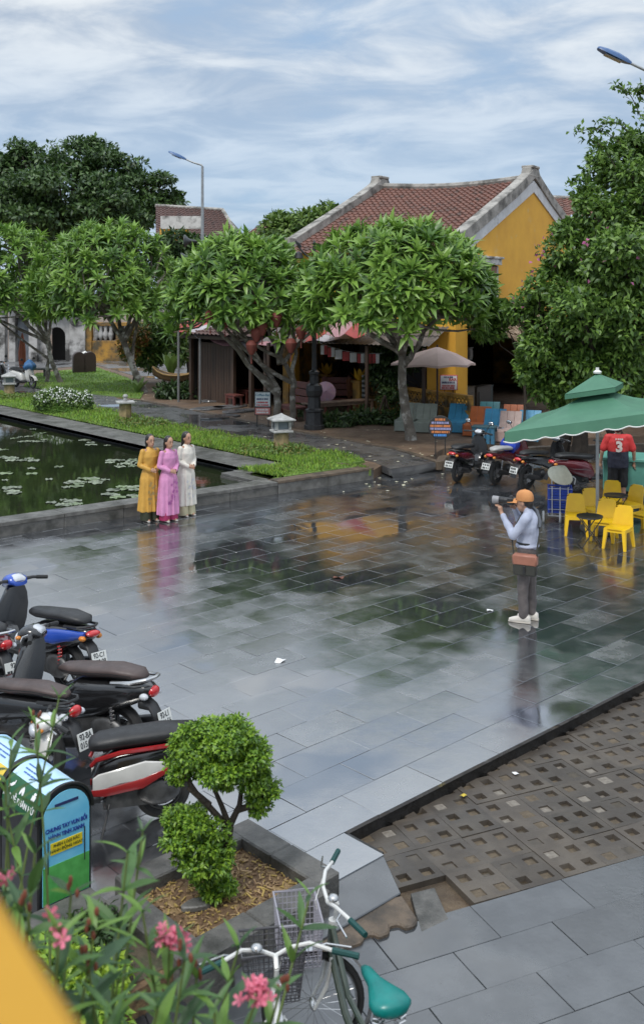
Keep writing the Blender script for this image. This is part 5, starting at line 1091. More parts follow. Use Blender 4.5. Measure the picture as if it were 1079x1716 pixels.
    # engine, exhaust, shock, stand
    MB().box((-.3, .02, .3), (.5, .22, .2), taper=.8).ell((-.55, .12, .3), (.2, .05, .12), 12, 8).ell((-.15, 0, .3), (.12, .13, .1), 10, 8).build('engine', M_eng if not far else M_blk, t, smooth=50)
    MB().tube([(-.15, -.12, .22), (-.35, -.16, .22), (-.45, -.17, .27), (-.85, -.18, .36), (-.9, -.18, .37)], [.02, .022, .05, .055, .04], 10).build('exhaust', M_blk if not stripe else M_eng, t)
    for s_ in ((1, -1) if slim else (1,)):
        MB().tube([(-.62, s_ * .13, .3), (-.58, s_ * .13, .56)], .012, 6).build('shock_rod', M_chr, t); MB().tube([(-.62 + .035 * q_ / 24 + .028 * math.cos(q_ * 1.57), s_ * .13 + .028 * math.sin(q_ * 1.57), .34 + .2 * q_ / 24) for q_ in range(25)], .007, 4).build('shock_spring', M_redl if accent else M_eng, t)
    MB().tube([(-.1, .12, .24), (-.02, .26, .0)], .012, 6).build('side_stand', M_blk, t)
    MB().tube([(-.05, -.14, .26), (-.05, -.26, .27)], .014, 6).tube([(-.05, .14, .26), (-.05, .26, .27)], .014, 6).build('foot_peg', M_eng, t)
    return t
PB = paint('black', (.013, .013, .014)); PBL = paint('blue', (.025, .08, .42)); PR = paint('red', (.3, .02, .022)); PDR = paint('maroon', (.11, .012, .018)); PW = paint('white', (.62, .61, .58)); PG = paint('graphite', (.04, .042, .045))
SB = wet_seat('black', (.018, .018, .019)); SBR = wet_seat('brown', (.075, .052, .047))
GN = 'motorbikes parked at the left side of the plaza'; GF = 'motorbikes parked by the dirt kerb'
BK = {}
def place(tail_xy, heading, d=-1.0): h = V((*heading, 0)).normalized(); return (tail_xy[0] - h.x * d, tail_xy[1] - h.y * d, 0), (h.x, h.y)
def sc_(key, tail_xy, heading, **k):
    l, h = place(tail_xy, heading); BK[key] = scooter(loc=l, heading=h, **k)
sc_('red', (-.82, 8.42), (-.96, -.27), label='red and white scooter with flat black seat beside the topiary', body=PB, seat=SB, flat=True, stripe=PR, side=PW, apron=PW, plate=('#', '#'), group=GN, mirrors=False, tail='wide', steer=R(12), lean=2, scale=.86)
sc_('brown', (-1.48, 9.1), (-.9, .43), label='black scooter with brown seat and silver grab rail', body=PB, seat=SBR, rail=True, plate=('92-L1', '351.56'), group=GN, mirrors=False, steer=R(20))
sc_('naked', (-2.08, 8.66), (-.88, .47), label='black motorbike with brown seat behind the litter bins', body=PB, seat=SBR, plate=('92-BA', '015.02'), group=GN, mirrors=False, slim=True)
sc_('blue', (-2.38, 10.6), (-.78, .63), label='blue and black scooter with black seat farthest up the plaza', body=PB, seat=SB, accent=PBL, apron=PB, cowl=PBL, plate=('92-C1', '100.08'), group=GN, mirrors=False, tail='wide')
sc_('maroon', (-3.18, 10.3), (-.8, .6), label='maroon scooter with cream tail at the left edge', body=PDR, seat=SB, rail=True, plate=('92', '#'), group=GN, mirrors=False, accent=mat('cream_tail', (.4, .36, .3), .4))
# far row
def farb(key, u, v, head, **k):
    g_ = G(u, v); h = V((*head, 0)).normalized(); BK[key] = scooter(loc=(g_.x + h.x * .6, g_.y + h.y * .6, 0), heading=(h.x, h.y), far=True, tail='wide', group=GF, **k)
farb('f1', 766, 808, (.55, .84), label='black scooter parked nearest the round menu sign', body=PB, seat=SB, accent=PDR, plate=('#', '#'))
farb('f2', 830, 812, (.62, .78), label='maroon motorbike with a blue rain cape hung on it', body=PDR, seat=mat('pale_seat', (.35, .35, .34), .5), slim=True, plate=('#', '#'))
farb('f3', 882, 820, (.75, .66), label='black motorbike between the maroon ones under the canopy edge', body=PB, seat=SB, slim=True, plate=('#', '#'))
farb('f4', 946, 826, (.93, .36), label='dark red scooter with bags on its front under the canopy', body=PDR, seat=SB, accent=PDR, plate=None)
g_ = G(38, 651, .22); BK['fl'] = scooter('white motorbike with a blue cover beside the far left lantern', g_ + V((0, .3, 0)), (.75, -.66), PW, SB, group='motorbikes by the old gate', far=True)
g_ = G(0, 648, .22); BK['fl2'] = scooter('dark motorbike cut by the left edge before the old gate', g_ + V((-.35, .8, 0)), (.7, -.7), PB, SB, group='motorbikes by the old gate', far=True)
# rain cape and bags
def drape(name, label, cat, loc, size, mt, seed=0):
    random.seed(seed); mb = MB(); n, k = 16, 10; rg_ = []
    for j in range(k):
        t_ = j / (k - 1); rr = math.sin(math.pi * (.08 + .87 * t_)) ; rg_.append([V((size[0] * rr * math.cos(a) * (1 + .18 * math.sin(5 * a + seed + t_ * 3)), size[1] * rr * math.sin(a) * (1 + .18 * math.sin(4 * a + 2 * seed)), size[2] * (t_ - .5) * 2 + .03 * math.sin(3 * a + seed))) for a in [2 * math.pi * i / n for i in range(n)]])
    mb.rings(rg_); return tag(mb.build(name, mt, None, smooth=40, loc=loc), label, cat)
def bike_pt(k, x, y, z): o = BK[k]; return o.location + M.Rotation(o.rotation_euler.z, 3, 'Z') @ V((x, y, z))
drape('rain_cape', 'crumpled bright blue rain cape on the maroon motorbike', 'rain cape', bike_pt('f2', .1, 0, .82), (.2, .24, .24), mat('blue_cape', (.02, .06, .45), .4, (.015, .04, .3), scale=6, transl=.1), 3)
drape('bike_cover', 'crumpled blue cover over the handlebar of the white motorbike', 'cover', bike_pt('fl', .4, 0, .95), (.26, .3, .24), mat('blue_cover', (.04, .14, .32), .6), 5)
drape('plastic_bag', 'clear grey plastic bag hanging on the dark red scooter', 'bag', bike_pt('f4', .3, -.12, .55), (.14, .16, .24), mat('grey_plastic', (.2, .2, .2), .3, transl=.3), 7)
drape('orange_cloth', 'orange rolled cloth standing beside the old gate pillar', 'cloth', G(13, 640, .22) + V((.1, 2, 1.1)), (.16, .16, 1.0), mat('orange_cloth', (.3, .09, .045), .8), 9)
random.seed(21)

# ================================================================== BICYCLES
M_frame = mat('dark_green_frame', (.02, .035, .022), .3, (.03, .045, .03), coat=.4); M_teal = mat('teal_saddle_vinyl', (.0, .19, .17), .3, (.0, .14, .13), scale=7, rough2=.4); M_whf = mat('white_frame', (.6, .6, .58), .3, coat=.3); M_wire = mat('coated_wire', (.3, .29, .33), .45); M_wireb = mat('dark_wire', (.07, .068, .075), .45)
def bicycle(label, loc, heading, steer, frame, fork, wire, saddle, grip, rear=True):
    t = thing('bicycle', label, 'bicycle', loc, yaw(*heading), 'bicycles at the planter')
    r = .3
    def bw(x, y, parent, nm):
        w_ = bpy.data.objects.new(nm, None); col.objects.link(w_); w_.parent = parent; w_.location = (x, y, r); w_.empty_display_size = .05
        n = 36; MB().rings([[V(((r - .018 + .018 * math.cos(b)) * math.cos(a), .018 * math.sin(b), (r - .018 + .018 * math.cos(b)) * math.sin(a))) for b in [k * math.pi / 3 for k in range(6)]] for a in [2 * math.pi * i / n for i in range(n)]], closed=True).build('tyre', M_rub, w_)
        MB().rings([[V(((r - .045 + .01 * math.cos(b)) * math.cos(a), .014 * math.sin(b), (r - .045 + .01 * math.cos(b)) * math.sin(a))) for b in [k * math.pi / 2 for k in range(4)]] for a in [2 * math.pi * i / n for i in range(n)]], closed=True).build('rim', M_chr, w_)
        for k in range(24):
            a = 2 * math.pi * k / 24; a2 = a + (.5 if k % 2 else -.5); s_ = .025 if k % 4 < 2 else -.025; MB().tube([(.02 * math.cos(a2), s_, .02 * math.sin(a2)), ((r - .05) * math.cos(a), 0, (r - .05) * math.sin(a))], .0016, 3).build('spoke', M_chr, w_)
        MB().lathe([(.012, -.05), (.022, -.03), (.022, .03), (.012, .05)], 10, T=M.Rotation(R(90), 4, 'X')).build('hub', M_chr, w_); return w_
    # frame: local x forward, steering axis at x=.42
    hx = .42; bw(-.52, 0, t, 'rear_wheel')
    fr = MB(); bb = (-.08, 0, .27); st = (-.22, 0, .62); hb, ht = (hx + .0, 0, .6), (hx - .03, 0, .75)
    fr.tube([hb, (.2, 0, .38), bb], .021, 8).tube([ht, (.15, 0, .5), (-.16, 0, .46)], .017, 8).tube([bb, st], .017, 8).tube([hb, ht], .024, 8)
    for s_ in (-1, 1): fr.tube([bb, (-.52, s_ * .06, .3)], .01, 6).tube([(-.18, 0, .52), (-.52, s_ * .06, .3)], .009, 6)
    fr.build('frame', frame, t)
    MB().tube([st, (-.25, 0, .74)], .014, 8).build('seat_post', M_chr, t)
    sd = MB(); sd.loft([(.06, 0, .79, .018, .016), (.02, 0, .795, .03, .028), (-.08, 0, .8, .04, .034), (-.16, 0, .805, .07, .04), (-.24, 0, .81, .105, .045), (-.3, 0, .815, .105, .045), (-.335, 0, .815, .07, .035), (-.345, 0, .815, .03, .02)], 16, 2.3, T=M.Translation((-.12, 0, 0))); sdo = sd.build('saddle', saddle, t, smooth=70)
    for s_ in (-1, 1): MB().tube([(-.38 + .03 * math.cos(k * 1.3), s_ * .06 + .03 * math.sin(k * 1.3), .7 + .005 * k) for k in range(14)], .005, 4).build('saddle_spring', M_chr, t)
    rk = MB(); 
    for s_ in (-.07, 0, .07): rk.tube([(-.3, s_, .64), (-.8, s_, .64)], .007, 5)
    for x in (-.35, -.5, -.65, -.8): rk.tube([(x, -.07, .64), (x, .07, .64)], .006, 5)
    for s_ in (-1, 1): rk.tube([(-.7, s_ * .07, .64), (-.52, s_ * .07, .3)], .006, 5)
    rk.build('rear_rack', M_chr, t)
    MB().rings([[V((-.52 + .335 * math.cos(a), y, .3 + .335 * math.sin(a) - abs(y) * .4)) for y in (-.03, 0, .03)] + [V((-.52 + .328 * math.cos(a), 0, .3 + .328 * math.sin(a)))] for a in [R(q_) for q_ in range(20, 200, 15)]]).build('rear_fender', M_chr, t)
    MB().lathe([(.09, -.004), (.09, .004)], 20, T=M.Translation((-.08, -.06, .27)) @ M.Rotation(R(90), 4, 'X')).build('chainring', M_chr, t)
    for s_ in (-1, 1): MB().tube([(-.08, s_ * .07, .27), (-.08 + s_ * .15, s_ * .08, .2)], .009, 6).build('crank', M_chr, t); MB().box((-.08 + s_ * .15, s_ * .13, .2), (.09, .08, .02)).build('pedal', M_blk, t, smooth=0)
    # steering
    h = bpy.data.objects.new('steering', None); col.objects.link(h); h.parent = t; h.location = (hx, 0, 0); h.rotation_euler.z = steer; h.empty_display_size = .05
    bw(.1, 0, h, 'front_wheel')
    fk = MB()
    for s_ in (-1, 1): fk.tube([(0, s_ * .05, .56), (.03, s_ * .05, .42), (.1, s_ * .05, .3)], [.013, .012, .009], 6)
    fk.tube([(0, -.05, .57), (0, .05, .57)], .014, 6).tube([(0, 0, .57), (-.04, 0, .86)], .013, 8); fk.build('fork', fork, h)
    MB().lathe([(.03, -.012), (.03, .012)], 12, T=M.Translation((-.02, 0, .76))).build('headset', M_whf, h)
    MB().rings([[V((.1 + .34 * math.cos(a), y, .3 + .34 * math.sin(a) - abs(y) * .4)) for y in (-.032, 0, .032)] + [V((.1 + .333 * math.cos(a), 0, .3 + .333 * math.sin(a)))] for a in [R(q_) for q_ in range(55, 215, 12)]]).build('front_fender', M_chr, h)
    MB().tube([(-.04, 0, .86), (-.01, 0, .89), (.02, 0, .89)], .014, 8).build('stem', M_whf, h)
    for s_ in (-1, 1):
        MB().tube([(.02, 0, .89), (.03, s_ * .08, .92), (.0, s_ * .18, .95), (-.05, s_ * .27, .94), (-.07, s_ * .31, .935)], .011, 8).build('bar', M_whf, h); MB().tube([(-.06, s_ * .29, .937), (-.12, s_ * .42, .93)], .0165, 8).build('grip', grip, h)
        MB().tube([(-.03, s_ * .22, .945), (.01, s_ * .27, .93), (-.02, s_ * .4, .915)], .006, 5).build('brake_lever', M_chr, h)
    MB().ell((.0, .1, .955), (.032, .032, .022), 12, 6).build('bell', M_chr, h)
    MB().tube([(.02, -.15, .93), (.08, -.05, .86), (.05, 0, .7), (.08, .04, .55)], .003, 4).build('brake_cable', M_whf, h)
    # wire basket
    bk = MB(); x0, x1, yw, z0, z1 = .07, .31, .17, .6, .86
    def rim(z, k, r_): 
        q_ = [(x0 + (1 - k) * .03, -yw * k, z), (x1 + (k - 1) * .0 - (1 - k) * .05, -yw * k, z), (x1 - (1 - k) * .05, yw * k, z), (x0 + (1 - k) * .03, yw * k, z)]; bk.tube(q_, r_, 5, closed=True)
    for j in range(9): kk = .8 + .2 * j / 8; rim(z0 + (z1 - z0) * j / 8, kk, .008 if j == 8 else .0032)
    for i in range(13):
        y = -1 + 2 * i / 12
        for xx in (0, 1): bk.tube([((x1 - .01) if xx else x0 + .006, y * yw * .8, z0), (x1 if xx else x0, y * yw, z1)] if False else [(x1 - .01 if xx else x0 + .006, y * yw * .8, z0), (x1 if xx else x0, y * yw, z1)], .003, 4)
        bk.tube([(x0 + .006, y * yw * .8, z0), (x1 - .01, y * yw * .8, z0)], .003, 4)
    for i in range(1, 9):
        x = x0 + (x1 - x0) * i / 9
        for s_ in (-1, 1): bk.tube([(x, s_ * yw * .8, z0), (x, s_ * yw, z1)], .003, 4)
        bk.tube([(x, -yw * .8, z0), (x, yw * .8, z0)], .003, 4)
    bk.build('basket', wire, h, smooth=0)
    return t
M_gripg = mat('dark_green_grip', (.0, .05, .045), .5)
bicycle('green and white bicycle with teal saddle and wire basket', (.2, 5.5, -.13), (-.36, .93), R(78), M_frame, M_whf, M_wire, M_teal, M_gripg)
bicycle('white bicycle with dark wire basket hidden behind the oleander', (-.2, 4.95, -.13), (-.1, .99), R(4), M_whf, M_whf, M_wireb, SB, M_gripg)

# ================================================================== PEOPLE
M_skin = mat('skin', (.42, .24, .16), .5, (.36, .2, .13), scale=12); M_hair = mat('black_hair', (.012, .01, .009), .4, (.02, .016, .014), scale=20); M_eye = mat('eye_dark', (.02, .015, .012), .2)
def cap(mb, p, q, r0, r1, n=10):
    p, q = V(p), V(q); mb.tube([p.lerp(q, k / 4) for k in range(5)], [r0 + (r1 - r0) * k / 4 for k in range(5)], n); mb.ell(p, r0, n, 7); mb.ell(q, r1, n, 7)
def hand(mb, wr, d, side, curl=.6, s=1.0):                  # wrist, direction of the hand, thumb side
    wr, d, side = V(wr), V(d).normalized(), V(side).normalized(); pn = d.cross(side).normalized()
    c = wr + d * .045 * s; cap(mb, wr, c, .024 * s, .03 * s, 8); mb.ell(c + d * .015, (.036 * s, .036 * s, .036 * s), 8, 6)
    for k, (o, l) in enumerate(((.03, .07), (.01, .08), (-.011, .075), (-.03, .058))):
        b = c + d * .03 * s + side * o * s; a1 = d * math.cos(curl * .7) + pn * math.sin(curl * .7); a2 = d * math.cos(curl * 1.7) + pn * math.sin(curl * 1.7)
        m_ = b + a1 * l * .55 * s; cap(mb, b, m_, .0095 * s, .009 * s, 6); cap(mb, m_, m_ + a2 * l * .5 * s, .009 * s, .0075 * s, 6)
    b = c + side * .03 * s - d * .02 * s; m_ = b + (side * .7 + d * .7).normalized() * .035 * s; cap(mb, b, m_, .012 * s, .01 * s, 6); cap(mb, m_, m_ + (d + side * .2 + pn * .3).normalized() * .03 * s, .01 * s, .008 * s, 6)
def head(mb, c, f, s=1.0, tilt=0):                          # skull, jaw, nose, ears; f = facing direction in xy
    c = V(c); f = V(f).normalized(); l = V((-f.y, f.x, 0)); u = V((0, 0, 1)); Rm = M((f, l, u)).transposed()
    mb.ell(c + u * .02 * s, (.098 * s, .077 * s, .105 * s), 14, 10, rot=Rm); mb.ell(c + f * .025 * s - u * .055 * s, (.068 * s, .056 * s, .07 * s), 12, 8, rot=Rm)
    cap(mb, c + f * .09 * s + u * .0, c + f * .107 * s - u * .028 * s, .008 * s, .014 * s, 6)
    for k in (-1, 1): mb.ell(c + l * .078 * s * k - f * .005 - u * .01 * s, (.02 * s, .01 * s, .032 * s), 8, 6, rot=Rm)
    mb.ell(c + f * .085 * s - u * .062 * s, (.016 * s, .026 * s, .01 * s), 8, 6, rot=Rm)
    return Rm, l
def face(t, c, f, s=1.0):
    c = V(c); f = V(f).normalized(); l = V((-f.y, f.x, 0))
    for k in (-1, 1):
        MB().ell(c + f * .088 * s + l * .032 * k * s + V((0, 0, .012 * s)), (.008 * s, .012 * s, .006 * s), 8, 6).build('eye', M_eye, t); MB().ell(c + f * .092 * s + l * .033 * k * s + V((0, 0, .034 * s)), (.006 * s, .02 * s, .004 * s), 8, 6).build('eyebrow', M_hair, t)
    MB().ell(c + f * .094 * s + V((0, 0, -.062 * s)), (.007 * s, .02 * s, .006 * s), 8, 6).build('mouth', mat('lips', (.36, .12, .1), .4), t)
def body_obj(t, mb, voxel=.009): me = remesh(mb, voxel, 3); me.materials.clear(); me.materials.append(M_skin); return obj('body', me, t)
def cloth_obj(name, t, mb, mt, voxel=.012, sm=5):
    me = remesh(mb, voxel, sm); me.materials.clear(); me.materials.append(mt); o = obj(name, me, t)
    if name == 'tunic':
        for v in me.vertices:
            k = max(0, (.98 - v.co.z) / .8)
            if k and abs(v.co.y) < .24 and v.co.x < .17: a = math.atan2(v.co.y, v.co.x); v.co += V((math.cos(a), math.sin(a), 0)) * k * .016 * (math.sin(9 * a + 2 * v.co.z) + .6 * math.sin(15 * a))
    if name not in ('hair',): wrinkle(o, .009 if name != 'tunic' else .005, 11)
    return o
# ---- photographer
M_shirt = mat('pale_blue_shirt', (.4, .43, .53), .8, (.33, .36, .46), scale=5, bump=.5, bscale=9); M_trou = mat('grey_brown_trousers', (.11, .095, .092), .8, (.08, .07, .068), scale=8, bump=.5, bscale=10); M_shoe = mat('white_trainers', (.62, .58, .52), .6)
ph = thing('person', 'man in orange cap and pale blue shirt taking photographs on the plaza', 'person', G(884, 1041), yaw(-.9, .43))
b = MB(); hc = (.05, 0, 1.535)
for s_ in (-1, 1):
    y = .085 * s_; x = .03 * s_; cap(b, (x, y, .09), (x + .01, y, .46), .042, .055); cap(b, (x + .01, y, .46), (0, y * .95, .86), .056, .082); cap(b, (x - .04, y, .045), (x + .14, y * 1.15, .035), .036, .03)
cap(b, (0, 0, .9), (-.02, 0, 1.08), .125, .115); b.ell((-.02, 0, 1.25), (.115, .155, .16), 14, 10); cap(b, (-.02, -.14, 1.36), (-.02, .14, 1.36), .06, .06); cap(b, (-.01, 0, 1.38), (.03, 0, 1.47), .052, .05)
head(b, hc, (1, 0, 0))
LA = [(-.02, .18, 1.36), (.13, .2, 1.13), (.33, .05, 1.38)]; RA = [(-.02, -.18, 1.36), (.14, -.27, 1.16), (.2, -.09, 1.44)]
for a in (LA, RA): cap(b, a[0], a[1], .048, .04); cap(b, a[1], a[2], .038, .026)
hand(b, LA[2], (.35, -.2, .9), (0, -1, .1), .75); hand(b, RA[2], (.45, .4, .65), (0, .6, -.5), .8)
body_obj(ph, b, .008); face(ph, hc, (1, 0, 0))
c = MB(); c.ell((-.02, 0, 1.24), (.135, .175, .19), 14, 10); cap(c, (0, 0, 1.0), (-.02, 0, 1.15), .145, .14); cap(c, (-.02, -.15, 1.37), (-.02, .15, 1.37), .068, .068); cap(c, (-.01, 0, 1.39), (.0, 0, 1.43), .068, .062)
for a in (LA, RA): cap(c, a[0], a[1], .065, .056); cap(c, a[1], V(a[1]).lerp(V(a[2]), .86), .056, .042)
for z in (1.0, .99): c.ell((0, 0, .985), (.155, .17, .05), 14, 8)
cloth_obj('shirt', ph, c, M_shirt)
c = MB()
for s_ in (-1, 1):
    y = .088 * s_; x = .03 * s_; cap(c, (x, y, .11), (x + .01, y, .46), .066, .072); cap(c, (x + .01, y, .46), (0, y * .95, .84), .074, .098)
cap(c, (0, -.03, .92), (0, .03, .92), .132, .132); c.ell((0, 0, .99), (.13, .15, .05), 12, 8); cloth_obj('trousers', ph, c, M_trou)
MB().lathe([(.142, .985), (.145, 1.0), (.145, 1.02), (.142, 1.035)], 24).build('belt', M_blk, ph)
for s_ in (-1, 1):
    y = .085 * s_; x = .03 * s_; MB().loft([(-.085, y, .05, .03, .04), (-.06, y, .055, .042, .052), (.0, y, .06, .045, .056), (.07, y * 1.1, .045, .046, .04), (.14, y * 1.15, .035, .045, .03), (.185, y * 1.2, .028, .025, .02)], 12, 2.6, T=M.Translation((x, 0, 0))).build('shoe', M_shoe, ph, smooth=60)
    MB().loft([(-.09, y, .012, .035, .012), (.07, y * 1.1, .012, .05, .012), (.19, y * 1.2, .012, .028, .01)], 12, 3, T=M.Translation((x, 0, 0))).build('sole', mat('shoe_sole', (.5, .46, .4), .7), ph)
hr = MB(); hr.ell((.035, 0, 1.565), (.103, .084, .1), 14, 10); hr.ell((-.03, 0, 1.52), (.05, .07, .07), 12, 8); cloth_obj('hair', ph, hr, M_hair, .01, 2)
M_cap = mat('orange_cap_cotton', (.55, .25, .09), .8, (.47, .2, .07), scale=9, bump=.2)
cp = thing('cap', 'orange cotton baseball cap worn by the photographer', 'cap', ph.location, ph.rotation_euler.z)
MB().rings([[V((.035 + .112 * k * math.cos(a) + .004 * math.cos(6 * a), .094 * k * math.sin(a), 1.56 + z)) for a in [2 * math.pi * i / 24 for i in range(24)]] for k, z in ((1.0, .0), (1.03, .03), (.97, .07), (.8, .105), (.5, .128), (.2, .137), (.03, .139))]).build('crown', M_cap, cp, smooth=60)
MB().rings([[V((.1 + x, y * (.085 - .25 * x * x * 2), 1.572 - .25 * x * x - .25 * y * y * .1 + dz)) for y, dz in ((-1, -.015), (-.5, 0), (0, .004), (.5, 0), (1, -.015), (.5, -.008), (0, -.004), (-.5, -.008))] for x in (.02, .06, .1, .135, .15)]).build('peak', M_cap, cp, smooth=60)
MB().ell((.035, 0, 1.7), .009, 8, 6).build('button', M_cap, cp)
cm = thing('camera', 'black camera with long grey zoom lens held to the face', 'camera', ph.location, ph.rotation_euler.z)
MB().box((.215, 0, 1.535), (.075, .14, .09)).box((.215, 0, 1.59), (.06, .06, .035), taper=.6).box((.2, -.06, 1.53), (.09, .035, .09)).build('camera_body', M_blk, cm, smooth=0, bevel=.008)
MB().lathe([(.042, 0), (.042, .06), (.046, .065), (.046, .12), (.044, .125)], 18, T=M.Translation((.25, 0, 1.535)) @ M.Rotation(R(90), 4, 'Y')).build('lens_barrel', M_blk, cm, smooth=30)
MB().lathe([(.046, .125), (.05, .15), (.051, .21), (.047, .21), (.04, .17)], 18, T=M.Translation((.25, 0, 1.535)) @ M.Rotation(R(90), 4, 'Y')).build('lens_hood', mat('grey_lens_hood', (.25, .25, .26), .5), cm, smooth=30)
bg_ = thing('shoulder_bag', 'tan and dark green leather satchel on the photographer\'s hip', 'bag', ph.location, ph.rotation_euler.z)
M_tan = mat('tan_leather', (.32, .13, .085), .5, (.27, .11, .07), scale=9, bump=.2); M_olive = mat('dark_olive_canvas', (.035, .035, .028), .7)
q_ = Euler((R(-6), 0, R(-14))).to_matrix()
MB().box((0, 0, 0), (.3, .1, .25)).build('pouch', M_olive, bg_, smooth=40, bevel=.02, loc=(-.02, .2, .77)); MB().box((0, 0, 0), (.315, .115, .14)).build('flap', M_tan, bg_, smooth=40, bevel=.02, loc=(-.02, .203, .845))
MB().box((-.02, .263, .73), (.03, .012, .09)).build('buckle_strap', M_blk, bg_, smooth=0, bevel=.003)
MB().tube([(.13, .19, .88), (.16, .16, 1.05), (.14, .05, 1.25), (.06, -.11, 1.43), (-.04, -.13, 1.44), (-.14, -.02, 1.33), (-.18, .1, 1.18), (-.17, .19, 1.0), (-.17, .2, .88)], .011, 6).build('strap', M_olive, bg_)
MB().tube([(-.02, -.14, 1.452), (-.1, -.08, 1.42), (-.165, .02, 1.3), (-.17, .07, 1.24)], [.024, .026, .026, .02], 6).build('shoulder_pad', mat('slate_strap', (.07, .08, .095), .7), bg_)
# ---- man in the red and navy football shirt
rm = thing('person', 'man in red and navy number 3 football shirt seen from behind', 'person', G(1035, 853), yaw(.15, .99))
b = MB(); hc = (.03, 0, 1.58)
for s_ in (-1, 1):
    y = .1 * s_; cap(b, (0, y, .09), (.01, y, .48), .042, .058); cap(b, (.01, y, .48), (0, y * .95, .9), .06, .088); cap(b, (-.04, y, .045), (.15, y * 1.15, .035), .036, .03)
    a = [(-.02, .2 * s_, 1.4), (-.02, .3 * s_, 1.13), (.08, .32 * s_, .9)]; cap(b, a[0], a[1], .052, .042); cap(b, a[1], a[2], .04, .028); hand(b, a[2], (.2, 0, -1), (.9, 0, .2), .5)
cap(b, (0, 0, .93), (-.02, 0, 1.1), .135, .13); b.ell((-.02, 0, 1.28), (.125, .17, .17), 14, 10); cap(b, (-.02, -.15, 1.4), (-.02, .15, 1.4), .062, .062); cap(b, (-.01, 0, 1.42), (.02, 0, 1.51), .055, .053); head(b, hc, (1, 0, 0)); body_obj(rm, b, .01); face(rm, hc, (1, 0, 0))
def shirt_part(z0, z1, name, mt):
    c = MB()
    c.loft([(z, -.01, 0, .15 + .02 * math.sin((z - .85) * 4), .2 if z < 1.3 else .2 - (z - 1.3) * .5) for z in [z0 + (z1 - z0) * k / 5 for k in range(6)]], 20, 2.4, ax='z'); return c
c = shirt_part(1.14, 1.42, '', None); cap(c, (-.02, -.16, 1.41), (-.02, .16, 1.41), .07, .07)
for s_ in (-1, 1): cap(c, (-.02, .2 * s_, 1.4), (-.02, .275 * s_, 1.19), .075, .075)
M_rsh = mat('red_football_shirt', (.5, .03, .03), .7, (.42, .025, .025), scale=8, bump=.3, bscale=9); M_nsh = mat('navy_football_shirt', (.018, .02, .04), .7, bump=.3, bscale=9)
cloth_obj('shirt_top', rm, c, M_rsh); cloth_obj('shirt_bottom', rm, shirt_part(.82, 1.15, '', None), M_nsh)
text('3', .27, mat('shirt_print', (.6, .55, .52), .6), rm, (-.2, 0, 1.24), (R(90), 0, R(-90)), bold=.012, depth=.012, name='number')
mb = MB(); bars(mb, .14, 0, 0, .035); o = mb.build('name_print', mat('shirt_print', (.6, .55, .52), .6), rm, smooth=0, loc=(-.195, 0, 1.395)); o.rotation_euler.z = R(-90)
c = MB()
for s_ in (-1, 1): cap(c, (.01, .1 * s_, .5), (0, .095 * s_, .86), .095, .105)
cap(c, (0, -.04, .9), (0, .04, .9), .14, .14); cloth_obj('shorts', rm, c, mat('black_shorts', (.016, .016, .018), .8))
hr = MB(); hr.ell((.015, 0, 1.615), (.102, .083, .1), 14, 10); hr.ell((-.04, 0, 1.57), (.055, .072, .07), 12, 8); cloth_obj('hair', rm, hr, M_hair, .011, 2)
for s_ in (-1, 1): MB().loft([(-.09, .1 * s_, .03, .035, .03), (.02, .1 * s_, .03, .045, .03), (.17, .115 * s_, .025, .04, .02)], 12, 2.6).build('sandal', M_blk, rm, smooth=60)
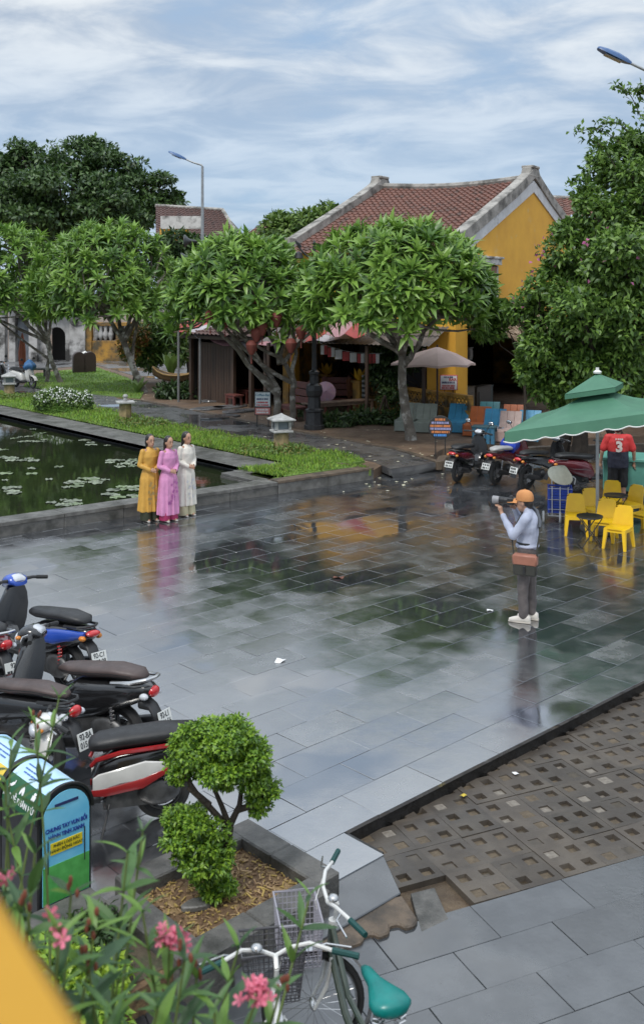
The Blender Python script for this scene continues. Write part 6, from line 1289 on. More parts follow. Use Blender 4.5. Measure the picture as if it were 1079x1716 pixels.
# ---- three women in long tunics
def woman(label, loc, face_dir, tun, trou, hem, hgt=1.0, arm='front', emb=None):
    t = thing('person', label, 'person', loc, yaw(*face_dir), 'women posing before the pond', hgt)
    b = MB(); hc = (.02, 0, 1.49)
    for s_ in (-1, 1):
        y = .075 * s_; cap(b, (0, y, .1), (0, y, .44), .036, .05); cap(b, (0, y, .44), (0, y, .82), .05, .08); cap(b, (-.03, y, .05), (.12, y * 1.1, .035), .032, .026)
        a = [(0, .15 * s_, 1.3), (-.01, .21 * s_, 1.06), (.14, .07 * s_, .97) if arm == 'front' else (.05, .23 * s_, .86)]; cap(b, a[0], a[1], .04, .034); cap(b, a[1], a[2], .032, .023); hand(b, a[2], (.5, -.8 * s_, -.2) if arm == 'front' else (.1, 0, -1), (.3, 0, .9) if arm == 'front' else (1, 0, 0), .6, .9)
    cap(b, (0, 0, .85), (0, 0, 1.02), .12, .095); b.ell((0, 0, 1.18), (.09, .13, .15), 14, 10); cap(b, (0, -.11, 1.3), (0, .11, 1.3), .05, .05); cap(b, (0, 0, 1.32), (.01, 0, 1.42), .042, .04); head(b, hc, (1, 0, 0), .95); body_obj(t, b, .01); face(t, hc, (1, 0, 0), .95)
    c = MB(); c.loft([(1.38, 0, 0, .05, .05), (1.34, 0, 0, .065, .075), (1.3, 0, 0, .085, .14), (1.2, .005, 0, .108, .155), (1.1, 0, 0, .1, .14), (1.0, 0, 0, .092, .125), (.9, 0, 0, .115, .16), (.8, 0, 0, .13, .185), (.6, .0, 0, .135, .2), (.4, 0, 0, .14, .215), (hem, 0, 0, .145, .225), (hem - .01, 0, 0, .14, .22)], 24, 2.2, ax='z')
    for s_ in (-1, 1):
        a = [(0, .15 * s_, 1.3), (-.01, .21 * s_, 1.06), (.14, .07 * s_, .97) if arm == 'front' else (.05, .23 * s_, .86)]; cap(c, a[0], a[1], .052, .046); cap(c, a[1], V(a[1]).lerp(V(a[2]), .92), .046, .042)
    cloth_obj('tunic', t, c, tun, .011, 4)
    c = MB()
    for s_ in (-1, 1): c.loft([(.5, 0, .08 * s_, .09, .085), (.25, 0, .085 * s_, .1, .09), (.05, .01, .09 * s_, .115, .1), (.035, .01, .09 * s_, .11, .095)], 16, 2.2, ax='z')
    c.build('trousers', trou, t, smooth=60)
    hr = MB(); hr.ell((-.005, 0, 1.525), (.1, .084, .1), 14, 10); hr.ell((-.06, 0, 1.46), (.05, .07, .08), 12, 8); cap(hr, (-.075, 0, 1.42), (-.115, 0, 1.12), .05, .03); cloth_obj('hair', t, hr, M_hair, .011, 2)
    for s_ in (-1, 1): MB().loft([(-.06, .085 * s_, .03, .025, .025), (.05, .085 * s_, .028, .034, .022), (.15, .095 * s_, .02, .024, .014)], 10, 2.4).build('shoe', mat('pale_shoe', (.55, .52, .48), .5), t, smooth=60)
    if emb:
        e = MB(); random.seed(emb[1])
        for k in range(16):
            y, z = random.uniform(-.1, .1), random.uniform(.35, .75); x = .147; 
            for q_ in range(5): a = q_ * 1.2566; e.add([(x, y, z), (x, y + .022 * math.cos(a - .4), z + .022 * math.sin(a - .4)), (x + .002, y + .03 * math.cos(a), z + .03 * math.sin(a)), (x, y + .022 * math.cos(a + .4), z + .022 * math.sin(a + .4))], [(0, 1, 2, 3)])
        e.build('embroidery', mat('thread_%d' % emb[1], emb[0], .6), t, smooth=0, kind='stuff')
    return t
fb_ = lambda n, c: mat('silk_' + n, c, .55, tuple(x * .85 for x in c), scale=5, bump=.5, bscale=7)
woman('woman in mustard yellow long tunic over dark trousers, left of three', G(252, 873), (.62, -.78), fb_('mustard', (.55, .3, .05)), fb_('dark_green', (.03, .035, .015)), .2, 1.0, 'front', ((.3, .24, .1), 1))
woman('woman in pink long tunic over magenta trousers, middle of three', G(283, 873), (.7, -.7), fb_('pink', (.6, .25, .45)), fb_('magenta', (.35, .02, .1)), .14, .98, 'front', ((.35, .08, .3), 2))
woman('woman in cream white long tunic over pale trousers, right of three', G(313, 864), (.75, -.65), fb_('cream', (.68, .64, .57)), fb_('pale_gold', (.5, .46, .3)), .22, .99, 'front', ((.5, .5, .55), 3))
random.seed(33)

# ================================================================== SEATING, CANOPY, CART
M_yp = mat('yellow_chair_plastic', (.75, .47, .008), .35, (.7, .42, .008), scale=6)
def pchair_mesh():
    parts = {}
    W_, D_, H_ = .4, .38, .36
    m = MB(); m.loft([(-D_ / 2, 0, H_, .17, .012), (-D_ / 2 + .03, 0, H_ + .005, .195, .016), (0, 0, H_ - .006, .2, .016), (D_ / 2 - .03, 0, H_ + .0, .2, .018), (D_ / 2, 0, H_ - .012, .19, .02)], 16, 5); parts['seat'] = m.mesh('seat', M_yp, 40)
    m = MB()   # back: upright shell with a hand slot left open, thick rim
    def bp(y, z): t_ = (z - H_) / .36; return V((-D_ / 2 - .02 - .11 * t_ + .16 * y * y * 3, y * (1 - .22 * t_), z))
    ys = [-.19, -.13, -.06, .06, .13, .19]; zs = [H_, H_ + .06, H_ + .12, H_ + .2, H_ + .27, H_ + .31, H_ + .34]
    F = []
    for j in range(len(zs) - 1):
        for i in range(5):
            if False: continue
            F.append((i, j))
    P = {}
    for s_, off in ((0, 0), (1, .02)):
        for i, y in enumerate(ys):
            for j, z in enumerate(zs):
                zz = z - (.05 if j == len(zs) - 1 and i in (0, 5) else 0); P[(s_, i, j)] = len(m.v); m.v.append(tuple(bp(y, zz) - V((off, 0, 0))))
    for i, j in F:
        m.f.append((P[0, i, j], P[0, i + 1, j], P[0, i + 1, j + 1], P[0, i, j + 1])); m.f.append((P[1, i, j + 1], P[1, i + 1, j + 1], P[1, i + 1, j], P[1, i, j])); m.m += [0, 0]
        for (a, b), (ni, nj) in ((((i, j), (i + 1, j)), (i, j - 1)), (((i + 1, j), (i + 1, j + 1)), (i + 1, j)), (((i + 1, j + 1), (i, j + 1)), (i, j + 1)), (((i, j + 1), (i, j)), (i - 1, j))):
            if (ni, nj) not in F: m.f.append((P[0, *a], P[1, *a], P[1, *b], P[0, *b])); m.m.append(0)
    parts['backrest'] = m.mesh('backrest', M_yp, 50)
    for nm, x, y, ox, oy in (('a', D_ / 2 - .03, .16, .05, .035), ('b', D_ / 2 - .03, -.16, .05, -.035), ('c', -D_ / 2 + .02, .16, -.07, .03), ('d', -D_ / 2 + .02, -.16, -.07, -.03)):
        m = MB(); m.rings([[V((x + ox * t_ + a * w2, y + oy * t_ + b * w2, H_ * (1 - t_))) for a, b in ((-1, -1), (1, -1), (1, 1), (-1, 1))] for t_, w2 in ((0, .035), (.3, .03), (.99, .022))]); parts['leg' + nm] = m.mesh('leg', M_yp, 30)
    m = MB(); m.box((D_ / 2 - .01, 0, H_ - .035), (.02, .3, .05)); m.box((0, .18, H_ - .035), (.3, .02, .05)); m.box((0, -.18, H_ - .035), (.3, .02, .05)); parts['apron'] = m.mesh('apron', M_yp, 30)
    return parts
PC = pchair_mesh()
def pchair(lab, u, v, hd):
    t = thing('plastic_chair', lab, 'chair', G(u, v), yaw(*hd), 'yellow plastic chairs by the green canopy', .94)
    for k, me in PC.items(): obj('leg' if k.startswith('leg') else k, me, t)
pchair('yellow plastic chair beside the blue crate cart', 965, 895, (-.2, -.98)); pchair('yellow plastic chair behind the near black folding table', 1012, 905, (-.45, -.9)); pchair('yellow plastic chair nearest the camera, right of the near table', 1036, 918, (-.6, -.8))
pchair('yellow plastic chair in front of the man in red', 1024, 868, (-.35, -.94)); pchair('yellow plastic chair behind the far black folding table', 1052, 875, (-.8, -.6)); pchair('yellow plastic chair cut by the right edge', 1079, 893, (-.8, -.6)); pchair('yellow plastic chair between the two folding tables', 1000, 884, (.2, -.98))
def ftable(lab, u, v, s=1):
    t = thing('folding_table', lab, 'table', G(u, v), R(random.uniform(-10, 10)), 'black folding tables', s); M_ft = mat('black_table_metal', (.015, .015, .016), .35)
    MB().lathe([(.2, .48), (.215, .485), (.22, .495), (.215, .51), (.2, .505), (.0, .503)], 28, cap=False).lathe([(.2, .48), (.0, .48)], 28, cap=False).build('top', M_ft, t)
    for s_ in (-1, 1):
        MB().tube([(-.17, s_ * .12, .48), (.17, s_ * .15, .012), (.17, -s_ * .15, .012)] if s_ > 0 else [(.17, .12, .48), (-.17, .15, .012), (-.17, -.15, .012), (.17, -.12, .48)], .009, 6).build('leg_frame', M_ft, t)
    MB().tube([(-.17, -.12, .48), (.17, -.15, .012)], .009, 6).build('leg_frame', M_ft, t)
ftable('small round black folding table with crossed legs nearest the camera', 988, 915); ftable('small round black folding table farther back among yellow chairs', 1032, 875)
# ---- green canopy
M_gc = mat('green_canopy_cloth', (.075, .21, .13), .6, (.06, .175, .11), scale=2.5, bump=.3, bscale=3, transl=.12); M_wtrim = mat('white_trim', (.7, .7, .68), .7)
FL_, FR_, BL_, BR_ = V((3.12, 17.5, 1.86)), V((5.3, 16.55, 2.3)), V((4.15, 19.8, 1.9)), V((6.35, 18.85, 2.3)); apx = V((4.86, 18.1, 2.72))
can = thing('market_canopy', 'big square green market canopy with scalloped white edge', 'canopy', (apx.x, apx.y, 0)); co = V((apx.x, apx.y, 0))
cs = [FL_, FR_, BR_, BL_]
def facepts(a, b, top, n=10):
    return [[a.lerp(b, i / n).lerp(top, j / 6) - V((0, 0, .1 * math.sin(math.pi * j / 6) * (1 - .3 * math.sin(math.pi * i / n)))) for i in range(n + 1)] for j in range(7)]
cv = MB(); 
for k in range(4):
    a, b = cs[k] - co, cs[(k + 1) % 4] - co; top0 = apx - co - V((0, 0, .12)); n = 10
    g_ = [[a.lerp(b, i / n).lerp(top0, j / 6 * .98) - V((0, 0, .09 * math.sin(math.pi * j / 6))) for i in range(n + 1)] for j in range(7)]
    vs_ = [p for r_ in g_ for p in r_]; fs_ = [(j * (n + 1) + i, j * (n + 1) + i + 1, (j + 1) * (n + 1) + i + 1, (j + 1) * (n + 1) + i) for j in range(6) for i in range(n)]
    cv.add(vs_, fs_); cv.add([p - V((0, 0, .01)) for p in vs_], [f[::-1] for f in fs_])
cv.build('canopy_cloth', M_gc, can, smooth=40)
for k in range(4):
    a, b = cs[k] - co, cs[(k + 1) % 4] - co; va = MB(); n = 44; out = ((a + b) / 2); out.z = 0; out.normalize(); tp, bt_ = [], []
    for i in range(n + 1):
        p = a.lerp(b, i / n); tp.append(p + out * .002); bt_.append(p + out * .02 - V((0, 0, .16 + .04 * abs(math.sin(math.pi * i / n * 7)))))
    va.add(tp + bt_, [(i, i + 1, n + 2 + i, n + 1 + i) for i in range(n)]); va.add([p - out * .008 for p in tp + bt_], [(n + 1 + i, n + 2 + i, i + 1, i) for i in range(n)]); va.build('valance', M_gc, can)
    MB().tube(bt_, .011, 5).build('trim', M_wtrim, can)
vt = MB(); vr = [apx - co + (c_ - apx) * .36 + V((0, 0, .06)) for c_ in cs]; tpv = apx - co + V((0, 0, .1))
for k in range(4):
    a, b = vr[k], vr[(k + 1) % 4]; vt.add([tpv, a, b, tpv - V((0, 0, .012)), a - V((0, 0, .012)), b - V((0, 0, .012))], [(0, 1, 2), (5, 4, 3), (1, 4, 5, 2)]); vt.add([a, b, b - V((0, 0, .09)), a - V((0, 0, .09))], [(0, 1, 2, 3)])
vt.build('vent_cap', M_gc, can, smooth=0)
MB().lathe([(.07, 0), (.075, .03), (.03, .06), (.03, .1)], 10, T=M.Translation(tpv)).build('finial', M_wtrim, can)
MB().tube([(0, 0, 0), (0, 0, apx.z)], .03, 10).build('pole', M_steel, can); MB().box((0, 0, .05), (.5, .5, .1)).build('base', M_stone2, can, smooth=0, bevel=.02)
for c_ in cs: MB().tube([tpv - V((0, 0, .42)), (c_ - co).lerp(tpv, .45) - V((0, 0, .22)), (c_ - co).lerp(tpv, .03) - V((0, 0, .05))], .011, 5).build('rib', M_steel, can)
# things under the canopy
t = thing('stall_cart', 'sea green stall cart behind the man in red', 'cart', V((6.6, 20.4, 0)), R(-20)); M_sg = mat('sea_green_paint', (.1, .3, .24), .5)
MB().box((0, 0, .62), (1.9, .8, .6)).build('cabinet', M_sg, t, smooth=0, bevel=.02); MB().box((0, 0, .95), (2.1, .95, .06)).build('top', M_sg, t, smooth=0, bevel=.01)
for sx in (-.8, .8):
    for sy in (-.3, .3): MB().box((sx, sy, .16), (.07, .07, .34)).build('leg', M_sg, t, smooth=0)
t = thing('blue_bucket', 'blue plastic tub cut by the right edge beside the man in red', 'tub', G(1076, 838)); MB().lathe([(.2, 0), (.24, .4), (.26, .42), (.24, .42), (.2, .05), (.0, .05)], 20, cap=False).lathe([(.2, 0), (0, 0)], 20, cap=False).build('tub', mat('tub_blue', (.03, .25, .42), .4), t); MB().lathe([(.255, .42), (.26, .45), (.05, .48)], 20).build('lid', mat('tub_lid', (.04, .2, .33), .4), t)
t = thing('wooden_stool', 'dark wooden stool stacked beside the man in red', 'stool', G(1066, 846)); MB().box((0, 0, .62), (.36, .36, .05)).build('seat', M_wood, t, smooth=0, bevel=.01)
for sx in (-1, 1):
    for sy in (-1, 1): MB().box((sx * .14, sy * .14, .3), (.04, .04, .6)).build('leg', M_wood, t, smooth=0)
# ---- crate cart with conical hat
cg = G(938, 872); t = thing('crate_cart', 'folding trolley carrying a stack of blue slatted crates', 'trolley', cg, R(-12), scale=1.2); M_bc = mat('blue_crate_plastic', (.015, .06, .42), .4, (.012, .05, .34), scale=6); M_wm = mat('white_metal_frame', (.6, .6, .6), .4)
for k in range(2):
    z0 = .14 + k * .2
    c = MB()
    for j in range(5):
        z = z0 + .015 + j * .04; h = .024
        c.box((0, -.14, z), (.36, .012, h)); c.box((0, .14, z), (.36, .012, h)); c.box((-.175, 0, z), (.012, .27, h)); c.box((.175, 0, z), (.012, .27, h))
    for sx in (-1, 1):
        for sy in (-1, 1): c.box((sx * .172, sy * .137, z0 + .095), (.03, .03, .19))
    c.box((0, 0, z0 + .006), (.35, .27, .01)); c.build('crate', M_bc, t, smooth=0)
fr_ = MB(); 
for sx in (-.12, 0, .12): fr_.tube([(sx, -.155, .1), (sx, -.155, .55)], .007, 5)
fr_.tube([(-.18, -.155, .1), (.18, -.155, .1), (.18, .15, .1), (-.18, .15, .1)], .009, 5, closed=True); fr_.tube([(.12, .16, .1), (.16, .18, .6), (.2, .16, .66), (.24, .1, .64), (.22, .08, .55)], .01, 6); fr_.tube([(-.12, .16, .1), (-.12, .18, .6)], .01, 6)
for z in (.2, .35, .52): fr_.tube([(-.18, -.157, z), (.18, -.157, z)], .005, 4)
fr_.build('frame', M_wm, t)
for sx in (-.2, .05): MB().lathe([(.03, -.015), (.085, -.015), (.09, 0), (.085, .015), (.03, .015)], 18, T=M.Translation((sx - .05, -.17, .085)) @ M.Rotation(R(90), 4, 'Y')).build('wheel', M_wm, t)
hat = thing('conical_hat', 'pale woven conical hat resting on the blue crates', 'hat', cg + V((.0, -.02, .72)), 0); hq = M.Rotation(R(36), 4, 'X') @ M.Rotation(R(10), 4, 'Y')
MB().lathe([(.235, -.005), (.24, 0), (.16, .1), (.08, .19), (.012, .255)], 28, T=M.Translation((0, 0, .12)) @ hq).build('cone', mat('palm_leaf_weave', (.68, .66, .54), .7, (.6, .58, .47), scale=14, bump=.2), hat, smooth=60)
mb = MB()
for k in range(9): rr = .236 * (1 - k / 9.5); mb.tube([(rr * math.cos(a), rr * math.sin(a), .005 + .255 * (1 - rr / .236)) for a in [2 * math.pi * i / 24 for i in range(24)]], .0028, 3, T=M.Translation((0, 0, .12)) @ hq, closed=True)
mb.build('hoops', mat('hat_hoop', (.42, .38, .28), .7), hat)

# ================================================================== NEAR PLANTER, TOPIARY, BINS
M_chips = mat('wood_chips', (.2, .12, .06), .8, (.11, .065, .035), scale=30, bump=1, bscale=90, world=True, dirt=(.3, .2, .09), dscale=9, dlo=.5, dhi=.6)
Tp = V((-.6, 7.9, 0)); Lp = Tp - A * 1.18; Rp = Tp + B * .95; Bp = Lp + B * .95; L2 = Lp - A * 1.7; B2 = L2 + B * .95
structure(MB().prism([Tp + B * .05 - A * .05, Rp - B * .05 - A * .05, B2 - B * .05, L2 + B * .05], -.2, .04).build('planting_bed', M_chips, smooth=0))
chips = MB(); random.seed(14)
for k in range(700):
    c = Lp.lerp(Tp, random.uniform(.1, .92)) + B * random.uniform(.1, .85); chips.box((c.x, c.y, .046 + .006 * random.random()), (random.uniform(.015, .06), random.uniform(.006, .014), .006), k % 3, rot=Euler((random.gauss(0, .3), random.gauss(0, .3), random.uniform(0, 6))).to_matrix())
o = chips.build('wood_chips', [mat('chip_tan', (.3, .2, .1), .8), mat('chip_brown', (.14, .08, .04), .8), mat('chip_yellow', (.34, .24, .07), .8)], None, smooth=0); o['kind'] = 'stuff'; o['label'] = 'loose wood chips strewn in the topiary bed'; o['category'] = 'wood chips'
pk = thing('planter_kerb', 'dark wet stone kerb framing the topiary bed', 'kerb', (Tp + Bp) / 2); po = pk.location
def kst(p, q, w_=.22, z=.13, n=None):
    d = q - p; n = n or max(1, round(d.length / .6)); dn = d.normalized()
    for k in range(n):
        c = p + d * ((k + .5) / n) - po; MB().box((0, 0, 0), (d.length / n - .006, w_, .34)).build('kerb_stone', M_stone2, pk, smooth=0, bevel=.012, loc=(c.x, c.y, z - .17 + random.uniform(-.004, .004)), rz=yaw(dn.x, dn.y))
kst(Tp - B * .085, Rp); kst(Lp + A * .09, Tp - A * .09); kst(Lp + B * .09, Bp); kst(Bp - A * .085, Rp - A * .09 + B * .0); kst(L2, Lp - A * .09)
bed2 = [Lp - A * .1 + B * .1, Lp - A * .1 + B * .85, L2 + B * .85, L2 + B * .1]
structure(MB().sheet([p + V((0, 0, .046)) for p in bed2]).build('weedy_bed', mat('dark_weedy_soil', (.05, .038, .024), .8, (.09, .07, .04), scale=7, bump=.9, bscale=50, world=True, dirt=(.03, .05, .015), dscale=5), smooth=0))
# topiary
L_top = leafset('topiary', [(.2, .33, .03), (.12, .23, .025), (.06, .13, .02)], .4, .3)
tb0 = G(360, 1504, .04); t = thing('topiary_shrub', 'clipped cloud-pruned green shrub in the stone planter', 'shrub', tb0)
def TL(u, v, dy=0): return AT(u, v, tb0.y + dy) - tb0
kx = tb0.y / CF
cl = [(340, 1250, 55, 42, .05), (395, 1255, 48, 42, -.02), (368, 1236, 45, 30, .15), (300, 1275, 32, 40, .1), (415, 1290, 32, 30, 0), (375, 1300, 45, 30, -.1), (440, 1325, 26, 28, 0), (430, 1345, 22, 16, .05), (330, 1390, 48, 32, -.05), (345, 1425, 42, 38, -.08), (310, 1410, 32, 34, .08), (360, 1460, 34, 36, -.02), (368, 1485, 24, 20, -.05), (300, 1370, 26, 24, .02)]
CLT = [(*TL(u, v, dy), a * kx, a * kx * 1.0, b_ * kx) for u, v, a, b_, dy in cl]
mb = MB(); mb.tube([TL(362, 1508), TL(366, 1470), TL(378, 1420), TL(385, 1385)], [.05, .045, .038, .032], 8)
for a in (((385, 1385), (402, 1350), (408, 1300)), ((385, 1385), (372, 1350), (350, 1300)), ((398, 1357), (425, 1350), (442, 1335)), ((385, 1390), (350, 1350), (315, 1320)), ((372, 1420), (345, 1400), (320, 1395)), ((352, 1350), (330, 1330), (305, 1290))): mb.tube([TL(*p) for p in a], [.026, .02, .012], 6)
mb.build('trunk', M_bark2, t)
foliage('foliage', sub(CLT, 9, .42, .62), 30000, .036, .019, L_top, t, shell=.5, wts=[.45, .35, .2], up=.6, lump=.3)
t2 = thing('flat_stone', 'flat broken stone lying in the wood chips below the topiary', 'stone', G(335, 1520, .04)); MB().prism([(.13 * math.cos(a) * (1 + .2 * math.sin(2 * a)), .06 * math.sin(a), 0) for a in [i * math.pi / 5 for i in range(10)]], 0, .04).build('stone', M_stone, t2, smooth=0, bevel=.008, rz=.3)
# weeds in the left bed
t = thing('weeds', 'dark weeds under the kerb of the left bed', 'weeds', Lp - A * .3 + B * .3 + V((0, 0, .04))); foliage('foliage', [(0, 0, .06, .22, .2, .1), (-.4, -.3, .05, .3, .2, .09), (.1, -.35, .05, .16, .2, .07)], 1500, .07, .03, L_dk, t, shell=.8)
t = thing('lime_groundcover', 'lime green leafy ground cover behind the yellow parapet', 'groundcover', G(120, 1690, .03)); foliage('foliage', [(0, 0, .12, .3, .35, .14), (.12, -.25, .1, .25, .3, .12), (-.2, .2, .1, .25, .3, .12), (.12, .12, .08, .2, .2, .1)], 4200, .06, .035, [mat('lime_leaf', (.3, .42, .03), .45, (.24, .36, .03), transl=.3), L_top[0], L_top[1]], t, shell=.6)
o = drape('crumpled_tissue', 'crumpled white tissue on the soil of the left bed', 'tissue', G(170, 1598, .05), (.05, .04, .03), mat('tissue_white', (.75, .74, .72), .8), 4); random.seed(5)
# ---- recycling bins
M_binb = mat('bin_black', (.008, .008, .009), .35, (.014, .014, .015), scale=6, rough2=.5)
def bin_(lab, c, left_cols, front):
    t = thing('recycling_bin', lab, 'bin', c, yaw(B.x, B.y), 'pair of arch-topped recycling bins', .9)   # local x = towards the open plaza (panel side), y = along A
    W_, D_, Hs = .46, .6, .72; r_ = W_ / 2
    prof = [(-r_, .02), (r_, .02), (r_, Hs)] + [(r_ * math.cos(a), Hs + r_ * math.sin(a)) for a in [i * math.pi / 14 for i in range(1, 14)]] + [(-r_, Hs)]
    MB().prism([(y, z, 0) for y, z in prof], -D_ / 2, D_ / 2, T=M.Rotation(R(90), 4, 'Z') @ M.Rotation(R(90), 4, 'X')).build('body', M_binb, t, smooth=30, bevel=.012)
    k = 1.03; prof2 = [(y * k, (z - Hs) * k + Hs if z > Hs else z) for y, z in prof]
    for x in (-D_ / 2, D_ / 2): MB().tube([(x, y, z) for y, z in prof2[2:]], .014, 6).build('rim', M_binb, t)
    def arc(a0, a1, x0, x1, off, mt, nm):
        mb = MB(); n = 10; vs_ = [(x, (r_ + off) * math.cos(a), Hs + (r_ + off) * math.sin(a)) for a in [a0 + (a1 - a0) * i / n for i in range(n + 1)] for x in (x0, x1)]; mb.add(vs_, [(2 * i, 2 * i + 1, 2 * i + 3, 2 * i + 2) for i in range(n)]); return mb.build(nm, mt, t)
    # top label on the side away from A (left side seen from the plaza); y negative = left
    arc(R(80), R(135), -D_ / 2 + .03, D_ / 2 - .03, .006, mat('label_pale_blue', (.33, .55, .75), .35), 'top_label') if False else arc(R(62), R(128), -D_ / 2 + .03, D_ / 2 - .03, .006, mat('label_pale_blue', (.33, .55, .75), .35, (.5, .66, .78), scale=4), 'top_label')
    arc(R(128), R(180), -D_ / 2 + .03, D_ / 2 - .03, .007, left_cols[0], 'side_label')
    tilt = lambda deg: (R(90) - R(deg)) 
    def on_arc(body, size, deg, x, mt, **kw):
        a = R(deg); p = (x, (r_ + .009) * math.cos(a), Hs + (r_ + .009) * math.sin(a)); nrm = V((0, math.cos(a), math.sin(a))); xa = V((-1, 0, 0)) if False else V((1, 0, 0)); 
        ya = nrm.cross(xa); q = M((xa, ya, nrm)).transposed().to_euler(); return text(body, size, mt, t, p, q, **kw)
    for d_, w2 in ((98, .4), (108, .36), (116, .3)):
        a = R(d_); mb = MB(); x = -w2 / 2
        while x < w2 / 2: l = random.uniform(.012, .026); mb.box((x, 0, 0), (l, .012, .001)); x += l + .006
        nrm = V((0, math.cos(a), math.sin(a))); o = mb.build('print', mat('label_blue_ink', (.06, .14, .4), .4), t, smooth=0, loc=(0, (r_ + .0095) * math.cos(a), Hs + (r_ + .0095) * math.sin(a))); o.rotation_euler = M((V((1, 0, 0)), nrm.cross(V((1, 0, 0))), nrm)).transposed().to_euler()
    if left_cols[1]: on_arc(left_cols[1], .058, 164, 0, M_wprint, bold=.0015); mb = MB()
    if left_cols[1]:
        for x, ic in ((-.17, 'fish'), (0., 'leaf'), (.16, 'apple')):
            a = R(144); mb = MB()
            if ic == 'leaf': mb.ell((0, 0, 0), (.016, .034, .001), 12, 6, rot=M.Rotation(.5, 3, 'Z')); mb.ell((-.025, -.005, 0), (.014, .03, .001), 12, 6, rot=M.Rotation(-.3, 3, 'Z'))
            elif ic == 'apple': mb.box((0, -.005, 0), (.05, .05, .001)); mb.ell((0, .03, 0), (.018, .012, .001), 10, 6)
            else: mb.ell((0, 0, 0), (.03, .014, .001), 12, 6, rot=M.Rotation(.6, 3, 'Z')); mb.box((-.03, -.02, 0), (.02, .03, .001)); mb.box((.02, .02, 0), (.012, .03, .001))
            nrm = V((0, math.cos(a), math.sin(a))); o = mb.build('icon', M_wprint, t, smooth=0, loc=(x, (r_ + .0095) * math.cos(a), Hs + (r_ + .0095) * math.sin(a))); o.rotation_euler = M((V((1, 0, 0)), nrm.cross(V((1, 0, 0))), nrm)).transposed().to_euler()
    if front:
        x = D_ / 2 + .016; k = .86; mb = MB(); pp = [(y * k, z if z < Hs else Hs + (z - Hs) * k) for y, z in prof]; pp[0] = (-r_ * k, .1); pp[1] = (r_ * k, .1)
        mb.add([(x, y, z) for y, z in pp] + [(x - .006, y, z) for y, z in pp], [tuple(range(len(pp)))] + [(i, len(pp) + i, len(pp) + (i + 1) % len(pp), (i + 1) % len(pp)) for i in range(len(pp))]); mb.build('front_panel', mat('panel_sky_blue', (.1, .42, .66), .35, (.2, .55, .75), scale=3), t, smooth=0)
        rt_ = (R(90), 0, R(90))
        MB().box((x + .002, 0, .245), (.003, .39, .28)).build('meadow_print', mat('panel_green', (.06, .28, .06), .4, (.1, .4, .1), scale=9), t, smooth=0)
        MB().box((x + .003, .0, .83), (.003, .2, .022)).build('caption_strip', M_navy, t, smooth=0)
        text('CHUNG TAY VUN BỒI', .044, mat('panel_title_blue', (.02, .05, .3), .4), t, (x + .004, 0, .655), rt_, bold=.0018, sx=.8); text('HÀNH TINH XANH', .044, mat('panel_title_blue', (.02, .05, .3), .4), t, (x + .004, 0, .6), rt_, bold=.0018, sx=.8)
        MB().box((x + .003, 0, .51), (.004, .27, .09)).build('banner', mat('banner_yellow', (.7, .55, .02), .4), t, smooth=0, bevel=.0015)
        text('PHÂN LOẠI RÁC', .03, mat('banner_ink', (.12, .12, .02), .4), t, (x + .006, 0, .53), rt_, bold=.001); text('HÀNH ĐỘNG NGAY', .03, mat('banner_ink', (.12, .12, .02), .4), t, (x + .006, 0, .492), rt_, bold=.001)
        for s_ in (-1, 1): MB().box((x + .003, s_ * .155, .46), (.003, .008, .26)).build('banner_pole', M_ptxt, t, smooth=0)
    return t
bc = V((-1.95, 7.25, 0))
bin_('recycling bin with blue front panel and green side label', bc, (mat('label_green', (.01, .1, .035), .4), 'RÁC DỄ PHÂN HỦY'), True)
bin_('recycling bin with yellow side label behind the blue-fronted one', bc - B * .56, (mat('label_yellow', (.75, .55, .06), .4), None), False)
# ================================================================== OLEANDER AND PARAPET IN THE FOREGROUND
M_ol = [mat('oleander_leaf_%s' % k, c, .45, tuple(x * 1.2 for x in c), scale=8, transl=.3) for k, c in (('a', (.075, .155, .045)), ('b', (.13, .24, .045)), ('c', (.045, .1, .04)))]; M_ost = mat('oleander_stem', (.14, .2, .06), .6)
M_pinkf = mat('oleander_flower', (.65, .13, .22), .55, (.75, .25, .33), transl=.25); M_buds = mat('dry_bud', (.2, .06, .035), .7)
def blade(L_, W_, bend):
    m = MB(); vs_ = []; n = 7
    for k in range(n):
        u = k / (n - 1); x = L_ * u; z = -bend * L_ * u * u; wv = W_ * .5 * math.sin(math.pi * (.06 + .94 * u) ** .85) + .0006; vs_ += [(x, -wv, z + wv * .35), (x, 0, z), (x, wv, z + wv * .35)]
    m.add(vs_, [(3 * i + j, 3 * i + j + 1, 3 * i + j + 4, 3 * i + j + 3) for i in range(n - 1) for j in (0, 1)]); return m
OLM = [[blade(.15, .031, b).mesh('leaf', mt) for b in (.1, .35)] for mt in M_ol]
fm = MB()
for k in range(5):
    a = k * 1.2566; fm.add([(0, 0, 0), (.012 * math.cos(a - .5), .012 * math.sin(a - .5), .006), (.022 * math.cos(a - .2), .022 * math.sin(a - .2), .009), (.022 * math.cos(a + .25), .022 * math.sin(a + .25), .009), (.012 * math.cos(a + .5), .012 * math.sin(a + .5), .006)], [(0, 1, 2, 3, 4)])
FLM = fm.mesh('flower', M_pinkf, 0)
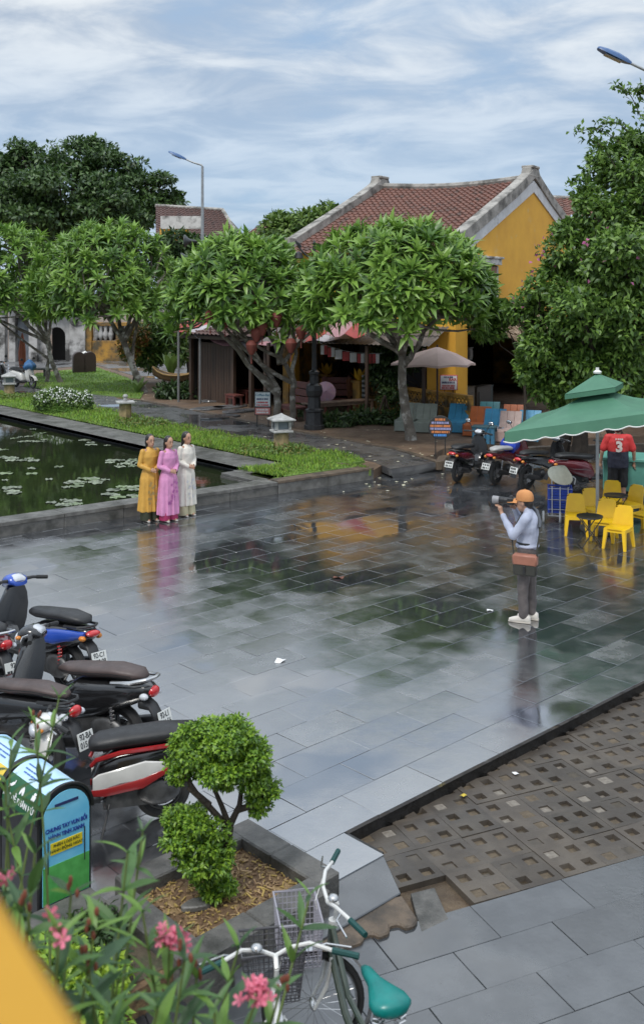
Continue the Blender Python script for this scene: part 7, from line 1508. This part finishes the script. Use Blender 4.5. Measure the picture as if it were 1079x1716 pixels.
def oleander(lab, foot, stems):
    t = thing('oleander_shrub', lab, 'shrub', foot, group='oleanders in front of the parapet'); f0 = V(foot); n_ = 0
    for top, y, lo, flw, sc_l in stems:
        tp = AT(*top, y) - f0; bt_ = V((random.gauss(0, .06), random.gauss(0, .06), 0)); P = curve(bt_, tp, (random.gauss(0, .08), random.gauss(0, .05), 0), 10); MB().tube(P, [.012 - .0085 * i / 10 for i in range(11)], 6).build('stem', M_ost, t)
        L_ = tp.length
        for lv in range(lo):
            u = 1 - lv * .055 * (1.6 / max(1, L_ / 1.6)) * .8; q = u * 10; i = min(9, int(q)); p = P[i].lerp(P[i + 1], q - i); a0 = lv * 1.05 + random.random()
            for k in range(3):
                a = a0 + k * 2.094 + random.gauss(0, .2); o = obj('leaf', OLM[rs.choice(3, p=[.45, .3, .25])][random.random() < .5], t, p); el = R(random.uniform(15, 65)) if lv < 3 else R(random.uniform(-10, 45)); o.rotation_euler = (random.gauss(0, .2), -el, a); s_ = sc_l * random.uniform(.7, 1.15) * (.6 if lv == 0 else 1); o.scale = (s_,) * 3
        if flw:
            for k in range(flw):
                o = obj('flower', FLM, t, tp + V((random.gauss(0, .02), random.gauss(0, .02), .015 + random.gauss(0, .014)))); o.rotation_euler = (random.gauss(0, .6), random.gauss(0, .6), random.uniform(0, 6)); o.scale = (random.uniform(.7, 1.1),) * 3
            for k in range(3): MB().tube([tp, tp + V((random.gauss(0, .02), random.gauss(0, .02), .03))], .003, 4).build('flower_stalk', M_ost, t)
        elif random.random() < .5:
            m = MB(); [m.ell(tp + V((random.gauss(0, .012), random.gauss(0, .012), .012 * k)), (.006, .006, .012), 6, 5) for k in range(5)]; m.build('bud', M_buds, t)
oleander('tall oleander with pink flowers at the bottom centre', (-.62, 3.05, -.2), [((215, 1430), 3.0, 9, 0, 1.0), ((285, 1585), 2.9, 7, 30, 1.0), ((240, 1395), 3.15, 4, 0, .6), ((330, 1640), 3.0, 5, 0, 1.1), ((400, 1590), 3.1, 5, 0, 1.0), ((430, 1675), 2.8, 5, 26, 1.0), ((200, 1640), 2.7, 6, 0, 1.0), ((360, 1690), 2.7, 5, 0, 1.0), ((265, 1690), 2.6, 5, 0, 1.0), ((520, 1500), 3.6, 3, 0, .9), ((150, 1620), 2.6, 6, 0, 1.1), ((310, 1610), 2.75, 6, 0, 1.1), ((240, 1530), 2.9, 6, 0, 1.0), ((180, 1690), 2.5, 6, 0, 1.0), ((470, 1660), 2.9, 5, 0, 1.0)])
oleander('oleander with small pink flower at the left edge before the bins', (-.95, 2.75, -.2), [((60, 1430), 2.7, 7, 0, 1.1), ((12, 1480), 2.7, 6, 8, 1.0), ((120, 1500), 2.8, 6, 0, 1.1), ((35, 1530), 2.5, 5, 0, 1.0), ((160, 1560), 2.6, 5, 0, 1.0), ((100, 1570), 2.5, 4, 4, 1.0)])
oleander('young broad-leaved sprig rising over the litter bins at left', (-1.25, 4.0, -.2), [((100, 1170), 4.1, 4, 0, .95), ((60, 1215), 4.0, 4, 0, .95), ((20, 1240), 3.9, 3, 0, .9), ((10, 1310), 3.8, 3, 0, .9), ((15, 1370), 3.8, 3, 0, .9)])
M_par = mat('parapet_yellow_paint', (.46, .24, .008), .6, (.42, .215, .008), scale=3, bump=.1)
p_, q_ = V((-.225, .72, 0)), V((-.135, .59, 0)); dd = (p_ - q_).normalized()
a, b_ = p_ + dd * .9, q_ - dd * 1.2
t = thing('balcony_parapet', 'blurred bright yellow balcony parapet in the bottom left corner', 'parapet', (a.x - .3, a.y - .3, -.24)); o_ = t.location
poly = [b_, a, a + V((-1.2, -.4, 0)), b_ + V((-1.2, -.4, 0))]
MB().prism([p - V((o_.x, o_.y, 0)) for p in poly], 0, 3.7 + .24).build('wall', M_par, t, smooth=0, bevel=.01); cp_ = [b_ + dd.cross(V((0, 0, 1))) * .015, a + dd.cross(V((0, 0, 1))) * .015, a + V((-1.2, -.4, 0)), b_ + V((-1.2, -.4, 0))]
MB().prism([p - V((o_.x, o_.y, 0)) for p in cp_], 3.942, 3.805 + .24).build('cap', M_par, t, smooth=0, bevel=.012)
# ================================================================== LITTER ON THE PAVING
def scrap(name, lab, cat, u, v, z, s, mt, seed):
    random.seed(seed); m = MB(); vs_ = [(x * s * .5 + random.gauss(0, s * .06), y * s * .35 + random.gauss(0, s * .05), .004 + abs(random.gauss(0, s * .12))) for x in (-1, 0, 1) for y in (-1, 0, 1)]
    fs_ = [(3 * i + j, 3 * i + j + 1, 3 * i + j + 4, 3 * i + j + 3) for i in range(2) for j in range(2)]; m.add(vs_, fs_); m.add([(x, y, zz - .0015) for x, y, zz in vs_], [f[::-1] for f in fs_]); g_ = G(u, v, z); return tag(m.build(name, mt, None, smooth=0, loc=g_, rz=seed), lab, cat)
M_pap = mat('paper_white', (.7, .7, .7), .7); M_lf = mat('dead_leaf', (.13, .045, .025), .6)
scrap('paper_scrap', 'crumpled white paper lying alone on the wet plaza slabs', 'paper', 470, 1109, 0, .12, M_pap, 1); scrap('paper_scrap', 'square white paper on the grid pavers', 'paper', 864, 1297, -.125, .06, M_pap, 2); scrap('dead_leaf', 'reddish brown dead leaf on the dark wet plaza', 'leaf', 568, 969, 0, .16, M_lf, 3); scrap('yellow_leaf', 'small yellow leaf on the grid pavers by the step', 'leaf', 777, 1334, -.12, .06, mat('yellow_leaf', (.55, .42, .05), .6), 4); scrap('paper_scrap', 'white stick scrap left of the photographer shoes', 'paper', 821, 1024, 0, .08, M_pap, 6)
pet = MB(); random.seed(8)
for k in range(120):
    u, v, z = random.choice([(random.uniform(490, 740), random.uniform(738, 775), .215), (random.uniform(620, 760), random.uniform(775, 815), .002), (random.uniform(380, 660), random.uniform(695, 745), .205), (random.uniform(130, 260), random.uniform(655, 690), .215), (random.uniform(560, 760), random.uniform(780, 830), .003)])
    c = G(u, v, z); 
    for q in range(5 if k % 2 else 3): a = q * 1.2566 + k; pet.add([c + V((0, 0, .01)), c + V((.03 * math.cos(a - .4), .03 * math.sin(a - .4), .014)), c + V((.045 * math.cos(a), .045 * math.sin(a), .02)), c + V((.03 * math.cos(a + .4), .03 * math.sin(a + .4), .014))], [(0, 1, 2, 3)])
o = pet.build('fallen_blossoms', M_petal, None, smooth=0); o['kind'] = 'stuff'; o['label'] = 'fallen white frangipani blossoms scattered on path and paving'; o['category'] = 'blossoms'
